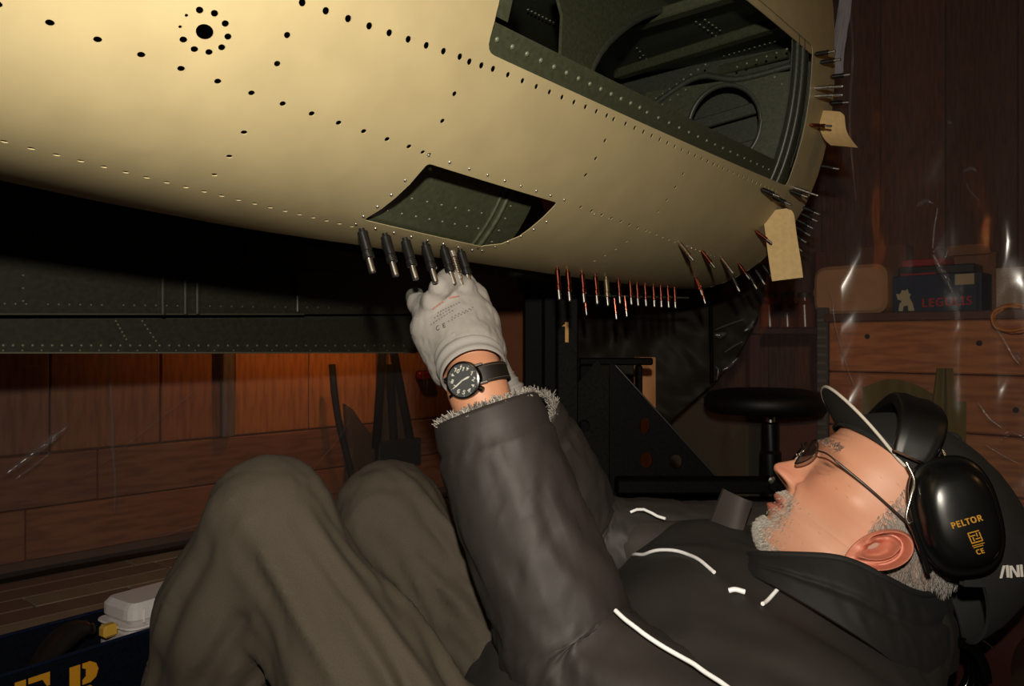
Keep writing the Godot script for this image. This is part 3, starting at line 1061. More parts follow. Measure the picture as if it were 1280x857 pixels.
func stool():
	var d := 2.4
	var c := at(956, 498, d)
	var o = thing("work_stool", "round black padded work stool behind the man's face", "stool", Vector3(c.x, 0, c.z))
	var s := Shape.new()
	s.lathe(Transform3D(Basis(), c), [V2(0.12, -0.045), V2(0.165, -0.04), V2(0.178, -0.02), V2(0.178, 0.0), V2(0.165, 0.018), V2(0.12, 0.028), V2(0.0001, 0.03)], 40, 1.2)
	part(s, "seat", mat(Color(0.05, 0.047, 0.042), 0.55), o)
	var b := Vector3(c.x + 0.017, 0, c.z)
	s = Shape.new()
	s.lathe(Transform3D(Basis(), b), [V2(0.014, 0.35), V2(0.014, c.y - 0.04)], 16)
	part(s, "chrome_neck", M.steel, o, "chrome neck")
	s = Shape.new()
	s.lathe(Transform3D(Basis(), b), [V2(0.03, 0.05), V2(0.03, 0.2), V2(0.032, 0.21), V2(0.032, 0.27), V2(0.026, 0.28), V2(0.026, c.y - 0.075), V2(0.02, c.y - 0.07)], 20, 0.5)
	part(s, "column", M.black_plastic, o)
	for k in 5:
		var a := TAU * k / 5 + 0.3
		s = Shape.new()
		s.tube([b + Vector3(0, 0.075, 0), b + Vector3(cos(a) * 0.14, 0.07, sin(a) * 0.14), b + Vector3(cos(a) * 0.24, 0.055, sin(a) * 0.24)], [0.02, 0.017, 0.013], 10)
		part(s, "leg", M.black_plastic, o)
		s = Shape.new()
		s.lathe(upright(b + Vector3(cos(a) * 0.24, 0.024, sin(a) * 0.24) - Vector3(-sin(a), 0, cos(a)) * 0.01, Vector3(-sin(a), 0, cos(a))), [V2(0.018, 0), V2(0.023, 0.004), V2(0.023, 0.018), V2(0.018, 0.022)], 16, 0.6)
		part(s, "caster", M.black_rubber, o)

# ---------------------------------------------------------------- wing behind the hull

func wing():
	var o = thing("wing_panel", "dark olive riveted wing panel and its lower flange behind the fuselage", "wing", Vector3(-0.5, 0.6, -1.6))
	var a := Vector3(-0.77, 0, -1.2)
	var dr := Vector3(0.554, 0, -0.832)
	var n := Vector3(0.832, 0, 0.554)
	var W := func(px: float, py: float, off: float) -> Vector3:
		var q := (px - 640.0) / FOCAL
		var b := a + n * off
		var s := (-q * b.z - b.x) / (dr.x + q * dr.z)
		var p := b + dr * s
		return Vector3(p.x, EYE.y + (428.5 - py) / FOCAL * -p.z, p.z)
	# upper web with a round lightening hole
	var quad := func(px0, py00, py01, px1, py10, py11, off, thick) -> Shape:
		var s := Shape.new()
		var p := [W.call(px0, py00, off), W.call(px1, py10, off), W.call(px1, py11, off), W.call(px0, py01, off)]
		s.face(p, p[0] - n)
		var b := p.map(func(v): return v - n * thick)
		s.face(b, b[0] + n)
		for k in 4:
			s.face([p[k], p[(k + 1) % 4], b[(k + 1) % 4], b[k]], (p[0] + p[2] + b[0] + b[2]) / 4)
		return s
	part(quad.call(-260, 300, 393.5, 668, 352, 392, 0.0, 0.004), "web", M.wing_green, o)
	var up: Shape = quad.call(-260, 150, 299, 246, 250, 332, 0.0, 0.004)
	up.add(quad.call(312, 250, 336, 660, 280, 351.5, 0.0, 0.004))
	var c: Vector3 = W.call(279, 303, 0.0)
	var rr := 0.052
	up.add(quad.call(246, 250, 268, 312, 250, 268, 0.0, 0.004))
	part(up, "upper_web", M.wing_green, o)
	var ring := Shape.new()
	ring.lathe(upright(c, n), [V2(rr * 1.25, -0.003), V2(rr * 1.25, 0.001), V2(rr, 0.002), V2(rr * 0.92, -0.01), V2(rr * 0.9, -0.01)], 32, 0.5)
	part(ring, "lightening_hole", M.wing_green, o)
	for px in [204, 232, 247, 372]:
		var s := Shape.new()
		s.box(frame(((W.call(px, 346, 0.004) as Vector3) + (W.call(px, 390, 0.004) as Vector3)) / 2, (W.call(px, 346, 0.004) as Vector3) - (W.call(px, 390, 0.004) as Vector3), n), Vector3(0.008, 0.008, 0.075), 0.002)
		part(s, "stiffener", M.wing_green, o)
	# lower flange, a little nearer; its skin bends under
	var lo: Shape = quad.call(-260, 399, 440.5, 520, 399, 440, 0.02, 0.003)
	lo.add(quad.call(520, 398, 440, 652, 398, 438, 0.018, 0.003))
	var fl := part(lo, "lower_flange", M.wing_green, o)
	var ed := Shape.new()
	ed.tube([W.call(-260, 441, 0.02), W.call(520, 440.6, 0.02)], 0.0016, 6)
	part(ed, "flange_edge", mat(Color(0.5, 0.5, 0.42), 0.35, 0.4), fl)
	ed = Shape.new()
	ed.tube([W.call(-260, 392.5, 0.003), W.call(380, 392.5, 0.003)], 0.0016, 6)
	part(ed, "web_edge", mat(Color(0.42, 0.43, 0.36), 0.35, 0.4), o)
	var rv := Shape.new()
	for k in 46:
		dome(rv, W.call(-20 + 12.2 * k, 431.5 + 0.006 * k, 0.02), n, 0.0024)
	for k in 24:
		dome(rv, W.call(4 + 24.0 * k, 437.8, 0.02), n, 0.0018)
	for k in 6:
		dome(rv, W.call(145 + 2.6 * k, 401 + 4.6 * k, 0.02), n, 0.002)
		dome(rv, W.call(178 + 3.4 * k, 401 + 5.0 * k, 0.02), n, 0.002)
	part(rv, "rivet_row", M.rivet, fl).set_meta("kind", "stuff")
	rv = Shape.new()
	for k in 34:
		if k % 7 != 3:
			dome(rv, W.call(6 + 13.5 * k, 379.5 + 0.16 * k, 0.0), n, 0.0018)
	for k in 3:
		dome(rv, W.call(29, 344 + 16 * k, 0.0), n, 0.0018)
		dome(rv, W.call(382, 360 + 9 * k, 0.0), n, 0.0018)
		dome(rv, W.call(382, 360 + 9 * k, 0.0), n, 0.0018)
	part(rv, "rivet_row", M.rivet, o).set_meta("kind", "stuff")
	# body of the wing behind the web, so that it is no bare sheet
	var body := Shape.new()
	body.add(quad.call(-260, 180, 436, 668, 300, 432, -0.05, 0.012))
	part(body, "rear_spar", M.green_dark, o)
	for k in 7:
		var x := -160.0 + 125.0 * k
		var p: Vector3 = W.call(x, 330, 0.0)
		var s := Shape.new()
		s.box(Transform3D(Basis(dr, UP, dr.cross(UP)), p - n * 0.055 + Vector3(0, 0.02, 0)), Vector3(0.004, 0.16, 0.1))
		part(s, "rib", M.green_dark, o)
	# stand that carries it
	for k in 2:
		var p: Vector3 = W.call([-150, 610][k], 398, -0.06)
		var s := Shape.new()
		s.box(Transform3D(Basis(), Vector3(p.x, p.y / 2, p.z)), Vector3(0.05, p.y, 0.05), 0.003)
		part(s, "support_post", M.black_steel, o)

# ---------------------------------------------------------------- navy tray at the lower left

func tool_tray():
	var y := 0.15
	var P := func(px: float, py: float) -> Vector3:
		var d := (EYE.y - y) / ((py - 428.5) / FOCAL)
		return at(px, py, d)
	var f0: Vector3 = P.call(-40, 858)
	var f1: Vector3 = P.call(300, 751)
	var b0: Vector3 = P.call(-60, 812)
	var b1: Vector3 = P.call(262, 727)
	var o = thing("tool_tray", "long navy blue steel tray with stencilled yellow letters on the floor", "tray", Vector3(f0.x, 0, f0.z))
	var wall := func(p: Vector3, q: Vector3, called: String, out: Vector3):
		var s := Shape.new()
		var z := (q - p).normalized()
		s.box(Transform3D(Basis(z, UP, z.cross(UP)), (p + q) / 2 - Vector3(0, y / 2, 0)), Vector3(p.distance_to(q), y, 0.003), 0.001)
		part(s, called, M.navy, o)
		s = Shape.new()
		s.tube([p, q], 0.0032, 8)
		part(s, "rolled_rim", mat(Color(0.10, 0.14, 0.24), 0.3, 0.3, M.t_fine, 9.0), o)
	wall.call(f0, f1, "front_wall", Vector3.ZERO)
	wall.call(b0, b1, "back_wall", Vector3.ZERO)
	wall.call(f1, b1, "end_wall", Vector3.ZERO)
	wall.call(f0, b0, "end_wall", Vector3.ZERO)
	var s := Shape.new()
	s.face([f0 - UP * (y - 0.004), f1 - UP * (y - 0.004), b1 - UP * (y - 0.004), b0 - UP * (y - 0.004)], f0 - UP * 9)
	part(s, "tray_floor", M.navy, o)
	# letters on the front wall
	var z := (f1 - f0).normalized()
	var xf := Transform3D(Basis(z, UP, z.cross(UP)), f0)
	if xf.basis.z.dot(Vector3(0, 0, 1)) < 0:
		xf.basis.z = -xf.basis.z
	var inv := xf.affine_inverse()
	var F := func(px: float, py: float) -> Vector2:
		var d := Vector3((px - 640.0) / FOCAL, (428.5 - py) / FOCAL, -1)
		var e: Vector3 = inv * EYE
		var g: Vector3 = inv.basis * d
		var q: Vector3 = e - g * (e.z / g.z)
		return V2(q.x, q.y)
	var r: Vector2 = F.call(86, 834)
	var k: float = F.call(122, 829).x - r.x
	var h := k * 1.6
	var stencil := func(at2: Vector2, shapes: Array, called: String):
		var t := Shape.new()
		for q in shapes:
			t.prism(Transform3D(xf.basis, xf * Vector3(at2.x, at2.y, 0.0016)), q.map(func(w): return V2(w[0] * k, w[1] * h)), 0.0008)
		part(t, called, M.yellow_paint, o)
	stencil.call(r, [[[0, -1], [0.36, -1], [0.36, 0], [0, 0]], [[0.44, 0], [0.72, 0], [0.92, -0.08], [1.0, -0.22], [0.92, -0.38], [0.72, -0.46], [0.44, -0.46], [0.44, -0.36], [0.56, -0.3], [0.56, -0.14], [0.44, -0.1]], [[0.44, -0.52], [0.72, -0.52], [0.95, -0.66], [1.02, -1], [0.66, -1], [0.6, -0.74], [0.44, -0.66]]], "letter")
	stencil.call(r - V2(k * 1.75, -0.004), [[[0, -1], [0.34, -1], [0.34, 0], [0, 0]], [[0.42, 0], [1.1, 0], [1.1, -0.28], [1.0, -0.28], [0.86, -0.12], [0.42, -0.12]], [[0.42, -0.44], [0.8, -0.44], [0.8, -0.56], [0.42, -0.56]], [[0.42, -0.88], [0.86, -0.88], [1.0, -0.72], [1.1, -0.72], [1.1, -1], [0.42, -1]]], "letter")
	# white takeaway box and what lies beside it
	var m: Vector3 = P.call(178, 778).lerp(P.call(178, 750), 0.35)
	var w = thing("food_box", "white ribbed plastic box with a lid lying in the navy tray", "box", Vector3(m.x, 0.1, m.z))
	var bz := Basis(z, UP, z.cross(UP))
	var mid := m + z * 0.035 - UP * 0.006
	s = Shape.new()
	s.prism(Transform3D(Basis(z, z.cross(UP), -UP), mid + UP * 0.0), rounded([V2(-0.085, -0.05), V2(0.085, -0.05), V2(0.085, 0.05), V2(-0.085, 0.05)], 0.02), 0.05, 0.006)
	part(s, "base", mat(Color(0.80, 0.77, 0.78), 0.35), w)
	s = Shape.new()
	s.prism(Transform3D(Basis(z, z.cross(UP), -UP), mid + UP * 0.04), rounded([V2(-0.082, -0.047), V2(0.082, -0.047), V2(0.082, 0.047), V2(-0.082, 0.047)], 0.022), 0.034, 0.009)
	part(s, "lid", mat(Color(0.86, 0.84, 0.84), 0.3), w)
	s = Shape.new()
	s.prism(Transform3D(Basis(z, z.cross(UP), -UP), mid + UP * 0.0055), rounded([V2(-0.089, -0.054), V2(0.089, -0.054), V2(0.089, 0.054), V2(-0.089, 0.054)], 0.024), 0.004, 0.0012)
	part(s, "lid_rim", mat(Color(0.88, 0.86, 0.86), 0.3), w)
	for i in 9:
		s = Shape.new()
		var b := mid - z.cross(UP) * 0.0 + z * (-0.06 + 0.015 * i)
		var side: Vector3 = xf.basis.z * 0.047
		s.tube([b + side + UP * 0.01, b + side + UP * 0.032], 0.002, 6)
		part(s, "rib", mat(Color(0.9, 0.88, 0.88), 0.3), w)
	m = P.call(133, 792)
	var y2 = thing("yellow_block", "small yellow sponge block beside the white plastic box", "sponge", m - UP * 0.02)
	s = Shape.new()
	s.box(Transform3D(bz, m + z * 0.02 - UP * 0.006 + xf.basis.z * -0.03), Vector3(0.024, 0.02, 0.02), 0.004)
	part(s, "block", mat(Color(0.78, 0.62, 0.22), 0.8), y2)
	var hd = thing("screwdriver", "dark brown rounded tool handle resting on the rim of the navy tray", "tool", P.call(112, 800))
	s = Shape.new()
	s.tube(smooth_path([P.call(40, 828) - UP * 0.02, P.call(85, 806) - UP * 0.004 - xf.basis.z * 0.03, P.call(110, 795) + UP * 0.004 - xf.basis.z * 0.03, P.call(126, 792) + UP * 0.002 - xf.basis.z * 0.03], 16), [0.012, 0.013, 0.014, 0.015, 0.016, 0.017, 0.018, 0.0185, 0.019, 0.019, 0.019, 0.019, 0.018, 0.017, 0.015, 0.012, 0.007], 14)
	part(s, "grip", mat(Color(0.07, 0.055, 0.04), 0.6), hd)
	s = Shape.new()
	s.tube([P.call(126, 792) + UP * 0.002 - xf.basis.z * 0.03, P.call(129, 791) + UP * 0.002 - xf.basis.z * 0.03], [0.009, 0.008], 12)
	part(s, "end_cap", mat(Color(0.10, 0.08, 0.06), 0.5), hd)

# ---------------------------------------------------------------- fuselage
# The hull is a tapering tube: station t along its axis, angle phi (degrees) round it, 0 at the side and -90 underneath.

const HULL_O := Vector3(-0.0812, 1.1078, -1.0664)
var hull_a := Vector3(sin(0.5609) * cos(0.08), sin(0.08), -cos(0.5609) * cos(0.08))
var hull_h := Vector3(cos(0.5609), 0, sin(0.5609))
var hull_v := hull_h.cross(hull_a)
const CHART := 0.38 * PI / 180.0   # chart metres per degree

func hull_r(t: float) -> float:
	return 1.0 + 0.2463 * t - 0.1021 * t * t

func hull_raw(t: float, phi: float) -> Vector3:
	var c := cos(deg_to_rad(phi))
	var s := sin(deg_to_rad(phi))
	var k := hull_r(t) / pow(pow(absf(c), 2.352) + pow(absf(s), 2.352), 1.0 / 2.352)
	return HULL_O + hull_a * t + hull_h * (0.3058 * k * c) + hull_v * (0.408 * k * s)

func hull_n(t: float, phi: float) -> Vector3:
	var du := hull_raw(t + 0.002, phi) - hull_raw(t - 0.002, phi)
	var dv := hull_raw(t, phi + 0.3) - hull_raw(t, phi - 0.3)
	return dv.cross(du).normalized() * (-1.0 if dv.cross(du).dot(hull_raw(t, phi) - HULL_O - hull_a * t) < 0 else 1.0)

func hull(t: float, phi: float, off := 0.0) -> Vector3:
	return hull_raw(t, phi) + (hull_n(t, phi) * off if off != 0.0 else Vector3.ZERO)

# station and angle where the sight line through a place in the frame meets the hull
func hull_at(px: float, py: float) -> Vector2:
	var d := Vector3((px - 640.0) / FOCAL, (428.5 - py) / FOCAL, -1)
	var out := func(q: float) -> float:
		var p := EYE + d * q - HULL_O
		return pow(pow(absf(p.dot(hull_h)) / 0.3058, 2.352) + pow(absf(p.dot(hull_v)) / 0.408, 2.352), 1.0 / 2.352) - hull_r(p.dot(hull_a))
	var best := 1.0
	var low := 1e9
	var q := 0.4
	while q < 2.2:
		var f: float = out.call(q)
		if f < low:
			low = f
			best = q
		if f < 0:
			var a := q - 0.02
			for k in 14:
				var m := (a + q) / 2
				if out.call(m) < 0:
					q = m
				else:
					a = m
			best = q
			break
		q += 0.02
	var p := EYE + d * best - HULL_O
	return Vector2(p.dot(hull_a), rad_to_deg(atan2(p.dot(hull_v) / 0.408, p.dot(hull_h) / 0.3058)))

func section(t: float, u: float, w: float) -> Vector3:
	return HULL_O + hull_a * t + hull_h * u + hull_v * w

func chart_ring(t: float, phi: float, r: float, n: int) -> PackedVector2Array:
	var p := PackedVector2Array()
	for k in n:
		p.append(V2(t, phi * CHART) + Vector2.from_angle(TAU * (k + 0.31) / n) * r)
	return p

func rounded(corners: Array, r: float, n := 4) -> PackedVector2Array:
	var p := PackedVector2Array()
	for k in corners.size():
		var c: Vector2 = corners[k]
		var rr: float = r
		var a: Vector2 = c + (corners[k - 1] - c).normalized() * rr
		var b: Vector2 = c + (corners[(k + 1) % corners.size()] - c).normalized() * rr
		for i in n + 1:
			var f := float(i) / n
			p.append(a.lerp(c, f).lerp(c.lerp(b, f), f))
	return p

# a sheet over part of the hull, cut by openings and small round holes, with the thickness of its edges
func sheet(outer: PackedVector2Array, cuts: Array, holes: Array, off: float, thick: float, step := 0.03) -> Shape:
	var s := Shape.new()
	var seen := {}
	var put := func(c: Vector2, o: float) -> int:
		var key := Vector3i(roundi(c.x * 20000), roundi(c.y * 20000), roundi(o * 100000))
		if seen.has(key):
			return seen[key]
		var i := s.vert(hull(c.x, c.y / CHART, o))
		s.nrm.append(hull_n(c.x, c.y / CHART) * (1.0 if o >= off - 1e-6 else -1.0))
		seen[key] = i
		return i
	var lo := Vector2(1e9, 1e9)
	var hi := -lo
	for p in outer:
		lo = lo.min(p)
		hi = hi.max(p)
	var buckets := {}
	for h in holes:
		for dx in [-1, 1]:
			for dy in [-1, 1]:
				var key := Vector2i(floori((h[0].x + dx * h[1] - lo.x) / step), floori((h[0].y + dy * h[1] - lo.y) / step))
				if not buckets.has(key):
					buckets[key] = []
				if not buckets[key].has(h):
					buckets[key].append(h)
	for i in ceili((hi.x - lo.x) / step):
		for j in ceili((hi.y - lo.y) / step):
			var a := lo + Vector2(i, j) * step
			var todo := [PackedVector2Array([a, a + V2(step, 0), a + V2(step, step), a + V2(0, step)])]
			for h in buckets.get(Vector2i(i, j), []):
				var next := []
				for c in todo:
					var l := 1e9
					var r := -1e9
					for q in c:
						l = minf(l, q.x)
						r = maxf(r, q.x)
					if h[0].x > l + 1e-5 and h[0].x < r - 1e-5:
						next.append_array(Geometry2D.intersect_polygons(c, PackedVector2Array([V2(l - 1, -9), V2(h[0].x, -9), V2(h[0].x, 9), V2(l - 1, 9)])))
						next.append_array(Geometry2D.intersect_polygons(c, PackedVector2Array([V2(h[0].x, -9), V2(r + 1, -9), V2(r + 1, 9), V2(h[0].x, 9)])))
					else:
						next.append(c)
				todo = []
				for c in next:
					todo.append_array(Geometry2D.clip_polygons(c, h[2]))
			for cut in [outer] + cuts:
				var next := []
				for c in todo:
					next.append_array(Geometry2D.intersect_polygons(c, cut) if cut == outer else Geometry2D.clip_polygons(c, cut))
				todo = next
			for c in todo:
				var t := Geometry2D.triangulate_polygon(Transform2D(0, V2(1000, 1000), 0, Vector2.ZERO) * (c as PackedVector2Array))
				for k in range(0, t.size(), 3):
					var x: Vector2 = c[t[k]]
					var y: Vector2 = c[t[k + 1]]
					var z: Vector2 = c[t[k + 2]]
					var ccw := (y - x).cross(z - x) > 0
					for o in ([off, off - thick] if thick > 0 else [off]):
						var up: bool = (o == off) == ccw
						var ia: int = put.call(x, o)
						var ib: int = put.call(y, o)
						var ic: int = put.call(z, o)
						if up:
							s.tri(ia, ic, ib)
						else:
							s.tri(ia, ib, ic)
	# check the way the faces look
	if s.idx.size() > 2:
		var f := (s.v[s.idx[1]] - s.v[s.idx[0]]).cross(s.v[s.idx[2]] - s.v[s.idx[0]])
		if f.dot(s.nrm[s.idx[0]]) < 0:
			s.idx.reverse()
	if thick > 0:
		var rims := [outer] + cuts
		for h in holes:
			rims.append(h[2])
		for r in rims:
			for k in r.size():
				var p: Vector2 = r[k]
				var q: Vector2 = r[(k + 1) % r.size()]
				var n := maxi(1, ceili(p.distance_to(q) / 0.03))
				for m in n:
					var x := p.lerp(q, float(m) / n)
					var y := p.lerp(q, float(m + 1) / n)
					var c := [hull(x.x, x.y / CHART, off), hull(y.x, y.y / CHART, off), hull(y.x, y.y / CHART, off - thick), hull(x.x, x.y / CHART, off - thick)]
					var i0 := s.v.size()
					var nn: Vector3 = (c[1] - c[0]).cross(c[2] - c[0]).normalized()
					for w in c:
						s.vert(w)
						s.nrm.append(nn)
					s.quad(i0, i0 + 1, i0 + 2, i0 + 3)
	return s

func line_holes(t0: float, p0: float, t1: float, p1: float, n: int, r: float) -> Array:
	var out := []
	for k in n:
		var f := float(k) / maxi(1, n - 1)
		var c := V2(lerpf(t0, t1, f), lerpf(p0, p1, f) * CHART)
		out.append([c, r, chart_ring(c.x, c.y / CHART, r, 12)])
	return out

func domes(s: Shape, t0: float, p0: float, t1: float, p1: float, n: int, r: float, off := 0.0):
	for k in n:
		var f := float(k) / maxi(1, n - 1)
		var t := lerpf(t0, t1, f)
		var p := lerpf(p0, p1, f)
		dome(s, hull(t, p, off), hull_n(t, p), r)

func dome(s: Shape, c: Vector3, n: Vector3, r: float):
	s.lathe(upright(c, n), [V2(r, -0.0004), V2(r * 0.95, r * 0.25), V2(r * 0.6, r * 0.5), V2(0.00001, r * 0.6)], 8, 2.0)

func hull_plate(outline: PackedVector2Array, t: float, thick: float) -> Shape:
	var s := Shape.new()
	s.prism(Transform3D(Basis(hull_h, hull_v, hull_h.cross(hull_v)), HULL_O + hull_a * t), outline, thick)
	return s

# outline of the hull's section from angle a to angle b, shrunk by a margin
func section_arc(t: float, a: float, b: float, n: int, margin: float) -> PackedVector2Array:
	var p := PackedVector2Array()
	for k in n + 1:
		var q := hull(t, lerpf(a, b, float(k) / n), -margin) - HULL_O
		p.append(V2(q.dot(hull_h), q.dot(hull_v)))
	return p

func bar_between(p: Vector3, q: Vector3, size: Vector2, up: Vector3) -> Shape:
	var s := Shape.new()
	var x := frame((p + q) / 2, q - p, up)
	s.box(x, Vector3(size.x, size.y, p.distance_to(q)), 0.002)
	return s

func fuselage():
	var o = thing("aircraft_fuselage", "cream primed aircraft fuselage section with a large cockpit opening and rows of open rivet holes", "fuselage", Vector3(HULL_O.x, HULL_O.y - 0.42, HULL_O.z))
	var deg := func(p: Array) -> Array: return p.map(func(q): return V2(q[0], q[1] * CHART))
	var outer := PackedVector2Array(deg.call([[-0.95, -99], [-0.56, -99], [-0.5, -98], [-0.44, -95.5], [-0.36, -92.5], [-0.286, -88.5], [-0.238, -86], [-0.12, -83.5], [-0.036, -81.6], [0.07, -80.2], [0.235, -79.6], [0.765, -79.2], [0.765, 62], [-0.95, 62]]))
	var opening := rounded(deg.call([[-0.292, -35.4], [0.594, -35.4], [0.594, -5.0], [-0.292, -5.0]]), 0.012)
	var hatch := rounded(deg.call([[-0.297, -71.8], [-0.07, -71.8], [-0.07, -54.0], [-0.297, -54.0]]), 0.006)
	hatch = Geometry2D.intersect_polygons(hatch, PackedVector2Array(deg.call([[-0.4, -80], [-0.105, -80], [-0.098, -71.2], [-0.078, -69], [-0.06, -60], [-0.06, -40], [-0.4, -40]])))[0]
	var holes := []
	# stringer rows
	holes += line_holes(-0.8, -75.6, -0.295, -75.4, 31, 0.0027)
	holes += line_holes(-0.741, -51.9, -0.33, -52.2, 16, 0.0027)
	holes += line_holes(-0.311, -52.4, -0.302, -52.5, 2, 0.0025)
	holes += line_holes(-0.02, -53.5, 0.176, -54.8, 8, 0.0026)
	holes += line_holes(-0.504, -39.3, -0.321, -37.4, 10, 0.0030)
	holes += line_holes(-0.308, -37.5, -0.276, -37.1, 3, 0.0030)
	holes += line_holes(-0.254, -37.0, -0.072, -36.6, 9, 0.0027)
	holes += line_holes(-0.056, -36.7, -0.028, -36.6, 2, 0.0027)
	holes += line_holes(-0.005, -36.6, 0.245, -37.0, 12, 0.0027)
	holes += line_holes(0.262, -37.0, 0.55, -37.4, 14, 0.0026)
	holes += line_holes(0.19, -54.9, 0.32, -56.2, 6, 0.0021)
	# frame rows
	holes += line_holes(-0.487, -43.3, -0.486, -47.1, 2, 0.0027)
	holes += line_holes(-0.482, -58.5, -0.474, -69.3, 3, 0.0027)
	holes += line_holes(-0.311, -42.3, -0.31, -46.6, 2, 0.0026)
	holes += line_holes(-0.055, -40.4, -0.056, -47.1, 3, 0.0026)
	holes += line_holes(0.167, -40.8, 0.164, -49.6, 4, 0.0025)
	holes += line_holes(0.157, -59.0, 0.151, -68.0, 4, 0.0023)
	# the ring of holes round the drain
	var ring_at := hull_at(256, 40)
	for k in 10:
		var c := V2(ring_at.x, ring_at.y * CHART) + Vector2.from_angle(TAU * (k + 0.3) / 10) * 0.0165
		var r := 0.0013 if k in [4, 5] else 0.0027
		holes.append([c, r, chart_ring(c.x, c.y / CHART, r, 12)])
	holes.append([V2(ring_at.x, ring_at.y * CHART), 0.0062, chart_ring(ring_at.x, ring_at.y, 0.0062, 20)])
	var skin := part(sheet(outer, [opening, hatch], holes, 0.0, 0.0008), "skin_panel", M.skin_paint, o, "cream primed skin with open rivet holes")
	# the far half of the hull
	var far := Shape.new()
	far.grid(24, 36, func(a, b): return hull(lerpf(-0.95, 0.765, a), lerpf(62, 250, b), 0))
	part(far, "far_skin", M.green_dark, o, "dark green far side of the hull seen through the opening")
	# joggled edge of the opening with its flush rivets
	var sill := part(sheet(PackedVector2Array(deg.call([[-0.30, -36.5], [0.60, -36.5], [0.60, -31.2], [-0.30, -31.2]])), [], [], -0.006, 0.0015), "sill_flange", M.green_primer, o, "olive green landing strip along the opening")
	var rv := Shape.new()
	domes(rv, -0.276, -33.2, 0.0, -33.2, 13, 0.0026, -0.006)
	domes(rv, 0.02, -33.4, 0.55, -33.6, 18, 0.0022, -0.006)
	part(rv, "rivet_row", M.rivet, sill).set_meta("kind", "stuff")
	part(sheet(PackedVector2Array(deg.call([[0.50, -36.5], [0.60, -36.5], [0.60, -3.5], [0.50, -3.5]])), [], [], -0.008, 0.002), "frame_flange", M.green_dark, o)
	for k in 2:
		var rib := Shape.new()
		var path := PackedVector3Array()
		for i in 15:
			path.append(hull(0.52 + 0.034 * k, lerpf(-36, -4, i / 14.0), -0.006))
		rib.tube(path, 0.004, 8)
		part(rib, "frame_bead", M.green_dark, o)
	part(sheet(PackedVector2Array(deg.call([[0.1, -6.5], [0.6, -6.5], [0.6, -3.5], [0.1, -3.5]])), [], [], -0.003, 0.0015), "upper_flange", M.skin_paint, o)
	part(sheet(PackedVector2Array(deg.call([[-0.30, -30.5], [-0.268, -30.5], [-0.268, -20], [-0.30, -20]])), [], [], -0.006, 0.002), "corner_tab", M.green_primer, o)
	# web with the large rounded cut-out, inside the near wall
	var us := 0.16
	var web_xf := Transform3D(Basis(hull_a, hull_v, hull_a.cross(hull_v)), HULL_O + hull_h * us)
	var ob := web_xf.affine_inverse()
	var onweb := func(px, py) -> Vector2:
		var d := Vector3((px - 640.0) / FOCAL, (428.5 - py) / FOCAL, -1)
		var e: Vector3 = ob * EYE
		var g: Vector3 = ob.basis * d
		var p: Vector3 = e - g * (e.z / g.z)
		return V2(p.x, p.y)
	var web := Shape.new()
	web.prism(web_xf, [onweb.call(687, -30), onweb.call(700, 20), onweb.call(696, 112), onweb.call(693, 150), onweb.call(723, 165), onweb.call(731, 110), onweb.call(740, 82), onweb.call(760, 52), onweb.call(800, 22), onweb.call(850, 6), onweb.call(925, -14), onweb.call(925, -40)], 0.004)
	part(web, "web_plate", M.green_primer, o, "olive web plate with a rounded cut-out")
	var lip := Shape.new()
	var lp := []
	for q in [[729, 140], [731, 110], [740, 82], [760, 52], [800, 22], [850, 6], [925, -14]]:
		var c: Vector2 = onweb.call(q[0], q[1])
		lp.append(web_xf * Vector3(c.x, c.y, 0.001))
	lip.tube(smooth_path(lp, 24), 0.0055, 8)
	part(lip, "cutout_lip", M.green_dark, o)
	# panel behind the web to the left
	var back := Shape.new()
	back.prism(Transform3D(web_xf.basis, HULL_O + hull_h * 0.02), [V2(-0.5, -0.34), V2(0.02, -0.34), V2(0.02, 0.25), V2(-0.5, 0.25)], 0.004)
	part(back, "inner_web", M.green_dark, o)
	# deck under which the cross beams run
	var deck := Shape.new()
	deck.prism(Transform3D(Basis(hull_a, hull_h, hull_a.cross(hull_h)), HULL_O + hull_v * 0.012), [V2(-0.5, -0.26), V2(0.75, -0.29), V2(0.75, 0.29), V2(-0.1, 0.285), V2(-0.1, 0.2), V2(-0.5, 0.2)], 0.004)
	part(deck, "deck_plate", M.green_dark, o)
	var onlevel := func(px, py, w) -> Vector3:
		var d := Vector3((px - 640.0) / FOCAL, (428.5 - py) / FOCAL, -1)
		return EYE + d * (((HULL_O - EYE).dot(hull_v) + w) / d.dot(hull_v))
	for q in [[772, 93, 992, 24, 0.026], [735, 48, 915, -8, 0.026], [792, 118, 985, 66, 0.014]]:
		var p: Vector3 = onlevel.call(q[0], q[1], -0.012)
		var r: Vector3 = onlevel.call(q[2], q[3], -0.012)
		part(bar_between(p, r, V2(q[4], 0.018), hull_v), "cross_beam", M.green_primer, o)
	var drv := Shape.new()
	for q in [[660, 12, 692, 28, 8], [700, 5, 720, 14, 5], [860, 20, 895, 45, 8], [872, 18, 900, 38, 7], [796, 60, 812, 78, 5], [905, 70, 975, 50, 12], [830, 105, 900, 84, 9], [835, 100, 880, 90, 7], [930, -2, 955, 25, 7], [800, 72, 830, 88, 5]]:
		for k in q[4]:
			var f: float = k / float(q[4] - 1)
			var p: Vector3 = onlevel.call(lerpf(q[0], q[2], f), lerpf(q[1], q[3], f), -0.0005 if q[0] > 720 else -0.004)
			dome(drv, p, -hull_v, 0.0022)
	part(drv, "rivet_head", M.rivet, o).set_meta("kind", "stuff")
	# bulkhead with the round lightening hole at the end of the opening
	var bk := section_arc(0.62, -80, -9, 16, 0.012)
	bk.append(V2(0.02, -0.062))
	bk.append(V2(-0.05, -0.15))
	bk.append(V2(-0.05, -0.36))
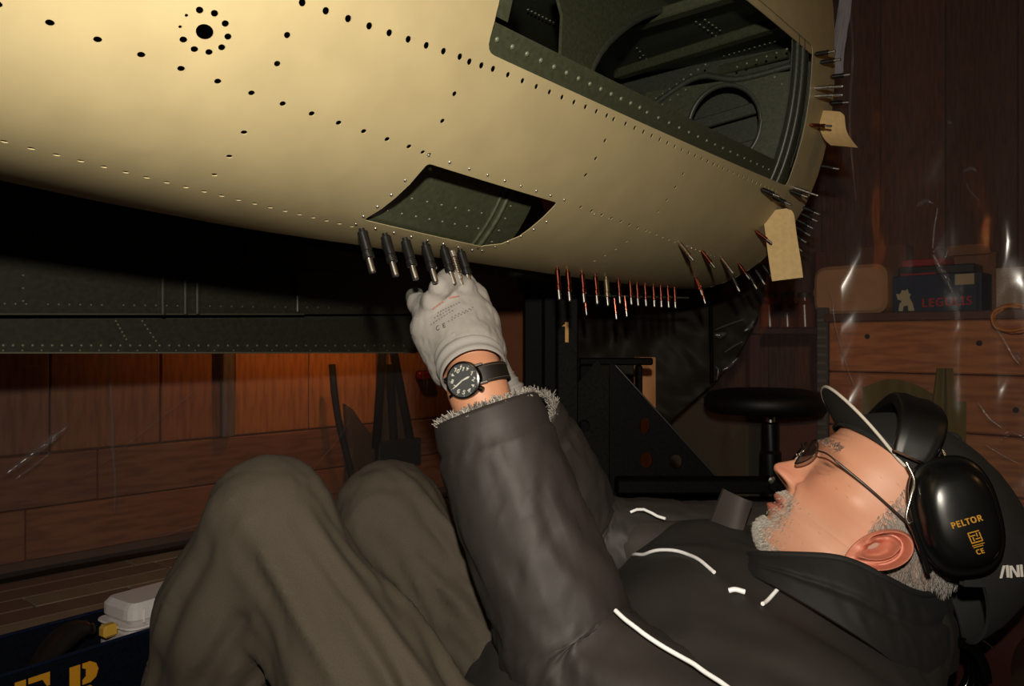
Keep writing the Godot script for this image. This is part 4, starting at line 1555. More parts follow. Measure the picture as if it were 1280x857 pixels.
	var hole := PackedVector2Array()
	for k in 40:
		hole.append(V2(0.172, -0.147) + Vector2.from_angle(TAU * k / 40) * Vector2(0.069, 0.074))
	var bs := Shape.new()
	for half in [PackedVector2Array([V2(-1, -1), V2(0.172, -1), V2(0.172, 1), V2(-1, 1)]), PackedVector2Array([V2(0.172, -1), V2(1, -1), V2(1, 1), V2(0.172, 1)])]:
		for c in Geometry2D.intersect_polygons(bk, half):
			for d in Geometry2D.clip_polygons(c, hole):
				bs.add(hull_plate(d, 0.62, 0.0025))
	var bulk := part(bs, "bulkhead", M.green_primer, o, "dark green bulkhead with a round lightening hole")
	var rim := Shape.new()
	var rp := []
	for k in 41:
		rp.append(section(0.621, 0.172 + 0.069 * cos(TAU * k / 40), -0.147 + 0.074 * sin(TAU * k / 40)))
	rim.tube(rp, 0.005, 8, false)
	part(rim, "hole_flange", M.green_dark, bulk)
	var top := Shape.new()
	top.tube(smooth_path([section(0.617, -0.03, -0.125), section(0.617, 0.06, -0.075), section(0.617, 0.13, -0.05), section(0.617, 0.2, -0.068), section(0.617, 0.3, -0.06)], 20), 0.006, 8)
	part(top, "stiffener", M.green_dark, bulk)
	var inn := Shape.new()
	inn.add(hull_plate(section_arc(0.75, -100, 180, 40, 0.01), 0.752, 0.003))
	part(inn, "end_plate", M.green_dark, o)
	for k in 2:
		part(bar_between(section(0.70, 0.05, -0.2 + 0.07 * k), section(0.70, 0.27, -0.17 + 0.07 * k), V2(0.01, 0.022), hull_v), "end_stiffener", M.green_dark, o)
	var brv := Shape.new()
	for q in [[0.01, -0.09, 0.14, -0.03, 10], [0.02, -0.105, 0.1, -0.07, 6], [0.2, -0.045, 0.29, -0.03, 6], [0.255, -0.06, 0.28, -0.09, 3]]:
		for k in q[4]:
			var f: float = k / float(q[4] - 1)
			dome(brv, section(0.6175, lerpf(q[0], q[2], f), lerpf(q[1], q[3], f)), -hull_a, 0.0024)
	part(brv, "rivet_head", M.rivet, bulk).set_meta("kind", "stuff")
	# recessed panel in the small hatch
	# it leans: flush with the skin along the lower edge, deep at the upper one
	var lean := func(phi: float) -> float: return -0.003 - 0.052 * clampf((phi + 72.5) / 18.0, 0.0, 1.2)
	var ps := Shape.new()
	ps.grid(30, 20, func(a, b): return hull(lerpf(-0.33, -0.045, a), lerpf(-73.5, -53.0, b), lean.call(lerpf(-73.5, -53.0, b))))
	ps.grid(30, 20, func(a, b): return hull(lerpf(-0.045, -0.33, a), lerpf(-73.5, -53.0, b), lean.call(lerpf(-73.5, -53.0, b)) - 0.002))
	var pocket := part(ps, "recessed_panel", M.green_primer, o, "olive panel leaning back behind the small hatch")
	var prv := Shape.new()
	for q in [[-0.27, -66.5, -0.13, -65.5, 7], [-0.27, -69.8, -0.12, -68.8, 8], [-0.19, -60.8, -0.14, -60.4, 2], [-0.085, -62.5, -0.08, -71, 4]]:
		for k in q[4]:
			var f: float = k / float(q[4] - 1)
			var phi := lerpf(q[1], q[3], f)
			dome(prv, hull(lerpf(q[0], q[2], f), phi, lean.call(phi)), hull_n(lerpf(q[0], q[2], f), phi), 0.0016)
	part(prv, "rivet_head", M.rivet, pocket).set_meta("kind", "stuff")
	for q in [[-0.112, 0.0022], [-0.099, 0.003]]:
		var strap := Shape.new()
		var sp := PackedVector3Array()
		for k in 20:
			var phi := lerpf(-73.0, -55.0, k / 19.0)
			sp.append(hull(q[0], phi, lean.call(phi) + 0.001))
		strap.tube(sp, q[1], 8)
		part(strap, "joint_strap", M.green_primer, pocket)
	# small bright fasteners round the hatch
	var fr := Shape.new()
	domes(fr, -0.302, -52.6, -0.062, -53.0, 9, 0.0017, 0.0)
	domes(fr, -0.306, -58.5, -0.303, -70.5, 4, 0.0017, 0.0)
	domes(fr, -0.296, -74, -0.1, -74.2, 8, 0.0016, 0.0)
	domes(fr, -0.056, -59, -0.085, -73.5, 6, 0.0016, 0.0)
	domes(fr, 0.02, -54.2, 0.06, -54.3, 2, 0.0012, 0.0)
	domes(fr, 0.33, -56.2, 0.50, -58, 9, 0.0012, 0.0)
	part(fr, "hatch_fastener", M.bare_metal, o).set_meta("kind", "stuff")
	# frames inside that carry the skin, seen where light falls in
	for t in [-0.487, -0.311, 0.16]:
		var rb := Shape.new()
		var path := PackedVector3Array()
		for i in 25:
			path.append(hull(t, lerpf(-98, -38, i / 24.0), -0.045))
		rb.tube(path, 0.012, 6)
		part(rb, "frame_rib", M.green_dark, o)

# ---------------------------------------------------------------- skin pins

func pin_proto(body_m: Material, r: float, l: float, tip_r: float, tip_l: float) -> Node3D:
	var o := Node3D.new()
	add_child(o)
	var s := Shape.new()
	s.lathe(Transform3D(), [V2(r * 0.55, -0.002), V2(r * 0.55, 0.003), V2(r * 0.9, 0.003), V2(r, 0.0042), V2(r, l * 0.72), V2(r * 0.86, l * 0.74), V2(r * 0.86, l * 0.78), V2(r * 1.06, l * 0.8), V2(r * 1.06, l * 0.97), V2(r * 0.9, l)], 14, 0.5)
	piece(s.commit(Transform3D()), "sleeve", body_m, o, Transform3D())
	s = Shape.new()
	s.lathe(Transform3D(), [V2(tip_r * 0.92, l - 0.001), V2(tip_r, l + tip_l * 0.5), V2(tip_r, l + tip_l * 0.93), V2(tip_r * 0.8, l + tip_l)], 12, 0.5)
	piece(s.commit(Transform3D()), "plunger", M.steel, o, Transform3D())
	s = Shape.new()
	s.lathe(Transform3D(), [V2(tip_r * 0.5, l + tip_l - 0.0004), V2(tip_r * 0.5, l + tip_l + 0.0006), V2(tip_r * 0.3, l + tip_l + 0.0008)], 10, 0.5)
	piece(s.commit(Transform3D()), "needle_end", M.pin_black, o, Transform3D())
	return o

const ORDINAL := ["first", "second", "third", "fourth", "fifth", "sixth", "seventh", "eighth", "ninth", "tenth", "eleventh", "twelfth", "thirteenth", "fourteenth", "fifteenth", "sixteenth", "seventeenth"]

func clecos():
	var kinds := {
		"black": pin_proto(M.pin_black, 0.0053, 0.031, 0.0034, 0.0145),
		"copper": pin_proto(M.pin_copper, 0.0036, 0.030, 0.0024, 0.0125),
		"zinc": pin_proto(M.pin_zinc, 0.0040, 0.030, 0.0025, 0.0125),
		"long": pin_proto(M.steel, 0.0042, 0.034, 0.0026, 0.018),
	}
	var put := func(kind: String, px: float, py: float, label: String, group: String, lean := Vector3.ZERO, size := 1.0):
		var c := hull_at(px, py)
		var r: Node3D = kinds[kind].duplicate()
		r.name = numbered({"black": "black_skin_pin", "copper": "copper_skin_pin", "zinc": "zinc_skin_pin", "long": "steel_skin_pin"}[kind])
		add_child(r)
		var n := (hull_n(c.x, c.y) + lean).normalized()
		var x := upright(hull(c.x, c.y), n)
		r.transform = Transform3D(x.basis.scaled(Vector3.ONE * size), x.origin)
		tag(r, label, "skin pin", group)
	for k in 6:
		put.call("black", [452, 481, 506, 531, 554, 575][k], [286, 292, 297.5, 303, 307.5, 312][k], "large black skin pin under the small hatch, %s of six from the left" % ORDINAL[k], "black skin pins above the glove", Vector3(0.12, 0, 0.02), 1.06)
	for k in 13:
		var kind := "zinc" if k == 4 else "copper"
		put.call(kind, [696.5, 709.5, 727.5, 744, 757.5, 773, 787.5, 796, 806, 816.5, 825.5, 834.5, 843][k], [334, 337, 340, 343, 346, 348.5, 351, 352.5, 354, 355.5, 356.5, 357.5, 358.5][k],
			("dull zinc skin pin, fifth from the left in the hanging belly row" if k == 4 else "copper skin pin hanging from the belly edge, %s from the row's left end" % ORDINAL[k]), "copper skin pins along the belly edge", Vector3(-0.12, -0.12, 0.0), 1.1 if k < 5 else 0.97)
	var under := [["copper", 731, 372, 0.55], ["copper", 768, 374, 0.72], ["copper", 781, 371, 0.72]]
	for k in 3:
		var r: Node3D = kinds.copper.duplicate()
		r.name = numbered("copper_skin_pin")
		add_child(r)
		var p := at(under[k][1], under[k][2], 1.62)
		var tip := upright(p, Vector3(0.1, -1, 0.02))
		r.transform = tip
		r.scale = Vector3.ONE * (0.95 - 0.12 * int(k == 0))
		tag(r, "copper skin pin in the flange below the main copper row, %s of three" % ORDINAL[k], "skin pin", "copper skin pins in the far belly flange")
	var fl := Shape.new()
	fl.tube([at(690, 368, 1.60), at(860, 372, 1.66)], 0.006, 6, true, 0.4)
	var f = thing("belly_flange", "dark narrow flange behind the hanging copper pins on the far belly edge", "flange", at(690, 368, 1.60))
	part(fl, "strip", M.green_dark, f)
	# nose edge of the skin, from the bottom round to the top
	var edge := [["copper", 869, 346, "copper skin pin at the lower nose corner, hanging nearly straight down"], ["copper", 876, 357, "copper skin pin lowest of the nose corner, touching the next copper one"],
		["zinc", 849, 303, "dull zinc skin pin on the curved belly, left of the other slanting ones"], ["copper", 877, 313, "copper skin pin slanting on the curved belly, between two zinc ones"],
		["zinc", 901, 321, "dull zinc skin pin slanting right of a copper one, above a black pin"], ["copper", 923, 329, "copper skin pin slanting nearest the lower end of the long paper tag"],
		["black", 915, 345, "black skin pin with long bright tip hanging below the slanting zinc pin"], ["black", 936, 343, "small black skin pin left of the long paper tag, first of three close together"],
		["black", 945, 338, "small black skin pin left of the long paper tag, second of three close together"], ["black", 954, 332, "small black skin pin half hidden behind the long paper tag"],
		["copper", 944, 288, "copper skin pin poking out at the left edge of the long paper tag"], ["black", 951, 236, "black skin pin at the lower corner of the cockpit opening, upper of two"],
		["black", 966, 246, "black skin pin at the lower corner of the cockpit opening, lower of two"], ["long", 992, 234, "long bright steel skin pin right of the opening's lower corner"],
		["black", 987, 238, "black skin pin tucked under the long bright steel one"], ["black", 1004, 259, "black skin pin just below the long bright steel one on the nose edge"],
		["black", 1002, 267, "black skin pin on the nose edge, uppermost of the tight lower cluster"], ["black", 997, 275, "black skin pin on the nose edge, second of the tight lower cluster"],
		["black", 994, 283, "black skin pin on the nose edge, third of the tight lower cluster"], ["black", 990, 291, "black skin pin on the nose edge, fourth of the tight lower cluster"],
		["black", 986, 301, "black skin pin on the nose edge, fifth of the tight lower cluster"], ["black", 983, 309, "black skin pin on the nose edge, lowest of the tight lower cluster"],
		["black", 1026, 207, "lone black skin pin on the nose edge below the curled paper tag"], ["copper", 1012, 156, "copper skin pin that carries the curled paper tag"],
		["black", 1037, 129, "slim dark skin pin just above the curled paper tag"], ["long", 1019, 120, "bright steel skin pin on the nose strip, lower of two side by side"],
		["long", 1019, 110, "bright steel skin pin on the nose strip, upper of two side by side"], ["black", 1038, 96, "black skin pin on the nose strip above the two bright steel ones"],
		["black", 1025, 78, "black skin pin near the top of the nose strip, lower of two"], ["black", 1018, 68, "black skin pin near the top of the nose strip, uppermost of all"]]
	for e in edge:
		var sz := 0.78 if e[0] == "black" else 0.9
		put.call(e[0], e[1], e[2], e[3], "skin pins round the nose edge", Vector3.ZERO, sz)
	for k in kinds:
		kinds[k].queue_free()
		remove_child(kinds[k])
	# the pin the glove is just fitting, still with its bare spring
	var b := hull_at(564, 309)
	var t = thing("spring_pin", "brass coloured spring skin pin held between the fingertips of the grey glove", "skin pin", hull(b.x, b.y))
	var n := (hull_n(b.x, b.y) + Vector3(0.12, 0, 0.02)).normalized()
	var x := upright(hull(b.x, b.y, 0.004), n)
	var s := Shape.new()
	s.lathe(x, [V2(0.003, 0), V2(0.0045, 0.001), V2(0.0045, 0.008), V2(0.0025, 0.009), V2(0.002, 0.03), V2(0.004, 0.031), V2(0.004, 0.036), V2(0.003, 0.037), V2(0.003, 0.043)], 12, 0.5)
	part(s, "shank", M.bare_metal, t)
	s = Shape.new()
	var coil := PackedVector3Array()
	for k in 81:
		var a := TAU * 7 * k / 80.0
		coil.append(x * Vector3(cos(a) * 0.0038, 0.009 + 0.021 * k / 80.0, sin(a) * 0.0038))
	s.tube(coil, 0.0007, 5)
	part(s, "spring", M.pin_zinc, t)

func paper_tag(called: String, label: String, top: Vector3, down: Vector3, side: Vector3, w: float, l: float, curl: float, pin: Vector3):
	var o = thing(called, label, "paper tag", top, "")
	var n := down.cross(side).normalized()
	var s := Shape.new()
	var outline := func(b: float) -> float:
		return w * 0.5 * (1.0 if b > 0.1 else lerpf(0.66, 1.0, sqrt(b / 0.1)))
	for face_side in [1, -1]:
		var sheet_fn := func(a, b) -> Vector3:
			var q: float = (a * 2 - 1) * outline.call(b)
			var bend := curl * pow(maxf(0, b - 0.35), 2.0)
			return top + down * (b * l) + side * q + n * (bend * l * 0.9 + 0.0004 * face_side + 0.0015 * sin(b * 7 + a * 2))
		if face_side == -1:
			s.grid(8, 24, sheet_fn)
		else:
			s.grid(8, 24, func(a, b): return sheet_fn.call(1 - a, b))
	part(s, "card", M.tag_paper, o)
	var e := Shape.new()
	var c := top + down * (0.1 * l)
	e.lathe(upright(c, n), [V2(0.0022, -0.0012), V2(0.0052, -0.0012), V2(0.0052, 0.0014), V2(0.0022, 0.0014), V2(0.0022, -0.0012)], 16, 0.5, false)
	part(e, "eyelet", M.tag_paper, o)
	e = Shape.new()
	e.lathe(upright(c, n), [V2(0.0021, -0.001), V2(0.0021, 0.001)], 12, 0.5)
	part(e, "eyelet_hole", M.hole, o)
	e = Shape.new()
	e.tube(smooth_path([c + n * 0.002, c.lerp(pin, 0.5) + Vector3(0, 0.004, 0) + n * 0.003, pin, c.lerp(pin, 0.5) - Vector3(0, 0.004, 0) - n * 0.002, c - n * 0.002], 16), 0.0006, 5)
	part(e, "string", M.tag_paper, o)

func tags():
	var c := hull_at(972, 262)
	var p := hull(c.x, c.y, 0.012)
	paper_tag("paper_tag", "long blank manila tag hanging by its eyelet below the opening's lower corner", at(972, 262, 1.455), Vector3(0.135, -1.0, 0.02).normalized(), Vector3(1, 0.12, 0.1).normalized(), 0.055, 0.128, 0.0, hull(c.x, c.y, 0.01))
	paper_tag("paper_tag", "short blank manila tag with curled lower edge on the copper pin of the nose strip", at(1038, 139, 1.49), Vector3(0.1, -0.93, 0.12).normalized(), Vector3(1, -0.03, -0.2).normalized(), 0.055, 0.078, 0.75, at(1040, 157, 1.51))

# ---------------------------------------------------------------- smooth bodies from bones

class Field:
	var a := PackedVector3Array()
	var b := PackedVector3Array()
	var ra := PackedFloat32Array()
	var rb := PackedFloat32Array()
	var k := PackedFloat32Array()

	func bone(p: Vector3, q: Vector3, r0: float, r1: float, blend := 0.03):
		a.append(p)
		b.append(q)
		ra.append(r0)
		rb.append(r1)
		k.append(blend)

	func chain(p: Array, r: Array, blend := 0.02):
		for i in p.size() - 1:
			bone(p[i], p[i + 1], r[i], r[i + 1], blend)

	func one(i: int, p: Vector3) -> float:
		var ba := b[i] - a[i]
		var h := clampf((p - a[i]).dot(ba) / maxf(ba.length_squared(), 1e-9), 0, 1)
		return (p - a[i] - ba * h).length() - lerpf(ra[i], rb[i], h)

	func dist(p: Vector3, list: PackedInt32Array) -> float:
		var d := 9.0
		for i in list:
			var e := one(i, p)
			var w := k[i]
			var h := maxf(w - absf(d - e), 0.0) / w
			d = minf(d, e) - h * h * w * 0.25
		return d

	func everything() -> PackedInt32Array:
		var l := PackedInt32Array()
		for i in a.size():
			l.append(i)
		return l

	# first point of the surface along a ray
	func cast(o: Vector3, dir: Vector3) -> Vector3:
		var l := everything()
		var t := 0.3
		for i in 90:
			var d := dist(o + dir * t, l)
			if d < 0.0004 or t > 3:
				break
			t += d * 0.8
		return o + dir * t

	func normal(p: Vector3) -> Vector3:
		var l := everything()
		var e := 0.002
		return Vector3(dist(p + Vector3(e, 0, 0), l) - dist(p - Vector3(e, 0, 0), l), dist(p + Vector3(0, e, 0), l) - dist(p - Vector3(0, e, 0), l), dist(p + Vector3(0, 0, e), l) - dist(p - Vector3(0, 0, e), l)).normalized()

	# surface nets, computed only in blocks near the surface; grow moves the surface outward
	func mesh(cell: float, grow := 0.0, keep = null) -> Shape:
		var lo := Vector3(9, 9, 9)
		var hi := -lo
		for i in a.size():
			var r := maxf(ra[i], rb[i]) + absf(grow) + cell * 2
			lo = lo.min(a[i] - Vector3.ONE * r).min(b[i] - Vector3.ONE * r)
			hi = hi.max(a[i] + Vector3.ONE * r).max(b[i] + Vector3.ONE * r)
		var B := 5
		var nb := Vector3i(((hi - lo) / (cell * B)).ceil()) + Vector3i.ONE
		var nx := nb.x * B + 1
		var ny := nb.y * B + 1
		var nz := nb.z * B + 1
		var val := PackedFloat32Array()
		val.resize(nx * ny * nz)
		val.fill(99.0)
		var half := cell * B * 0.5 * 1.75
		var every := everything()
		var blocks := []
		for bz in nb.z:
			for by in nb.y:
				for bx in nb.x:
					var c := lo + Vector3(bx + 0.5, by + 0.5, bz + 0.5) * (cell * B)
					var l := PackedInt32Array()
					var near := 9.0
					for i in every:
						var d := one(i, c)
						near = minf(near, d)
						if d < half + 0.05 + absf(grow):
							l.append(i)
					if near - grow > half + 0.012:
						continue
					if absf(dist(c, every) - grow) > half + 0.004:
						continue
					blocks.append(Vector3i(bx, by, bz))
					for z in range(bz * B, bz * B + B + 1):
						for y in range(by * B, by * B + B + 1):
							var at0 := (z * ny + y) * nx
							for x in range(bx * B, bx * B + B + 1):
								if val[at0 + x] > 90.0:
									val[at0 + x] = dist(lo + Vector3(x, y, z) * cell, l) - grow
		var s := Shape.new()
		var ids := PackedInt32Array()
		ids.resize(nx * ny * nz)
		ids.fill(-1)
		var off := [0, 1, nx, nx + 1, nx * ny, nx * ny + 1, nx * ny + nx, nx * ny + nx + 1]
		for q in blocks:
			for z in range(q.z * B, q.z * B + B):
				for y in range(q.y * B, q.y * B + B):
					for x in range(q.x * B, q.x * B + B):
						var i0: int = (z * ny + y) * nx + x
						var sum := Vector3.ZERO
						var n := 0
						var f := [val[i0], val[i0 + 1], val[i0 + nx], val[i0 + nx + 1], val[i0 + off[4]], val[i0 + off[5]], val[i0 + off[6]], val[i0 + off[7]]]
						var neg := 0
						for m in f:
							if m < 0:
								neg += 1
						if neg == 0 or neg == 8:
							continue
						for e in [[0, 1], [2, 3], [4, 5], [6, 7], [0, 2], [1, 3], [4, 6], [5, 7], [0, 4], [1, 5], [2, 6], [3, 7]]:
							var u: float = f[e[0]]
							var w: float = f[e[1]]
							if (u < 0) != (w < 0):
								var t := u / (u - w)
								var p0 := Vector3(e[0] & 1, (e[0] >> 1) & 1, e[0] >> 2)
								var p1 := Vector3(e[1] & 1, (e[1] >> 1) & 1, e[1] >> 2)
								sum += p0.lerp(p1, t)
								n += 1
						ids[i0] = s.vert(lo + (Vector3(x, y, z) + sum / n) * cell)
		for q in blocks:
			for z in range(q.z * B, q.z * B + B):
				for y in range(q.y * B, q.y * B + B):
					for x in range(q.x * B, q.x * B + B):
						var i0: int = (z * ny + y) * nx + x
						var c := val[i0] < 0
						for ax in 3:
							var st: int = [1, nx, nx * ny][ax]
							var s1: int = [nx, nx * ny, 1][ax]
							var s2: int = [nx * ny, 1, nx][ax]
							if i0 + st >= val.size() or val[i0 + st] > 90.0 or (val[i0 + st] < 0) == c:
								continue
							if i0 - s1 - s2 < 0:
								continue
							var v0 := ids[i0]
							var v1 := ids[i0 - s1]
							var v2 := ids[i0 - s1 - s2]
							var v3 := ids[i0 - s2]
							if v0 < 0 or v1 < 0 or v2 < 0 or v3 < 0:
								continue
							if keep != null and not keep.call(s.v[v0]):
								continue
							if c:
								s.quad(v0, v1, v2, v3)
							else:
								s.quad(v0, v3, v2, v1)
		return s

# moves every vertex along its normal
func ruffle(s: Shape, fn: Callable) -> Shape:
	var n := s.normals()
	for i in s.v.size():
		s.v[i] += n[i] * float(fn.call(s.v[i], n[i]))
	return s

# rounds off what is sharper than the mesh can show
func calm(s: Shape, times: int) -> Shape:
	for k in times:
		var sum := PackedVector3Array()
		sum.resize(s.v.size())
		var n := PackedInt32Array()
		n.resize(s.v.size())
		for i in range(0, s.idx.size(), 3):
			var a := s.idx[i]
			var b := s.idx[i + 1]
			var c := s.idx[i + 2]
			sum[a] += s.v[b] + s.v[c]
			sum[b] += s.v[a] + s.v[c]
			sum[c] += s.v[a] + s.v[b]
			n[a] += 2
			n[b] += 2
			n[c] += 2
		for i in s.v.size():
			if n[i] > 0:
				s.v[i] = s.v[i].lerp(sum[i] / n[i], 0.5)
	return s

func noise3(sd: int, octaves := 3) -> FastNoiseLite:
	var n := FastNoiseLite.new()
	n.seed = sd
	n.noise_type = FastNoiseLite.TYPE_SIMPLEX_SMOOTH
	n.frequency = 1.0
	n.fractal_octaves = octaves
	return n

# folds that run along an axis: noise squeezed along it, sharpened to soft ridges
func folds(n: FastNoiseLite, p: Vector3, axis: Vector3, across: float, along: float) -> float:
	var t := p.dot(axis)
	var q := (p - axis * t) * across + axis * (t * along)
	var f := n.get_noise_3dv(q)
	return 1.0 - 2.0 * sqrt(f * f + 0.006)

# ---------------------------------------------------------------- the man

var J := {}
var head_xf := Transform3D()

func joints():
	J.hip_l = Vector3(-0.045, 0.14, -0.73)
	J.knee_l = at(341, 652, 0.86)
	J.ankle_l = Vector3(-0.372, 0.10, -0.95)
	J.hip_r = Vector3(0.05, 0.13, -0.98)
	J.knee_r = at(489, 646, 1.02)
	J.ankle_r = Vector3(-0.25, 0.10, -1.16)
	J.sho_l = Vector3(0.27, 0.17, -0.66)
	J.elb_l = at(714, 822, 0.835)
	J.wri_l = at(597, 486, 0.885)
	J.sho_r = Vector3(0.40, 0.30, -1.07)
	J.elb_r = at(738, 676, 1.12)
	J.wri_r = at(627, 522, 1.03)
	J.neck = at(1090, 752, 0.90)
	var t := deg_to_rad(-15.0)
	var f := Vector3(-0.78, 0.6258, 0)
	var u := Vector3(0.6258, 0.78, 0)
	head_xf = Transform3D(Basis(Vector3(0, 0, 1), u, f).orthonormalized(), at(1094, 651, 0.90))
	head_xf.basis = head_xf.basis.rotated(u, t)

func table(rows: Array, x: float, c: int) -> float:
	# rows fall in their first column; smooth between them
	if x >= rows[0][0]:
		return rows[0][c]
	for i in rows.size() - 1:
		if x >= rows[i + 1][0]:
			var f: float = (rows[i][0] - x) / (rows[i][0] - rows[i + 1][0])
			var p0: float = rows[maxi(i - 1, 0)][c]
			var p3: float = rows[mini(i + 2, rows.size() - 1)][c]
			return cubic_interpolate(rows[i][c], rows[i + 1][c], p0 if i > 0 else rows[i][c], p3, f)
	return rows[-1][c]

# height on the head, front (without the nose), back, half width, roundness of the front
const HEAD := [[0.06, 0.090, 0.098, 0.0765, 2.3], [0.035, 0.0945, 0.099, 0.077, 2.4], [0.022, 0.0925, 0.099, 0.076, 2.4], [0.0, 0.0890, 0.097, 0.075, 2.3], [-0.02, 0.0905, 0.092, 0.0725, 2.15], [-0.031, 0.0935, 0.088, 0.0705, 2.05],
	[-0.0455, 0.0955, 0.080, 0.0675, 2.0], [-0.052, 0.0955, 0.076, 0.066, 1.95], [-0.0595, 0.0950, 0.073, 0.064, 1.95], [-0.070, 0.0930, 0.069, 0.0615, 1.9], [-0.084, 0.0915, 0.066, 0.057, 1.85], [-0.098, 0.0845, 0.065, 0.051, 1.85],
	[-0.106, 0.069, 0.064, 0.050, 1.9], [-0.114, 0.054, 0.064, 0.051, 2.0], [-0.135, 0.050, 0.064, 0.0535, 2.0], [-0.20, 0.052, 0.068, 0.058, 2.0]]
const NOSE := [[0.03, 0.0, 0.007], [0.022, 0.0035, 0.007], [0.012, 0.0105, 0.0075], [0.0, 0.0185, 0.0085], [-0.009, 0.0255, 0.0105], [-0.0155, 0.0300, 0.0125], [-0.0200, 0.0302, 0.0145], [-0.0245, 0.0255, 0.016], [-0.0285, 0.0130, 0.015], [-0.0325, 0.0, 0.012]]

func bump(x: float, y: float, cx: float, cy: float, r: float, ry := 0.0) -> float:
	var dy := (y - cy) / (ry if ry > 0 else r)
	var dx := (x - cx) / r
	return exp(-dx * dx - dy * dy)

func head_local(th: float, y: float) -> Vector3:
	var yy := y
	var k := 1.0
	if y > 0.06:
		k = sqrt(maxf(0.0, 1.0 - pow((y - 0.06) / 0.058, 2.0)))
		yy = 0.06
	var zf := table(HEAD, yy, 1) * k
	var zb := table(HEAD, yy, 2) * k
	var w := table(HEAD, yy, 3) * k
	var e := table(HEAD, yy, 4)
	var c := cos(th)
	var s := sin(th)
	if c < 0:
		e = 2.1
	var r := 1.0 / pow(pow(absf(c), e) + pow(absf(s), e), 1.0 / e)
	var x := w * s * r
	var z := (zf if c > 0 else zb) * c * r
	if c > 0:
		var ax := absf(x)
		if y < 0.03 and y > -0.0325:
			z += table(NOSE, y, 1) * exp(-pow(ax / table(NOSE, y, 2), 2.4))
		z += 0.0055 * bump(ax, y, 0.0125, -0.0215, 0.0055, 0.0055)
		z -= 0.0045 * bump(ax, y, 0.0175, -0.0185, 0.003, 0.006)
		z -= 0.0125 * bump(ax, y, 0.033, 0.0165, 0.0165, 0.0105)
		z += 0.0075 * bump(ax, y, 0.032, 0.0165, 0.0115, 0.0075)
		z -= 0.0018 * exp(-pow((y - 0.0145 - 0.5 * (ax - 0.032) * (ax - 0.032) * 20.0) / 0.0012, 2.0)) * bump(ax, 0, 0.032, 0, 0.012)
		z += 0.0035 * bump(ax, y, 0.027, 0.034, 0.02, 0.006)
		z += 0.004 * bump(ax, y, 0.048, -0.006, 0.02, 0.014)
		# lines of the brow, bags and crow's feet
		for q in [0.0455, 0.0525]:
			z -= 0.0009 * exp(-pow((y - q - 0.9 * x * x) / 0.0011, 2.0)) * smoothstep(0.05, 0.03, ax)
		z -= 0.0016 * exp(-pow((y - 0.0015 - 9.0 * pow(ax - 0.031, 2.0)) / 0.0016, 2.0)) * bump(ax, 0, 0.031, 0, 0.015)
		z += 0.0012 * bump(ax, y, 0.031, 0.0055, 0.013, 0.004)
		z -= 0.003 * bump(ax, y, 0.0078, -0.0282, 0.0042, 0.0022)
		# fold from the wing of the nose to the corner of the mouth
		var fx := 0.0185 + (-0.0235 - y) * 0.42
		if y < -0.016 and y > -0.062:
			z -= 0.0026 * exp(-pow((ax - fx) / 0.0032, 2.0)) * smoothstep(-0.062, -0.045, y) * smoothstep(-0.016, -0.024, y)
			z += 0.0018 * exp(-pow((ax - fx - 0.008) / 0.006, 2.0)) * smoothstep(-0.06, -0.04, y) * smoothstep(-0.016, -0.026, y)
		# forehead, lips and chin stand out at the middle only
		z += 0.003 * bump(x, y, 0.0, 0.036, 0.022, 0.008) - 0.003 * bump(x, y, 0.0, 0.019, 0.014, 0.007)
		z += 0.0062 * bump(x, y, 0.0, -0.0455, 0.021, 0.0048) + 0.0062 * bump(x, y, 0.0, -0.0595, 0.019, 0.0050) - 0.0015 * bump(x, y, 0.0, -0.0715, 0.02, 0.005) + 0.005 * bump(x, y, 0.0, -0.086, 0.019, 0.011)
		# lips part
		z -= 0.0045 * exp(-pow((y + 0.0525 + 1.4 * x * x) / 0.0017, 2.0)) * smoothstep(0.029, 0.02, ax)
		z -= 0.0015 * bump(ax, y, 0.0, -0.038, 0.0035, 0.006)
		z -= 0.002 * bump(ax, y, 0.028, -0.053, 0.005, 0.006)
	# cheek hollow and jaw line on the side
	x += signf(s) * (0.0035 * bump(z, y, 0.045, -0.005, 0.022, 0.016) - 0.003 * bump(z, y, 0.05, -0.045, 0.025, 0.02) + 0.0035 * bump(z, y, 0.012, -0.078, 0.03, 0.014))
	if y < -0.1:
		z += (-0.1 - y) * 0.42
	return Vector3(x, y, z)

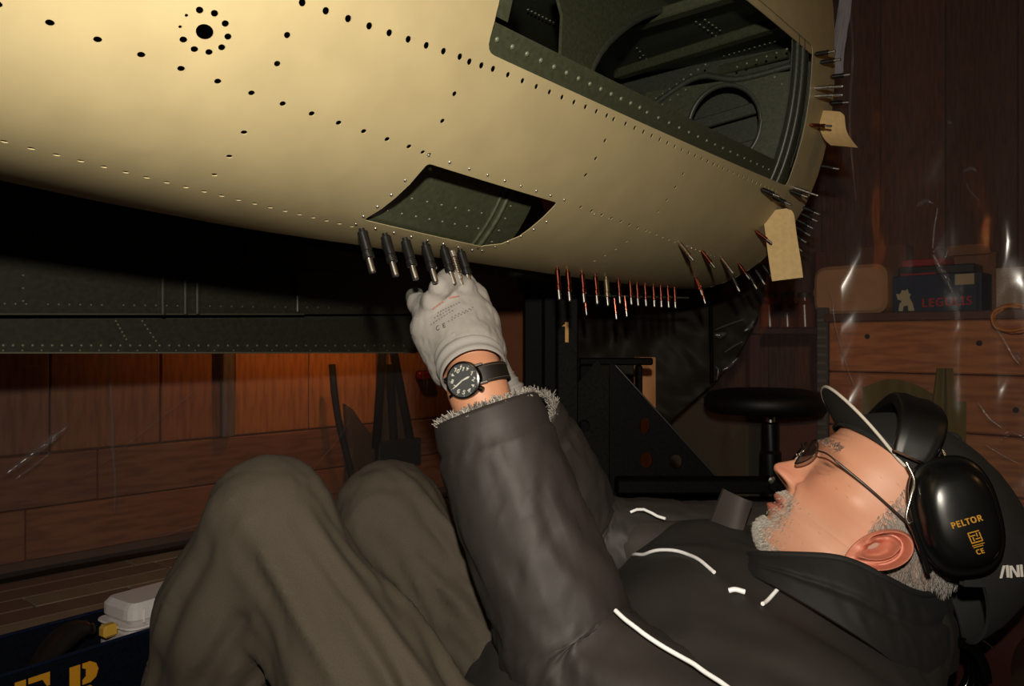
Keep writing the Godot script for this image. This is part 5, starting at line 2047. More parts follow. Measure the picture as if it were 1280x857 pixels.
func skin_tint(p: Vector3, n: FastNoiseLite) -> Color:
	var base := Color(0.63, 0.305, 0.19)
	var red := Color(0.62, 0.195, 0.13)
	var ax := absf(p.x)
	var r := 0.0
	if p.z > 0:
		r = 0.55 * bump(ax, p.y, 0.004, -0.018, 0.016, 0.012) + 0.35 * bump(ax, p.y, 0.045, -0.012, 0.022, 0.018) + 0.25 * bump(ax, p.y, 0.03, 0.006, 0.014, 0.008)
	var c := base.lerp(red, clampf(r, 0, 1))
	c = c.lerp(red, 0.22 * (0.5 + 0.5 * n.get_noise_3dv(p * 60.0)))
	c = c.lerp(Color(0.66, 0.36, 0.22), 0.2 * (0.5 + 0.5 * n.get_noise_3dv(p * 140.0 + Vector3(5, 3, 1))))
	# freckles and small spots
	if n.get_noise_3dv(p * 380.0) > 0.63:
		c = c.lerp(Color(0.30, 0.12, 0.07), 0.5)
	# scalp under the cropped grey hair
	var scalp := smoothstep(0.006, -0.012, p.z + 0.25 * (p.y - 0.01)) * smoothstep(-0.1, -0.07, p.y)
	c = c.lerp(Color(0.27, 0.21, 0.18), 0.75 * scalp)
	if p.z > 0.03:
		# lips
		var lip := smoothstep(0.026, 0.02, ax) * smoothstep(-0.0655, -0.0615, p.y) * smoothstep(-0.0415, -0.0455, p.y)
		c = c.lerp(Color(0.42, 0.12, 0.09), 0.75 * lip)
		# grey stubble
		var beard := smoothstep(-0.03, -0.045, p.y) * smoothstep(0.0, 0.05, p.z) * (1.0 - lip)
		beard *= 0.20 + 0.45 * bump(ax, 0, 0.0, 0, 0.035)
		c = c.lerp(Color(0.33, 0.26, 0.21), beard * (0.55 + 0.45 * n.get_noise_3dv(p * 500.0)))
		# nostrils and lash line
		if p.y < -0.0235 and p.y > -0.033:
			c = c.lerp(Color(0.05, 0.015, 0.01), smoothstep(0.0, 1.0, 1.7 * bump(ax, p.y, 0.0082, -0.0275, 0.0046, 0.0027)))
		c = c.lerp(Color(0.07, 0.035, 0.025), 0.8 * exp(-pow((p.y - 0.0145) / 0.0016, 2.0)) * bump(ax, 0, 0.032, 0, 0.012))
	return c

func ear_into(s: Shape, side: float, n: FastNoiseLite):
	# local axes of the ear: long axis up and back, breadth backward, out of the head
	var e1 := Vector3(0, 0.86, -0.51).normalized()
	var e2 := Vector3(0, -0.51, -0.86).normalized()
	var out := Vector3(side, 0, 0)
	var c := Vector3(side * 0.0755, -0.030, -0.002)
	var i0 := s.v.size()
	var NR := 40
	var NA := 96
	var shape := func(r: float, a: float) -> Vector3:
		var ca := cos(a)
		var sa := sin(a)
		var ph := 0.0345 * (1.0 if sa > 0 else 1.02)
		var pw := 0.0205 * (1.0 + 0.14 * sa - (0.22 * sa * sa if sa < 0 else 0.0)) * (1.0 if ca > 0 else 0.82)
		var p := r * sa
		var q := r * ca
		var h := 0.0
		var back_top := smoothstep(-0.95, -0.2, q + 0.35 * p + 0.25)
		h += 0.0115 * exp(-pow((r - 0.89) / 0.085, 2.0)) * back_top * smoothstep(-0.7, -0.1, p + 0.2 * q)
		h -= 0.0095 * exp(-pow((r - 0.715) / 0.055, 2.0)) * back_top * smoothstep(-0.45, 0.1, p)
		h += 0.0125 * exp(-pow((Vector2(q + 0.10, p * 0.9 + 0.02).length() - 0.49) / 0.075, 2.0)) * smoothstep(-0.35, 0.15, q + 0.2 * absf(p))
		h += 0.006 * exp(-pow((q - 0.12 + 0.4 * (p - 0.4)) / 0.10, 2.0)) * smoothstep(0.2, 0.4, p) * smoothstep(0.8, 0.6, p)
		h -= 0.021 * exp(-pow((q + 0.17) / 0.22, 2.0) - pow((p + 0.02) / 0.28, 2.0))
		h += 0.0105 * exp(-pow((q + 0.66) / 0.15, 2.0) - pow((p + 0.16) / 0.17, 2.0))
		h += 0.0035 * exp(-pow((q + 0.02) / 0.17, 2.0) - pow((p + 0.48) / 0.12, 2.0))
		h += 0.0028 * exp(-pow((q + 0.25) / 0.4, 2.0) - pow((p + 0.78) / 0.18, 2.0))
		h += 0.002 * exp(-pow((q + 0.42) / 0.3, 2.0) - pow((p - 0.22) / 0.07, 2.0))
		var flare := 0.005 + 0.0115 * (q + 1.0) * 0.5
		return c + e1 * (p * ph) + e2 * (q * pw) + out * (flare + h)
	for i in NR + 6:
		for j in NA:
			var a := TAU * j / NA
			var p: Vector3
			if i <= NR:
				p = shape.call(float(i) / NR, a)
			else:
				var q := float(i - NR) / 5.0
				p = shape.call(1.0 + 0.03 * sin(q * PI), a) - out * (0.0015 + 0.0075 * q) - (e2 * cos(a) * 0.02 + e1 * sin(a) * 0.03) * (0.5 * q * q)
			var red := Color(0.58, 0.17, 0.11).lerp(Color(0.66, 0.27, 0.18), 0.5 + 0.5 * n.get_noise_3dv(p * 90.0))
			s.tint = red
			s.vert(head_xf * p)
	for i in NR + 5:
		for j in NA:
			var j2 := (j + 1) % NA
			var q0 := i0 + i * NA
			if side > 0:
				s.quad(q0 + j, q0 + NA + j, q0 + NA + j2, q0 + j2)
			else:
				s.quad(q0 + j, q0 + j2, q0 + NA + j2, q0 + NA + j)

func hand_l() -> Field:
	var f := Field.new()
	var mcp := [at(592, 391, 0.940), at(574, 384, 0.938), at(556, 389, 0.936), at(540, 402, 0.935)]
	var w: Vector3 = at(590, 446, 0.905)
	f.bone(J.wri_l, w, 0.029, 0.030, 0.02)
	for i in 4:
		f.bone(w + (mcp[i] - w) * 0.12 + Vector3(0, 0, 0), mcp[i], 0.025, 0.0165 if i < 3 else 0.0155, 0.016)
	f.bone(at(563, 462, 0.93), at(537, 414, 0.945), 0.021, 0.020, 0.02)   # ball of the little finger
	f.bone(at(609, 440, 0.93), at(604, 404, 0.948), 0.019, 0.0165, 0.018) # ball of the thumb
	f.chain([mcp[0], at(579, 362, 0.950), at(562, 350, 0.936), at(550, 360, 0.914)], [0.0145, 0.0122, 0.0118, 0.0108], 0.005)
	f.chain([mcp[1], at(560, 372, 0.935), at(551, 371, 0.956), at(558, 384, 0.972)], [0.0145, 0.0120, 0.0112, 0.010], 0.005)
	f.chain([mcp[2], at(542, 377, 0.924), at(535, 380, 0.952), at(547, 392, 0.968)], [0.0138, 0.0112, 0.0108, 0.0095], 0.005)
	f.chain([mcp[3], at(530, 390, 0.950), at(523, 380, 0.966), at(519, 371, 0.978)], [0.0132, 0.0106, 0.0103, 0.0098], 0.005)
	f.chain([at(604, 404, 0.948), at(594, 372, 0.968), at(576, 352, 0.966), at(563, 346, 0.955)], [0.0165, 0.0128, 0.0118, 0.0098], 0.006)
	return f

func hand_r() -> Field:
	var f := Field.new()
	var w: Vector3 = at(618, 494, 1.035)
	f.bone(J.wri_r, w, 0.029, 0.030, 0.02)
	var mcp := [at(588, 440, 1.03), at(596, 430, 1.045), at(602, 428, 1.06), at(608, 432, 1.075)]
	for i in 4:
		f.bone(w, mcp[i], 0.023, 0.016, 0.016)
		f.chain([mcp[i], mcp[i] + Vector3(-0.028, 0.022, -0.006), mcp[i] + Vector3(-0.034, 0.046, 0.0), mcp[i] + Vector3(-0.026, 0.062, 0.008)], [0.0135, 0.0115, 0.011, 0.0095], 0.006)
	f.chain([at(608, 480, 1.02), at(588, 450, 1.01), at(578, 430, 1.012), at(572, 416, 1.015)], [0.018, 0.014, 0.012, 0.0098], 0.008)
	return f

func hair(s: Shape, count: int, seed_v: int, where: Callable, length: float, dark: Color, light: Color, lie: Vector3):
	var rng := RandomNumberGenerator.new()
	rng.seed = seed_v
	for i in count:
		var q: Vector2 = where.call(rng)
		var p := head_local(q.x, q.y)
		var du := head_local(q.x + 0.02, q.y) - head_local(q.x - 0.02, q.y)
		var dv := head_local(q.x, q.y + 0.001) - head_local(q.x, q.y - 0.001)
		var n := dv.cross(du).normalized()
		if n.dot(p) < 0:
			n = -n
		var jit := Vector3(rng.randf_range(-1, 1), rng.randf_range(-1, 1), rng.randf_range(-1, 1)) * 0.45
		var d := (n * 0.55 + lie + jit).normalized()
		var l := length * rng.randf_range(0.6, 1.3)
		s.tint = dark.lerp(light, rng.randf())
		var p0 := head_xf * (p - n * 0.001)
		var p1 := head_xf * (p + d * l * 0.5)
		var p2 := head_xf * (p + (d - n * 0.35 + lie * 0.3).normalized() * l)
		s.tube([p0, p1, p2], [0.00034, 0.0003, 0.0001], 3, false)

func person():
	joints()
	var base := Vector3(0.1, 0.03, -0.88)
	var o = thing("person", "bearded man lying on his back in dark jacket and olive trousers, gloved hand raised", "person", base)
	var nz := noise3(7)
	# ---- body: one mesh, coarse trunk and limbs with a fine head, ears and hands
	var b := Field.new()
	b.bone(Vector3(0.03, 0.15, -0.94), Vector3(0.03, 0.16, -0.82), 0.065, 0.065, 0.04)
	b.bone(Vector3(0.03, 0.155, -0.86), Vector3(0.20, 0.20, -0.88), 0.08, 0.10, 0.05)
	b.bone(Vector3(0.27, 0.23, -0.96), Vector3(0.25, 0.21, -0.80), 0.10, 0.10, 0.06)
	b.bone(J.sho_r, J.sho_l, 0.055, 0.055, 0.05)
	b.bone(Vector3(0.33, 0.26, -0.88), head_xf * Vector3(0, -0.17, 0.01), 0.06, 0.05, 0.04)
	b.bone(J.sho_l, J.elb_l, 0.045, 0.036, 0.03)
	b.bone(J.elb_l, J.wri_l, 0.036, 0.026, 0.02)
	b.bone(J.sho_r, J.elb_r, 0.045, 0.036, 0.03)
	b.bone(J.elb_r, J.wri_r, 0.036, 0.025, 0.02)
	for side in ["l", "r"]:
		b.bone(J["hip_" + side], J["knee_" + side], 0.058, 0.05, 0.04)
		b.bone(J["knee_" + side], J["ankle_" + side], 0.05, 0.036, 0.03)
		b.bone(J["ankle_" + side] - Vector3(-0.02, 0.03, 0), J["ankle_" + side] + Vector3(-0.15, -0.04, -0.02), 0.036, 0.028, 0.03)
	var body := Shape.new()
	body.coloured = true
	body.tint = Color(0.60, 0.285, 0.165)
	body.add(b.mesh(0.014))
	# forearm near the watch in finer cells
	var fa := Field.new()
	fa.bone(J.elb_l.lerp(J.wri_l, 0.4), J.wri_l, 0.038, 0.0292, 0.02)
	fa.bone(J.wri_l, at(590, 446, 0.905), 0.0292, 0.028, 0.02)
	var fm := fa.mesh(0.005)
	body.add(fm)
	for h in [hand_l(), hand_r()]:
		body.add(h.mesh(0.0045, -0.0022))
	# head and neck
	var rows := []
	for i in 22:
		rows.append(0.06 + 0.058 * cos(PI * 0.5 * i / 22.0))
	var y := 0.06
	while y > -0.2:
		rows.append(y)
		y -= 0.0011 if y > -0.116 else 0.006
	var NA := 176
	var i0 := body.v.size()
	for r in rows:
		for j in NA:
			# more columns over the face
			var u := float(j) / NA * 2.0 - 1.0
			var th := PI * (0.62 * u + 0.38 * u * u * u)
			var p := head_local(th, r)
			body.tint = skin_tint(p, nz)
			body.vert(head_xf * p)
	for i in rows.size() - 1:
		for j in NA:
			var j2 := (j + 1) % NA
			body.quad(i0 + i * NA + j, i0 + (i + 1) * NA + j, i0 + (i + 1) * NA + j2, i0 + i * NA + j2)
	ear_into(body, 1.0, nz)
	ear_into(body, -1.0, nz)
	var skin := mat(Color.WHITE, 0.46)
	skin.vertex_color_use_as_albedo = true
	skin.subsurf_scatter_enabled = true
	skin.subsurf_scatter_strength = 0.06
	relief(skin, M.t_fine, 0.03, 60.0)
	part(body, "body", skin, o)
	# ---- hair
	var hm := mat(Color.WHITE, 0.5)
	hm.vertex_color_use_as_albedo = true
	var s := Shape.new()
	s.coloured = true
	hair(s, 3400, 3, func(r): return V2(deg_to_rad(clampf(r.randfn(99, 8), 82, 116)), r.randf_range(-0.012, 0.062)), 0.007, Color(0.20, 0.17, 0.15), Color(0.58, 0.54, 0.50), Vector3(0, -0.5, -0.6))
	hair(s, 3800, 4, func(r): return V2(deg_to_rad(r.randf_range(104, 190)), r.randf_range(-0.085, 0.05)), 0.010, Color(0.12, 0.105, 0.095), Color(0.46, 0.43, 0.40), Vector3(0, -0.7, -0.3))
	hair(s, 260, 5, func(r): return V2(deg_to_rad(r.randf_range(80, 92)), r.randf_range(-0.02, 0.02)), 0.004, Color(0.22, 0.18, 0.155), Color(0.50, 0.45, 0.41), Vector3(0, -0.6, -0.2))
	part(s, "hair", hm, o, "short grey hair round the ear")
	s = Shape.new()
	s.coloured = true
	hair(s, 2400, 6, func(r): return V2(deg_to_rad(r.randfn(0, 13)), r.randf_range(-0.107, -0.072)), 0.0048, Color(0.24, 0.21, 0.18), Color(0.70, 0.66, 0.61), Vector3(0, -0.55, 0.1))
	hair(s, 800, 7, func(r): return V2(deg_to_rad(r.randfn(0, 14)), r.randf_range(-0.0425, -0.0345)), 0.0034, Color(0.26, 0.20, 0.17), Color(0.62, 0.57, 0.51), Vector3(0, -0.7, 0.1))
	hair(s, 800, 8, func(r): return V2(deg_to_rad(r.randfn(0, 1) * 6 + (26 if r.randf() > 0.5 else -26)), r.randf_range(-0.075, -0.042)), 0.0034, Color(0.20, 0.15, 0.12), Color(0.60, 0.54, 0.48), Vector3(0, -0.7, 0.1))
	hair(s, 1500, 9, func(r): return V2(deg_to_rad(r.randf_range(-50, 50)), r.randf_range(-0.112, -0.092)), 0.0032, Color(0.24, 0.20, 0.17), Color(0.66, 0.62, 0.56), Vector3(0, -0.5, 0.1))
	hair(s, 420, 10, func(r): return V2(deg_to_rad((25 + r.randf_range(-11, 12)) * (1 if r.randf() > 0.5 else -1)), r.randf_range(0.031, 0.0375)), 0.004, Color(0.10, 0.07, 0.05), Color(0.32, 0.26, 0.22), Vector3(0, 0.3, -0.2))
	part(s, "beard", hm, o, "short white goatee, moustache and brows")
	# ---- trousers
	var cloth := mat(Color(0.285, 0.254, 0.207), 0.85, 0.0, M.t_weave, 9.0)
	var tr := Shape.new()
	for side in ["l", "r"]:
		var f := Field.new()
		var hip: Vector3 = J["hip_" + side]
		var knee: Vector3 = J["knee_" + side]
		var ank: Vector3 = J["ankle_" + side]
		var far: bool = side == "r"
		f.bone(hip, hip.lerp(knee, 0.5), 0.092, 0.086, 0.03)
		f.bone(hip.lerp(knee, 0.5), knee, 0.086, 0.071, 0.03)
		f.bone(knee, knee.lerp(ank, 0.35), 0.072, 0.083, 0.014)
		f.bone(knee.lerp(ank, 0.35), ank, 0.083, 0.085, 0.03)
		f.bone(hip, Vector3(0.04, 0.15, -0.86), 0.095, 0.105, 0.05)
		var m := f.mesh(0.0065)
		var n1 := noise3(21 if far else 31, 2)
		var n2 := noise3(23 if far else 33, 2)
		var ax_t := (hip - knee).normalized()
		var ax_s := (ank - knee).normalized()
		m = ruffle(m, func(p, _n):
			var t: float = clampf((p - knee).dot(ax_t) / hip.distance_to(knee), 0, 1)
			var u: float = clampf((p - knee).dot(ax_s) / ank.distance_to(knee), 0, 1)
			var thigh := smoothstep(-0.02, 0.06, (p - knee).dot(ax_t) - (p - knee).dot(ax_s))
			var kk := smoothstep(0.0, 0.25, maxf(t, u))
			var a := folds(n1, p, ax_t, 26.0 if far else 17.0, 2.2 if far else 1.4) * (-0.016 if far else -0.0145) - 0.003 * folds(n2, p + Vector3(4, 4, 4), ax_t, 34.0, 3.0)
			var c := folds(n2, p, ax_s.lerp(ax_t.cross(Vector3(0, 0, 1)), 0.35).normalized(), 17.0, 2.0) * 0.0135
			var fine := 0.0030 * folds(n2, p, (ax_s + ax_t).normalized(), 42.0, 9.0) * (1.0 - 0.6 * kk)
			return lerpf(c, a, thigh) * (0.35 + 0.65 * kk) + fine - 0.006)
		tr.add(calm(m, 2))
	part(tr, "trousers", cloth, o, "loose olive work trousers with deep folds")
	# boots
	for side in ["l", "r"]:
		var ank: Vector3 = J["ankle_" + side]
		var bf := Field.new()
		bf.bone(ank + Vector3(0.01, 0.05, 0), ank - Vector3(0.0, 0.02, 0), 0.052, 0.05, 0.02)
		bf.bone(ank - Vector3(-0.02, 0.045, 0), ank + Vector3(-0.10, -0.045, -0.01), 0.043, 0.047, 0.03)
		bf.bone(ank + Vector3(-0.10, -0.045, -0.01), ank + Vector3(-0.19, -0.055, -0.02), 0.047, 0.036, 0.03)
		var boot := part(bf.mesh(0.009), "boot", mat(Color(0.06, 0.055, 0.05), 0.5, 0.0, M.t_fine, 12.0), o, "black work boot")
		var so := Shape.new()
		so.box(Transform3D(Basis(UP, -0.1), Vector3(ank.x - 0.09, 0.02, ank.z - 0.01)), Vector3(0.28, 0.022, 0.09), 0.009)
		part(so, "sole", M.black_rubber, boot)
	# ---- jacket
	var jm := mat(Color(0.205, 0.185, 0.176), 0.62, 0.0, M.t_weave, 11.0)
	var jt := Field.new()
	jt.bone(Vector3(0.07, 0.17, -1.0), Vector3(0.07, 0.15, -0.75), 0.115, 0.115, 0.05)
	jt.bone(Vector3(0.07, 0.16, -0.88), Vector3(0.22, 0.21, -0.89), 0.125, 0.14, 0.06)
	jt.bone(Vector3(0.25, 0.25, -1.0), Vector3(0.25, 0.20, -0.76), 0.125, 0.125, 0.05)
	jt.bone(Vector3(0.38, 0.28, -1.02), Vector3(0.33, 0.18, -0.72), 0.09, 0.09, 0.05)
	jt.bone(Vector3(0.33, 0.25, -0.9), at(1095, 778, 0.90), 0.10, 0.075, 0.05)
	var jmesh := jt.mesh(0.0085)
	var n3 := noise3(41, 2)
	var jr := func(p, _n): return folds(n3, p, Vector3(0.55, -0.25, 0.6).normalized(), 11.0, 3.0) * 0.006 + folds(n3, p + Vector3(3, 1, 2), Vector3(0.2, 0.9, 0.2).normalized(), 8.0, 3.0) * 0.003 - 0.003
	jmesh = calm(ruffle(jmesh, jr), 1)
	var jd := mat(Color(0.175, 0.16, 0.15), 0.68, 0.0, M.t_weave, 11.0)
	var jk := part(jmesh, "jacket", jd, o, "dark grey padded work jacket")
	# sleeves: tubes with a loose open cuff
	sleeve(jk, jm, [at(607, 512, 0.882), at(622, 556, 0.876), at(650, 640, 0.862), at(690, 740, 0.848), at(722, 822, 0.832), J.elb_l.lerp(J.sho_l, 0.35), J.elb_l.lerp(J.sho_l, 0.7), J.sho_l, J.sho_l + Vector3(0.06, 0.03, -0.06)],
		[0.060, 0.066, 0.068, 0.071, 0.074, 0.076, 0.082, 0.088, 0.08], 51, 0.0065)
	sleeve(jk, jm, [at(652, 522, 1.035), at(670, 552, 1.055), at(700, 610, 1.085), at(735, 672, 1.11), J.elb_r.lerp(J.sho_r, 0.4), J.elb_r.lerp(J.sho_r, 0.8), J.sho_r],
		[0.052, 0.058, 0.062, 0.065, 0.068, 0.08, 0.085], 61, 0.006)
	collar(jk)
	# reflective piping laid on the cloth
	var pm := mat(Color(0.99, 0.99, 1.0), 0.3)
	var sl := Field.new()
	sl.bone(J.elb_l, J.sho_l, 0.078, 0.09, 0.03)
	var cast := func(q, f: Field) -> Vector3:
		var d := Vector3((q[0] - 640.0) / FOCAL, (428.5 - q[1]) / FOCAL, -1)
		var p := f.cast(EYE, d)
		return p + f.normal(p) * (jr.call(p, p) + 0.001)
	var torso_lines := [[[786, 694], [806, 695], [830, 691], [848, 690.5], [862, 694], [876, 703], [893, 718]], [[911, 740], [920, 739.5], [931, 741]], [[953, 756], [966, 744], [978, 735], [992, 729]], [[989, 716], [992, 722], [993, 731]]]
	for l in torso_lines:
		strip(dense(l).map(func(q): return cast.call(q, jt)), 0.0021 if l.size() > 3 else 0.0027, pm, jk)
	var both := Field.new()
	for i in jt.a.size():
		both.bone(jt.a[i], jt.b[i], jt.ra[i], jt.rb[i], jt.k[i])
	both.bone(J.elb_l, J.sho_l, 0.077, 0.088, 0.02)
	strip(dense([[768, 768], [782, 781], [800, 794], [825, 809], [850, 824], [875, 840], [900, 856], [925, 874]]).map(func(q): return cast.call(q, both)), 0.0023, pm, jk)
	strip([at(788, 640, 1.06), at(796, 636.5, 1.06), at(805, 636.5, 1.055), at(815, 641, 1.05), at(822, 645, 1.045), at(832, 648, 1.04)], 0.0020, pm, jk)
	# ---- gloves
	var gm := mat(Color(0.70, 0.685, 0.67), 0.85, 0.0, M.t_weave, 16.0)
	gm.vertex_color_use_as_albedo = true
	glove(o, hand_l(), gm, at(578, 425, 0.930), at(593, 468, 0.885), 0.0365, "knitted grey glove with a grey green dipped palm", true)
	glove(o, hand_r(), gm, at(614, 482, 1.035), at(632, 516, 1.03), 0.036, "knitted grey glove half hidden behind the raised hand", false)

func dense(l: Array) -> Array:
	var out := []
	for q in smooth_path(l.map(func(w): return Vector3(w[0], w[1], 0)), 8 * l.size()):
		out.append([q.x, q.y])
	return out

func strip(p: Array, r: float, m: Material, under: Node3D):
	var s := Shape.new()
	s.tube(p.map(func(q): return q + (EYE - q).normalized() * 0.003), r, 8)
	part(s, "reflective_piping", m, under)

func sleeve(under: Node3D, m: Material, pts: Array, rad: Array, sd: int, deep: float):
	var path := smooth_path(pts, 90)
	var n := noise3(sd, 2)
	var s := Shape.new()
	var N := 91
	var S := 56
	var x := Vector3(0, 0, 1)
	var rows := []
	var lens := [0.0]
	for k in range(1, pts.size()):
		lens.append(lens[-1] + (pts[k] as Vector3).distance_to(pts[k - 1]))
	for k in N:
		var z := (path[mini(k + 1, N - 1)] - path[maxi(k - 1, 0)]).normalized()
		x = (x - z * x.dot(z)).normalized()
		var y := z.cross(x)
		var t: float = lens[-1] * k / (N - 1)
		var seg := 0
		while seg < rad.size() - 2 and lens[seg + 1] < t:
			seg += 1
		var r: float = lerpf(rad[seg], rad[seg + 1], clampf((t - lens[seg]) / (lens[seg + 1] - lens[seg]), 0, 1))
		var row := []
		for j in S:
			var a := TAU * j / S
			var d := x * cos(a) + y * sin(a)
			var p := path[k] + d * r
			var w := folds(n, p, (z * 0.8 + d.cross(z) * 0.45).normalized(), 11.0, 4.5) * deep * 0.6
			w += folds(n, p + Vector3(2, 2, 2), d.cross(z), 13.0, 5.0) * deep * 0.35 * smoothstep(0.0, 0.1, t)
			# cuff band stitched on
			if t < 0.034:
				w = w * 0.35 + 0.001
			elif t < 0.04:
				w = w * 0.4 - 0.0018
			row.append(p + d * (w - 0.002))
		rows.append(row)
	# the lip of the cuff turns in
	var inner := []
	var inner2 := []
	for j in S:
		inner.append(path[0] + (rows[0][j] - path[0]) * 0.93 + (path[1] - path[0]) * 0.25)
		inner2.append(path[3] + (rows[3][j] - path[3]) * 0.82)
	rows.push_front(inner)
	rows.push_front(inner2)
	var i0 := s.v.size()
	for r in rows:
		for p in r:
			s.vert(p)
	for k in rows.size() - 1:
		for j in S:
			var j2 := (j + 1) % S
			s.quad(i0 + k * S + j, i0 + k * S + j2, i0 + (k + 1) * S + j2, i0 + (k + 1) * S + j)
	var sl := part(s, "sleeve", m, under)
	# fleece edge inside the cuff
	var fl := Shape.new()
	fl.coloured = true
	var rng := RandomNumberGenerator.new()
	rng.seed = sd
	var z0 := (path[0] - path[2]).normalized()
	for i in 900:
		var j := rng.randi() % S
		var p: Vector3 = path[0] + ((rows[2][j] as Vector3).lerp(rows[2][(j + 1) % S], rng.randf()) - path[0]) * rng.randf_range(0.80, 0.95) - z0 * rng.randf_range(0.0, 0.006)
		var g := rng.randf_range(0.10, 0.42)
		fl.tint = Color(g, g * 0.92, g * 0.82)
		var d := (z0 + Vector3(rng.randf_range(-1, 1), rng.randf_range(-1, 1), rng.randf_range(-1, 1)) * 0.8).normalized()
		fl.tube([p, p + d * 0.005, p + d * 0.008 + Vector3(rng.randf_range(-1, 1), rng.randf_range(-1, 1), 0) * 0.003], [0.0011, 0.001, 0.0005], 4, false)
	var fm := mat(Color.WHITE, 0.9)
	fm.vertex_color_use_as_albedo = true
	part(fl, "fleece_lining", fm, under)

func collar(under: Node3D):
	var dark := mat(Color(0.085, 0.082, 0.08), 0.8, 0.0, M.t_weave, 11.0)
	var grey_m := mat(Color(0.25, 0.225, 0.21), 0.7, 0.0, M.t_weave, 11.0)
	var n := noise3(77, 2)
	var top := smooth_path([at(905, 668, 0.985), at(926, 690, 0.93), at(945, 692, 0.865), at(985, 693, 0.83), at(1040, 696, 0.805), at(1075, 706, 0.80), at(1110, 724, 0.80), at(1150, 742, 0.82), at(1182, 738, 0.87), at(1185, 735, 0.94)], 60)
	var low := smooth_path([at(885, 676, 0.99), at(912, 700, 0.925), at(935, 716, 0.85), at(975, 736, 0.80), at(1030, 768, 0.77), at(1080, 800, 0.755), at(1125, 832, 0.765), at(1165, 852, 0.80), at(1196, 838, 0.87), at(1198, 830, 0.95)], 60)
	var sheet_fn := func(a: float, b: float, off: float) -> Vector3:
		var k := a * 60.0
		var i := mini(int(k), 59)
		var t := top[i].lerp(top[i + 1], k - i)
		var l := low[i].lerp(low[i + 1], k - i)
		var p := t.lerp(l, b)
		var out := (Vector3(-0.1, 0.35, 1.0)).normalized()
		var w := 0.010 * sin(b * PI) * (0.6 + 0.4 * sin(a * 9.0)) - 0.006 * exp(-pow((b - 0.42 - 0.1 * sin(a * 5.0)) / 0.06, 2.0))
		w += 0.004 * folds(n, p, (l - t).normalized().rotated(out, 0.9), 18.0, 5.0) * sin(b * PI)
		return p + out * (w + off)
	var s0 := Shape.new()
	s0.grid(90, 30, func(a, b): return sheet_fn.call(a, b, 0.0))
	s0.grid(90, 30, func(a, b): return sheet_fn.call(1 - a, b, -0.006))
	s0.tube(top, 0.0036, 8)
	part(s0, "collar", dark, under, "black stand-up collar")
	# far lapel that stands up
	var s := Shape.new()
	var lap := func(a: float, b: float) -> Vector3:
		var e0: Vector3 = at(880, 672, 1.0).lerp(at(905, 611, 1.0), b)
		var e1: Vector3 = at(926, 672, 0.97).lerp(at(941, 627, 0.985), b)
		return e0.lerp(e1, a) + Vector3(0, 0, 0.012 * sin(a * PI))
	s.grid(12, 12, lap)
	s.grid(12, 12, func(a, b): return (lap.call(1 - a, b) as Vector3) - Vector3(0, 0, 0.007))
	for q in [[[0, 0], [0, 1]], [[0, 1], [1, 1]], [[1, 1], [1, 0]]]:
		s.grid(12, 1, func(a, b): return (lap.call(lerpf(q[0][0], q[1][0], a), lerpf(q[0][1], q[1][1], a)) as Vector3) - Vector3(0, 0, 0.007 * b))
	part(s, "lapel", grey_m, under, "grey lapel standing up")
	var y := Field.new()
	y.chain([at(770, 672, 1.10), at(815, 684, 1.08), at(870, 690, 1.04), at(912, 676, 1.01)], [0.034, 0.034, 0.03, 0.014], 0.03)
	y.chain([at(800, 692, 1.06), at(850, 696, 1.03), at(900, 694, 0.99)], [0.025, 0.022, 0.014], 0.03)
	var m := y.mesh(0.007)
	m = ruffle(m, func(p, _n): return folds(n, p, Vector3(0.9, 0.1, 0.3).normalized(), 16.0, 5.0) * 0.004)
	part(m, "far_front", grey_m, under)
	# olive shirt at the throat
	s = Shape.new()
	s.grid(10, 8, func(a, b): return (at(918, 672, 0.95) as Vector3).lerp(at(952, 700, 0.93), a) + (at(930, 700, 0.93) - at(918, 676, 0.95)) * b * 0.9 + Vector3(0, 0, 0.01 * sin(a * PI)))
	part(s, "shirt", mat(Color(0.40, 0.36, 0.26), 0.85, 0.0, M.t_weave, 12.0), under, "olive shirt at the throat")

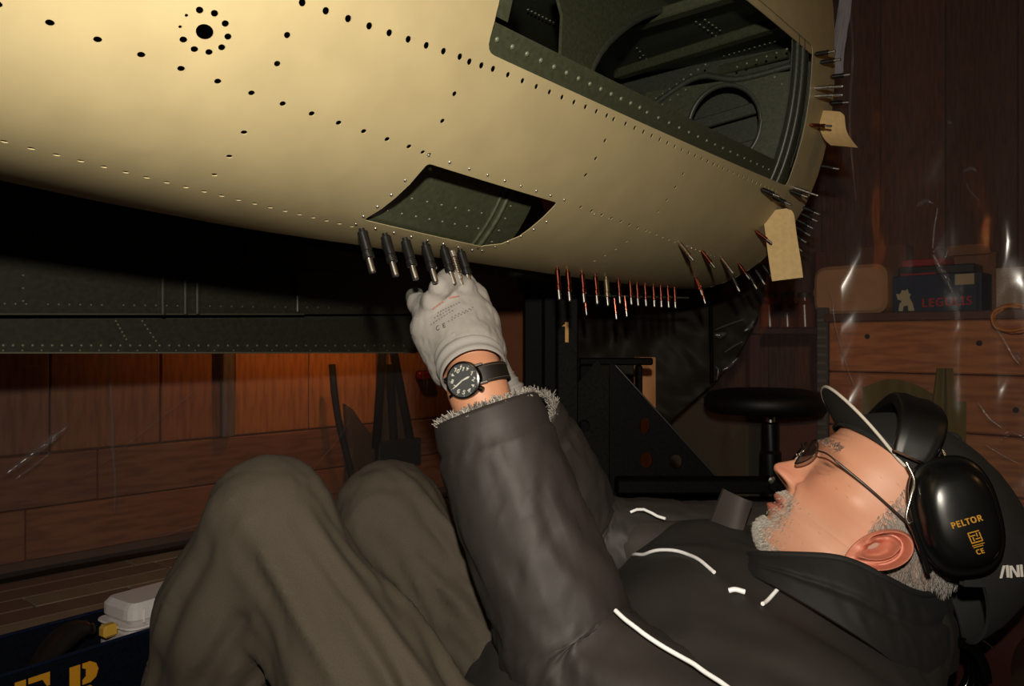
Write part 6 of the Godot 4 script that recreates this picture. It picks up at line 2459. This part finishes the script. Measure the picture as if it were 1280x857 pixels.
func glove(o: Node3D, f: Field, m: Material, c0: Vector3, c1: Vector3, r: float, label: String, prints: bool):
	var g := f.mesh(0.0032, 0.0016, func(p): return (p - c1).dot((c0 - c1).normalized()) > 0.02)
	var n := noise3(91, 2)
	g = ruffle(g, func(p, _n): return 0.0012 * folds(n, p, (c0 - c1).normalized(), 60.0, 30.0))
	g.coloured = true
	var nn := g.normals()
	for i in g.v.size():
		# the dip of the palm reaches round to the sides and covers the fingertips
		var away := nn[i].z + 0.25 * nn[i].x
		var e := n.get_noise_3dv(g.v[i] * 40.0) * 0.12
		var tip := (g.v[i] - c0).dot((c0 - c1).normalized()) > 0.075 and g.v[i].x < c0.x - 0.045
		g.col.append(Color(0.33, 0.35, 0.31) if away < -0.32 + e or tip else Color(1, 0.985, 0.96))
	var gl := part(g, "glove", m, o, label)
	# ribbed cuff
	var s := Shape.new()
	var ax := upright(c1, c0 - c1)
	var h := c0.distance_to(c1)
	var prof := func(b: float) -> float: return r * (1.0 + 0.05 * sin(b * 5.0)) + 0.0012 * sin(b * 26.0)
	s.grid(64, 30, func(a, b): return ax * (Vector3(cos(-TAU * a), 0, sin(-TAU * a)) * (prof.call(b) + 0.0006 * sin(a * TAU * 32)) + Vector3(0, b * h * 1.05, 0)), true)
	s.grid(64, 4, func(a, b): return ax * (Vector3(cos(TAU * a), 0, sin(TAU * a)) * (prof.call(0) - 0.003 * b) + Vector3(0, 0.012 * b * b, 0)), true)
	part(s, "knit_cuff", mat(Color(0.69, 0.675, 0.66), 0.9, 0.0, M.t_weave, 16.0), gl)
	if not prints:
		return
	var ink := mat(Color(0.32, 0.31, 0.31), 0.8)
	var red := mat(Color(0.66, 0.44, 0.41), 0.8)
	var on := func(px, py) -> Transform3D:
		var d := Vector3((px - 640.0) / FOCAL, (428.5 - py) / FOCAL, -1)
		var p := f.cast(EYE, d)
		var z := f.normal(p)
		var x := (Vector3(0.93, 0.36, 0) - z * Vector3(0.93, 0.36, 0).dot(z)).normalized()
		return Transform3D(Basis(x, z.cross(x), z), p + z * 0.0026)
	for q in [["C", 549, 411], ["E", 556.5, 408]]:
		piece(text_mesh(q[0], 0.0062, 0.0006, "Droid Sans", false), "print", ink, gl, on.call(q[1], q[2]))
	s = Shape.new()
	for l in [[541, 406, 566, 390, 9], [549, 392, 574, 380, 9], [562, 403, 588, 389, 8], [566, 398, 590, 386, 7], [545, 398, 562, 389, 6]]:
		for k in l[4]:
			var q: float = k / float(l[4] - 1)
			var x: Transform3D = on.call(lerpf(l[0], l[2], q), lerpf(l[1], l[3], q))
			s.box(x, Vector3(0.0014 + 0.0004 * (k % 3), 0.0016, 0.0005))
	part(s, "small_print", mat(Color(0.48, 0.47, 0.46), 0.8), gl).set_meta("kind", "stuff")
	s = Shape.new()
	for k in 22:
		var q := k / 21.0
		var x: Transform3D = on.call(lerpf(541, 573, q), 385 - 13 * q - 4 * sin(q * PI))
		s.box(x, Vector3(0.0018, 0.0014 + 0.0006 * (k % 2), 0.0005))
	part(s, "red_line", red, gl).set_meta("kind", "stuff")

# ---------------------------------------------------------------- what the man wears that comes off

func H(x: float, y: float, z: float) -> Vector3:
	return head_xf * Vector3(x, y, z)

func cap_point(th: float, v: float, off := 0.0) -> Vector3:
	# v from the lower edge (0) to the crown (1)
	var back := smoothstep(0.2, 1.0, absf(th) / PI)
	var low := lerpf(0.060, -0.045, back * back)
	var c := Vector3(0, 0.022, -0.01)
	var rx := 0.0925 + off
	var rz := (0.115 if absf(th) < PI / 2 else lerpf(0.115, 0.150, -cos(th))) + off
	var ry := 0.107 + off
	var a0 := asin(clampf((low - c.y) / ry, -0.9, 0.9))
	var a := lerpf(a0, PI / 2, v)
	var ca := cos(a) if a > 0 else lerpf(1.0, cos(a), 0.4)
	var r := 1.0 / pow(pow(absf(cos(th)), 2.35) + pow(absf(sin(th)), 2.35), 1.0 / 2.35)
	return head_xf * (c + Vector3(rx * ca * sin(th) * r, ry * sin(a), rz * ca * cos(th) * r))

func worn_things():
	# ---- cap
	var dark := mat(Color(0.115, 0.115, 0.11), 0.8, 0.0, M.t_weave, 14.0)
	var o = thing("baseball_cap", "black peaked cap with a thin white edge on its brim, worn under the ear defenders", "cap", H(0, 0.06, 0))
	var s := Shape.new()
	var n := noise3(15, 2)
	s.grid(72, 28, func(a, b):
		var th := lerpf(-PI, PI, a)
		var p := cap_point(th, b)
		return p + (p - H(0, 0.02, -0.02)).normalized() * (0.0015 * n.get_noise_3dv(p * 30.0) - 0.0012 * exp(-pow(sin(th * 3.0) / 0.06, 2.0)) * (1.0 - b)))
	s.grid(72, 1, func(a, b): return cap_point(lerpf(PI, -PI, a), 0.0, -0.003 * b))
	part(s, "crown", dark, o)
	s = Shape.new()
	s.ball(Transform3D(head_xf.basis, H(0, 0.1285, -0.01)), Vector3(0.008, 0.005, 0.008))
	part(s, "top_button", dark, o)
	var brim := func(a: float, b: float, off: float) -> Vector3:
		var th := lerpf(-1.32, 1.32, a)
		var q := a * 2 - 1
		var root: Vector3 = head_xf.affine_inverse() * cap_point(th, 0.05, 0.001)
		var e := 0.036 * pow(maxf(0.0, 1.0 - q * q), 0.42)
		return head_xf * (root + Vector3(-0.006 * q * b, 0.022 * b * (1.0 - 0.9 * q * q) - 0.010 * b * q * q + off, e * b))
	s = Shape.new()
	s.grid(48, 14, func(a, b): return brim.call(a, b, 0.0015))
	s.grid(48, 14, func(a, b): return brim.call(1 - a, b, -0.0015))
	part(s, "brim", dark, o)
	s = Shape.new()
	var ep := []
	for k in 49:
		ep.append(brim.call(k / 48.0, 1.0, 0.0))
	s.tube(ep, 0.0019, 6)
	part(s, "brim_edge", mat(Color(0.80, 0.77, 0.72), 0.6), o, "thin white edge")
	# white letters at the back of the cap
	var fl := Shape.new()
	var flap := func(a, b) -> Vector3:
		return at(lerpf(1205, 1292, a), lerpf(lerpf(672, 668, a), lerpf(733, 724, a) + 4 * sin(a * PI), b), 0.80 + 0.015 * a * a)
	fl.grid(20, 12, func(a, b): return flap.call(a, 1 - b))
	fl.grid(20, 12, func(a, b): return (flap.call(a, b) as Vector3) - Vector3(0, 0, 0.008))
	fl.grid(20, 1, func(a, b): return (flap.call(a, 1.0) as Vector3) - Vector3(0, 0, 0.008 * b))
	part(fl, "neck_flap", dark, o)
	for q in [["/", 1253], ["l", 1259.5], ["N", 1268], ["l", 1277], ["A", 1286]]:
		var u: float = (q[1] - 1205) / 87.0
		piece(text_mesh(q[0], 0.0115 if q[0] == "l" else 0.0120, 0.001), "letter", mat(Color(0.85, 0.83, 0.80), 0.6), o, Transform3D(Basis(UP, 0.1).rotated(Vector3(0, 0, 1), 0.08), at(q[1], 715.0 - 4 * (u - 0.5), 0.7955 + 0.015 * u * u)))

	# ---- ear defenders
	var blk := mat(Color(0.055, 0.057, 0.055), 0.28)
	var pad := mat(Color(0.05, 0.05, 0.05), 0.45, 0.0, M.t_fine, 20.0)
	o = thing("ear_defenders", "black ear defenders with wire arms and gold print, pushed up over the cap", "ear defenders", H(0, 0.15, 0.03))
	s = Shape.new()
	var arc := smooth_path([H(-0.104, 0.062, 0.032), H(-0.100, 0.088, 0.038), H(-0.078, 0.110, 0.044), H(0, 0.130, 0.048), H(0.078, 0.110, 0.044), H(0.100, 0.088, 0.038), H(0.104, 0.062, 0.032)], 40)
	var i0 := 0
	var across := head_xf.basis * Vector3(0, -0.35, 0.94)
	var rings := []
	for k in arc.size():
		var z := (arc[mini(k + 1, 40)] - arc[maxi(k - 1, 0)]).normalized()
		var w := (across - z * across.dot(z)).normalized()
		var u := z.cross(w)
		var e := 1.0 - 0.25 * pow(absf(k - 20.0) / 20.0, 6.0)
		for j in 32:
			var a := TAU * j / 32
			var cw := signf(cos(a)) * pow(absf(cos(a)), 0.4) * 0.0235
			var cu := signf(sin(a)) * pow(absf(sin(a)), 0.4) * 0.0085
			# raised beads along the pad
			if sin(a) * 1.0 < 0:
				cu -= 0.0016 * exp(-pow((absf(cw) - 0.011) / 0.002, 2.0))
			s.vert(arc[k] + (w * cw + u * cu) * e)
	for k in arc.size() - 1:
		for j in 32:
			s.quad(k * 32 + j, (k + 1) * 32 + j, (k + 1) * 32 + (j + 1) % 32, k * 32 + (j + 1) % 32)
	s.face([0, 4, 8, 12, 16, 20, 24, 28].map(func(j): return s.v[j]), arc[1])
	s.face([0, 4, 8, 12, 16, 20, 24, 28].map(func(j): return s.v[40 * 32 + j]), arc[39])
	part(s, "padded_headband", pad, o)
	for side in [1.0, -1.0]:
		var c := H(side * 0.105, 0.042, -0.032)
		var out: Vector3 = head_xf.basis * Vector3(side, 0, 0)
		# long axis of the cup in the head's axes
		var ly: Vector3 = (head_xf.basis * Vector3(0, 0.66, 0.75)).normalized()
		var lx := ly.cross(out).normalized()
		var cup := func(a: float, d: Vector2) -> Vector3:
			# superellipse of half axes times d.x, moved out by d.y
			var ca := signf(cos(a)) * pow(absf(cos(a)), 0.78)
			var sa := signf(sin(a)) * pow(absf(sin(a)), 0.78)
			return c + lx * (ca * 0.0372 * d.x) + ly * (sa * 0.0535 * d.x) + out * d.y
		var loft := func(prof: Array, called: String, m: Material, host: Node3D) -> Node3D:
			var t := Shape.new()
			var N := 56
			for p in prof:
				for j in N:
					t.vert(cup.call(TAU * j / N * side, p))
			for k in prof.size() - 1:
				for j in N:
					var j2 := (j + 1) % N
					t.quad(k * N + j, k * N + j2, (k + 1) * N + j2, (k + 1) * N + j)
			return part(t, called, m, host)
		loft.call([V2(0.55, -0.022), V2(0.9, -0.021), V2(1.04, -0.016), V2(1.07, -0.009), V2(1.02, -0.003), V2(0.9, -0.002)], "ear_cushion", pad, o)
		var shell: Node3D = loft.call([V2(1.0, -0.003), V2(1.08, -0.001), V2(1.09, 0.004), V2(1.03, 0.006), V2(0.95, 0.007), V2(0.92, 0.014), V2(0.86, 0.021), V2(0.76, 0.0265), V2(0.6, 0.0295), V2(0.4, 0.031), V2(0.2, 0.0316), V2(0.001, 0.0318)], "cup_shell", blk, o)
		# wire arms from the pad to the pivots of the cup
		var wire := mat(Color(0.72, 0.71, 0.68), 0.25, 1.0)
		var inv := head_xf.affine_inverse()
		var own := func(px, py, d) -> Vector3:
			var l := inv * at(px, py, d)
			return H(l.x * side, l.y, l.z)
		for w in [[own.call(1133, 578, 0.803), own.call(1143, 600, 0.796), own.call(1139, 620, 0.792), own.call(1133, 645, 0.790), own.call(1137, 656, 0.788), own.call(1142, 664, 0.786)], [own.call(1178, 562, 0.803), own.call(1187, 582, 0.795), own.call(1197, 600, 0.788), own.call(1220, 614, 0.783), own.call(1238, 625, 0.780), own.call(1243, 640, 0.780)]]:
			var t := Shape.new()
			t.tube(smooth_path(w, 24), 0.0015, 8)
			part(t, "wire_arm", wire, o)
		for w in [[own.call(1139, 652, 0.785), own.call(1162, 716, 0.785)], [own.call(1239, 630, 0.780), own.call(1247, 668, 0.780)]]:
			var t := Shape.new()
			t.box(frame(((w[0] as Vector3) + (w[1] as Vector3)) / 2, w[1] - w[0], out), Vector3(0.005, 0.006, (w[0] as Vector3).distance_to(w[1])), 0.0015)
			part(t, "pivot_arm", blk, o)
		if side > 0:
			var t := Shape.new()
			t.tube([at(1165, 612, 0.78), at(1178, 604, 0.78)], 0.0011, 6)
			t.ball(Transform3D(Basis(), at(1165, 612, 0.78)), Vector3.ONE * 0.002, 10, 8)
			t.ball(Transform3D(Basis(), at(1178, 604, 0.78)), Vector3.ONE * 0.002, 10, 8)
			part(t, "wire_clip", wire, o)
			var gold := mat(Color(0.80, 0.58, 0.18), 0.35, 0.4)
			var rx := (Vector3(0.955, 0.29, 0) - out * Vector3(0.955, 0.29, 0).dot(out)).normalized()
			var tb := Basis(rx, out.cross(rx), out)
			var put_print := func(size: float, px: float, py: float, t2: String, name2: String):
				var d := Vector3((px - 640.0) / FOCAL, (428.5 - py) / FOCAL, -1)
				var q: Vector3 = EYE + d * ((c + out * 0.0318 - EYE).dot(out) / d.dot(out))
				piece(text_mesh(t2, size, 0.0012), name2, gold, shell, Transform3D(tb, q))
			put_print.call(0.0058, 1208, 652, "PELTOR", "gold_lettering")
			put_print.call(0.0042, 1225, 689, "CE", "gold_mark")
			t = Shape.new()
			var d := Vector3((1219 - 640.0) / FOCAL, (428.5 - 671) / FOCAL, -1)
			var q: Vector3 = EYE + d * ((c + out * 0.0318 - EYE).dot(out) / d.dot(out))
			for w in [[0, 7, 15, 1.4], [0, -6.5, 15, 1.4], [-7, 0, 1.4, 15], [7, -1, 1.4, 12], [-2.5, 2.5, 7, 1.4], [-3, -2, 1.4, 6], [2.5, -2.5, 6, 1.4], [3, 2.5, 1.4, 5], [0, -10, 16, 1.0], [-1, -12.5, 13, 1.0]]:
				t.box(Transform3D(tb, q + tb * Vector3(w[0], w[1], 0) * 0.0007), Vector3(w[2] * 0.0007, w[3] * 0.0007, 0.0008))
			part(t, "gold_mark", gold, shell)

	# ---- spectacles
	var metal := mat(Color(0.42, 0.36, 0.32), 0.25, 0.9)
	o = thing("spectacles", "thin metal rimmed spectacles with tinted lenses on the man's nose", "glasses", H(0, 0.012, 0.115))
	for side in [1.0, -1.0]:
		var c := Vector3(side * 0.033, 0.0125, 0.1065)
		var rim := []
		for k in 41:
			var a := TAU * k / 40.0
			rim.append(head_xf * (c + Vector3(cos(a) * 0.0245, sin(a) * 0.0175 * (1.0 - 0.1 * sin(a)), -0.0065 * pow(absf(cos(a)), 2.0) * (1.0 if cos(a) * side > 0 else 0.0))))
		s = Shape.new()
		s.tube(rim, 0.0009, 6, false)
		part(s, "rim", metal, o)
		s = Shape.new()
		var i1 := s.vert(head_xf * (c + Vector3(0, 0, 0.0012)))
		for k in 40:
			s.vert(rim[k])
		for k in 40:
			s.tri(i1, i1 + 1 + k, i1 + 1 + (k + 1) % 40)
		part(s, "lens", film(Color(0.22, 0.17, 0.15), 0.62, 0.06), o)
		s = Shape.new()
		s.tube(smooth_path([H(side * 0.0575, 0.017, 0.1), H(side * 0.069, 0.019, 0.092), H(side * 0.074, 0.018, 0.08)], 10), 0.0011, 6)
		part(s, "hinge", metal, o)
		s = Shape.new()
		s.tube(smooth_path([H(side * 0.074, 0.018, 0.082), H(side * 0.0805, 0.015, 0.04), H(side * 0.083, 0.0105, 0.0), H(side * 0.0825, 0.006, -0.03), H(side * 0.080, -0.012, -0.052)], 30), [0.0012, 0.0013, 0.0014, 0.0014, 0.0014, 0.0014, 0.0014, 0.0014, 0.0014, 0.0014, 0.0014, 0.0014, 0.0014, 0.0014, 0.0014, 0.0014, 0.0015, 0.0015, 0.0016, 0.0016, 0.0016, 0.0016, 0.0016, 0.0016, 0.0016, 0.0016, 0.0016, 0.0016, 0.0016, 0.0016, 0.0014], 8)
		part(s, "temple_arm", mat(Color(0.16, 0.10, 0.08), 0.3), o)
		s = Shape.new()
		s.ball(Transform3D(head_xf.basis, H(side * 0.0095, 0.003, 0.1045)), Vector3(0.002, 0.0045, 0.0025), 10, 8)
		s.tube([H(side * 0.0095, 0.005, 0.105), H(side * 0.011, 0.008, 0.109)], 0.0005, 5)
		part(s, "nose_pad", mat(Color(0.75, 0.70, 0.65), 0.2), o)
	s = Shape.new()
	s.tube(smooth_path([H(-0.0095, 0.017, 0.1085), H(0, 0.0205, 0.1125), H(0.0095, 0.017, 0.1085)], 12), 0.0009, 6)
	part(s, "bridge", metal, o)

	# ---- wrist watch
	var wc: Vector3 = J.wri_l
	var arm: Vector3 = (at(590, 446, 0.905) - J.elb_l).normalized()
	var face_n := Vector3(-0.40, 0.06, 0.90)
	face_n = (face_n - arm * face_n.dot(arm) * 0.75).normalized()
	var w0 := at(598, 476, 0.886)
	var fc := w0 + face_n * 0.0335
	o = thing("wrist_watch", "steel wrist watch with black dial and dark brown leather strap", "watch", fc)
	var wx := upright(fc, face_n, arm)
	# x of wx lies across the arm, z along it (y is the axis of the case)
	var case_m := mat(Color(0.40, 0.39, 0.38), 0.25, 1.0)
	s = Shape.new()
	s.lathe(wx, [V2(0.015, -0.005), V2(0.0195, -0.0045), V2(0.0205, -0.002), V2(0.0205, 0.003), V2(0.0198, 0.0045), V2(0.0182, 0.0052), V2(0.0178, 0.0042), V2(0.0178, 0.0028), V2(0.00001, 0.0028)], 48, 0.5)
	part(s, "case", case_m, o)
	s = Shape.new()
	s.lathe(wx, [V2(0.0179, 0.003), V2(0.0178, 0.0036)], 40, 0.5)
	var dial := part(s, "dial", mat(Color(0.018, 0.018, 0.018), 0.5), o)
	var lume := mat(Color(0.85, 0.84, 0.78), 0.6)
	# twelve points away from the wearer's elbow side
	var dx: Vector3 = (Vector3(0.85, -0.35, 0) - face_n * Vector3(0.85, -0.35, 0).dot(face_n)).normalized()
	var dy := face_n.cross(dx)
	var dbas := Basis(dx, dy, face_n)
	for k in 12:
		var a := PI / 2 - TAU * k / 12
		var p := fc + face_n * 0.0037 + (dx * cos(a) + dy * sin(a)) * 0.0128
		if k % 3 != 0 or k == 6:
			piece(text_mesh(str(k if k else 12), 0.0036, 0.0003), "numeral", lume, dial, Transform3D(dbas, p))
		else:
			s = Shape.new()
			s.prism(Transform3D(dbas.rotated(face_n, a - PI / 2), p), [V2(-0.0016, 0.0018), V2(0.0016, 0.0018), V2(0, -0.0018)], 0.0003)
			part(s, "index_mark", lume, dial)
	for k in 60:
		var a := TAU * k / 60
		s = Shape.new()
		s.box(Transform3D(dbas.rotated(face_n, a), fc + face_n * 0.0038 + dbas.rotated(face_n, a) * Vector3(0, 0.0164, 0)), Vector3(0.0003, 0.0012, 0.0002))
		if k % 5 == 0:
			part(s, "minute_mark", lume, dial)
	for q in [[0.7, 0.0095, 0.0017], [3.6, 0.0135, 0.0013]]:
		s = Shape.new()
		var hb := dbas.rotated(face_n, -q[0])
		s.prism(Transform3D(hb, fc + face_n * 0.0043), [V2(-q[2] * 0.4, -0.002), V2(q[2] * 0.4, -0.002), V2(q[2] * 0.6, q[1] * 0.75), V2(0, q[1]), V2(-q[2] * 0.6, q[1] * 0.75)], 0.0004)
		part(s, "hand", lume, dial)
	s = Shape.new()
	s.lathe(wx, [V2(0.0178, 0.0046), V2(0.012, 0.0052), V2(0.00001, 0.0053)], 40, 0.9)
	part(s, "crystal", film(Color(0.9, 0.92, 0.95), 0.04, 0.02), o)
	s = Shape.new()
	s.lathe(upright(fc + dx * 0.0208, dx), [V2(0.0028, 0), V2(0.0032, 0.0005), V2(0.0032, 0.0035), V2(0.0026, 0.004)], 16, 0.5)
	part(s, "crown_knob", case_m, o)
	var strap_m := mat(Color(0.085, 0.06, 0.045), 0.55, 0.0, M.t_fine, 25.0)
	# strap goes round the wrist in the plane across the arm
	var sx := face_n
	var sy := arm.cross(face_n).normalized()
	var up2 := sx.cross(sy)
	for dirn in [1.0, -1.0]:
		s = Shape.new()
		var band := func(a: float, b: float, off: float) -> Vector3:
			var t: float = dirn * lerpf(0.42, PI + 0.02, a)
			var wid: float = lerpf(0.0105, 0.0088, a) * (b * 2 - 1)
			var r: float = 0.0325 + off + 0.001 * sin(a * 3)
			return w0 + sx * (cos(t) * r) + sy * (sin(t) * r) + up2 * wid
		s.grid(40, 4, func(a, b): return band.call(a if dirn > 0 else 1 - a, b, 0.0016))
		s.grid(40, 4, func(a, b): return band.call(1 - a if dirn > 0 else a, b, -0.0008))
		for e in [0.0, 1.0]:
			s.grid(40, 1, func(a, b): return band.call(a, e, lerpf(-0.0008, 0.0016, b)))
		part(s, "strap", strap_m, o)
		for e in [-1, 1]:
			var lug := Shape.new()
			lug.box(frame(fc + dirn * sy * 0.0195 + up2 * 0.0098 * e - face_n * 0.002, dirn * sy - face_n * 0.6, face_n), Vector3(0.0032, 0.005, 0.010), 0.0008)
			part(lug, "lug", case_m, o)
		for e in [0.12, 0.88]:
			var st := Shape.new()
			var sp := []
			for k in 31:
				sp.append(band.call(k / 30.0, e, 0.0017))
			st.tube(sp, 0.0004, 4, false)
			part(st, "stitching", mat(Color(0.35, 0.30, 0.24), 0.7), o)

	# ---- what supports and surrounds him
	o = thing("brown_cushion", "dark red brown cushion or crate lid behind the man's neck at the lower right", "cushion", at(1250, 860, 1.05))
	s = Shape.new()
	var cp := at(1262, 800, 1.06)
	s.prism(Transform3D(Basis(UP, 0.15), Vector3(cp.x, 0.0, cp.z - 0.1)), rounded([V2(-0.10, 0.0), V2(0.22, 0.0), V2(0.22, 0.20), V2(0.04, 0.275), V2(-0.03, 0.27), V2(-0.10, 0.25)], 0.04, 14), 0.2, 0.015)
	part(s, "cover", mat(Color(0.20, 0.075, 0.05), 0.6, 0.0, M.t_fine, 8.0), o)
	s = Shape.new()
	s.tube([at(1228, 800, 0.98), at(1262, 824, 0.98)], 0.0012, 6)
	part(s, "bright_edge", mat(Color(0.6, 0.55, 0.5), 0.3, 0.6), o)
	o = thing("black_hose_coil", "glossy black coiled hose lying beside the man's shoulder at the lower right", "hose", at(1195, 860, 0.86))
	s = Shape.new()
	var loops := []
	for k in 90:
		var a := TAU * k / 26.0
		loops.append(at(1196, 838, 0.87) + Vector3(cos(a) * 0.032 + 0.0002 * k, sin(a) * 0.042 - 0.012, -0.0007 * k))
	s.tube(smooth_path(loops, 260), 0.006, 8)
	part(s, "hose", mat(Color(0.02, 0.022, 0.022), 0.12), o)
	o = thing("foam_mat", "dark foam mat on the floor under the man's back", "mat", Vector3(0.2, 0, -0.88))
	s = Shape.new()
	s.box(Transform3D(Basis(), Vector3(0.2, 0.0, -0.88)), Vector3(0.9, 0.04, 0.62), 0.01)
	part(s, "pad", mat(Color(0.06, 0.06, 0.065), 0.8, 0.0, M.t_fine, 10.0), o)
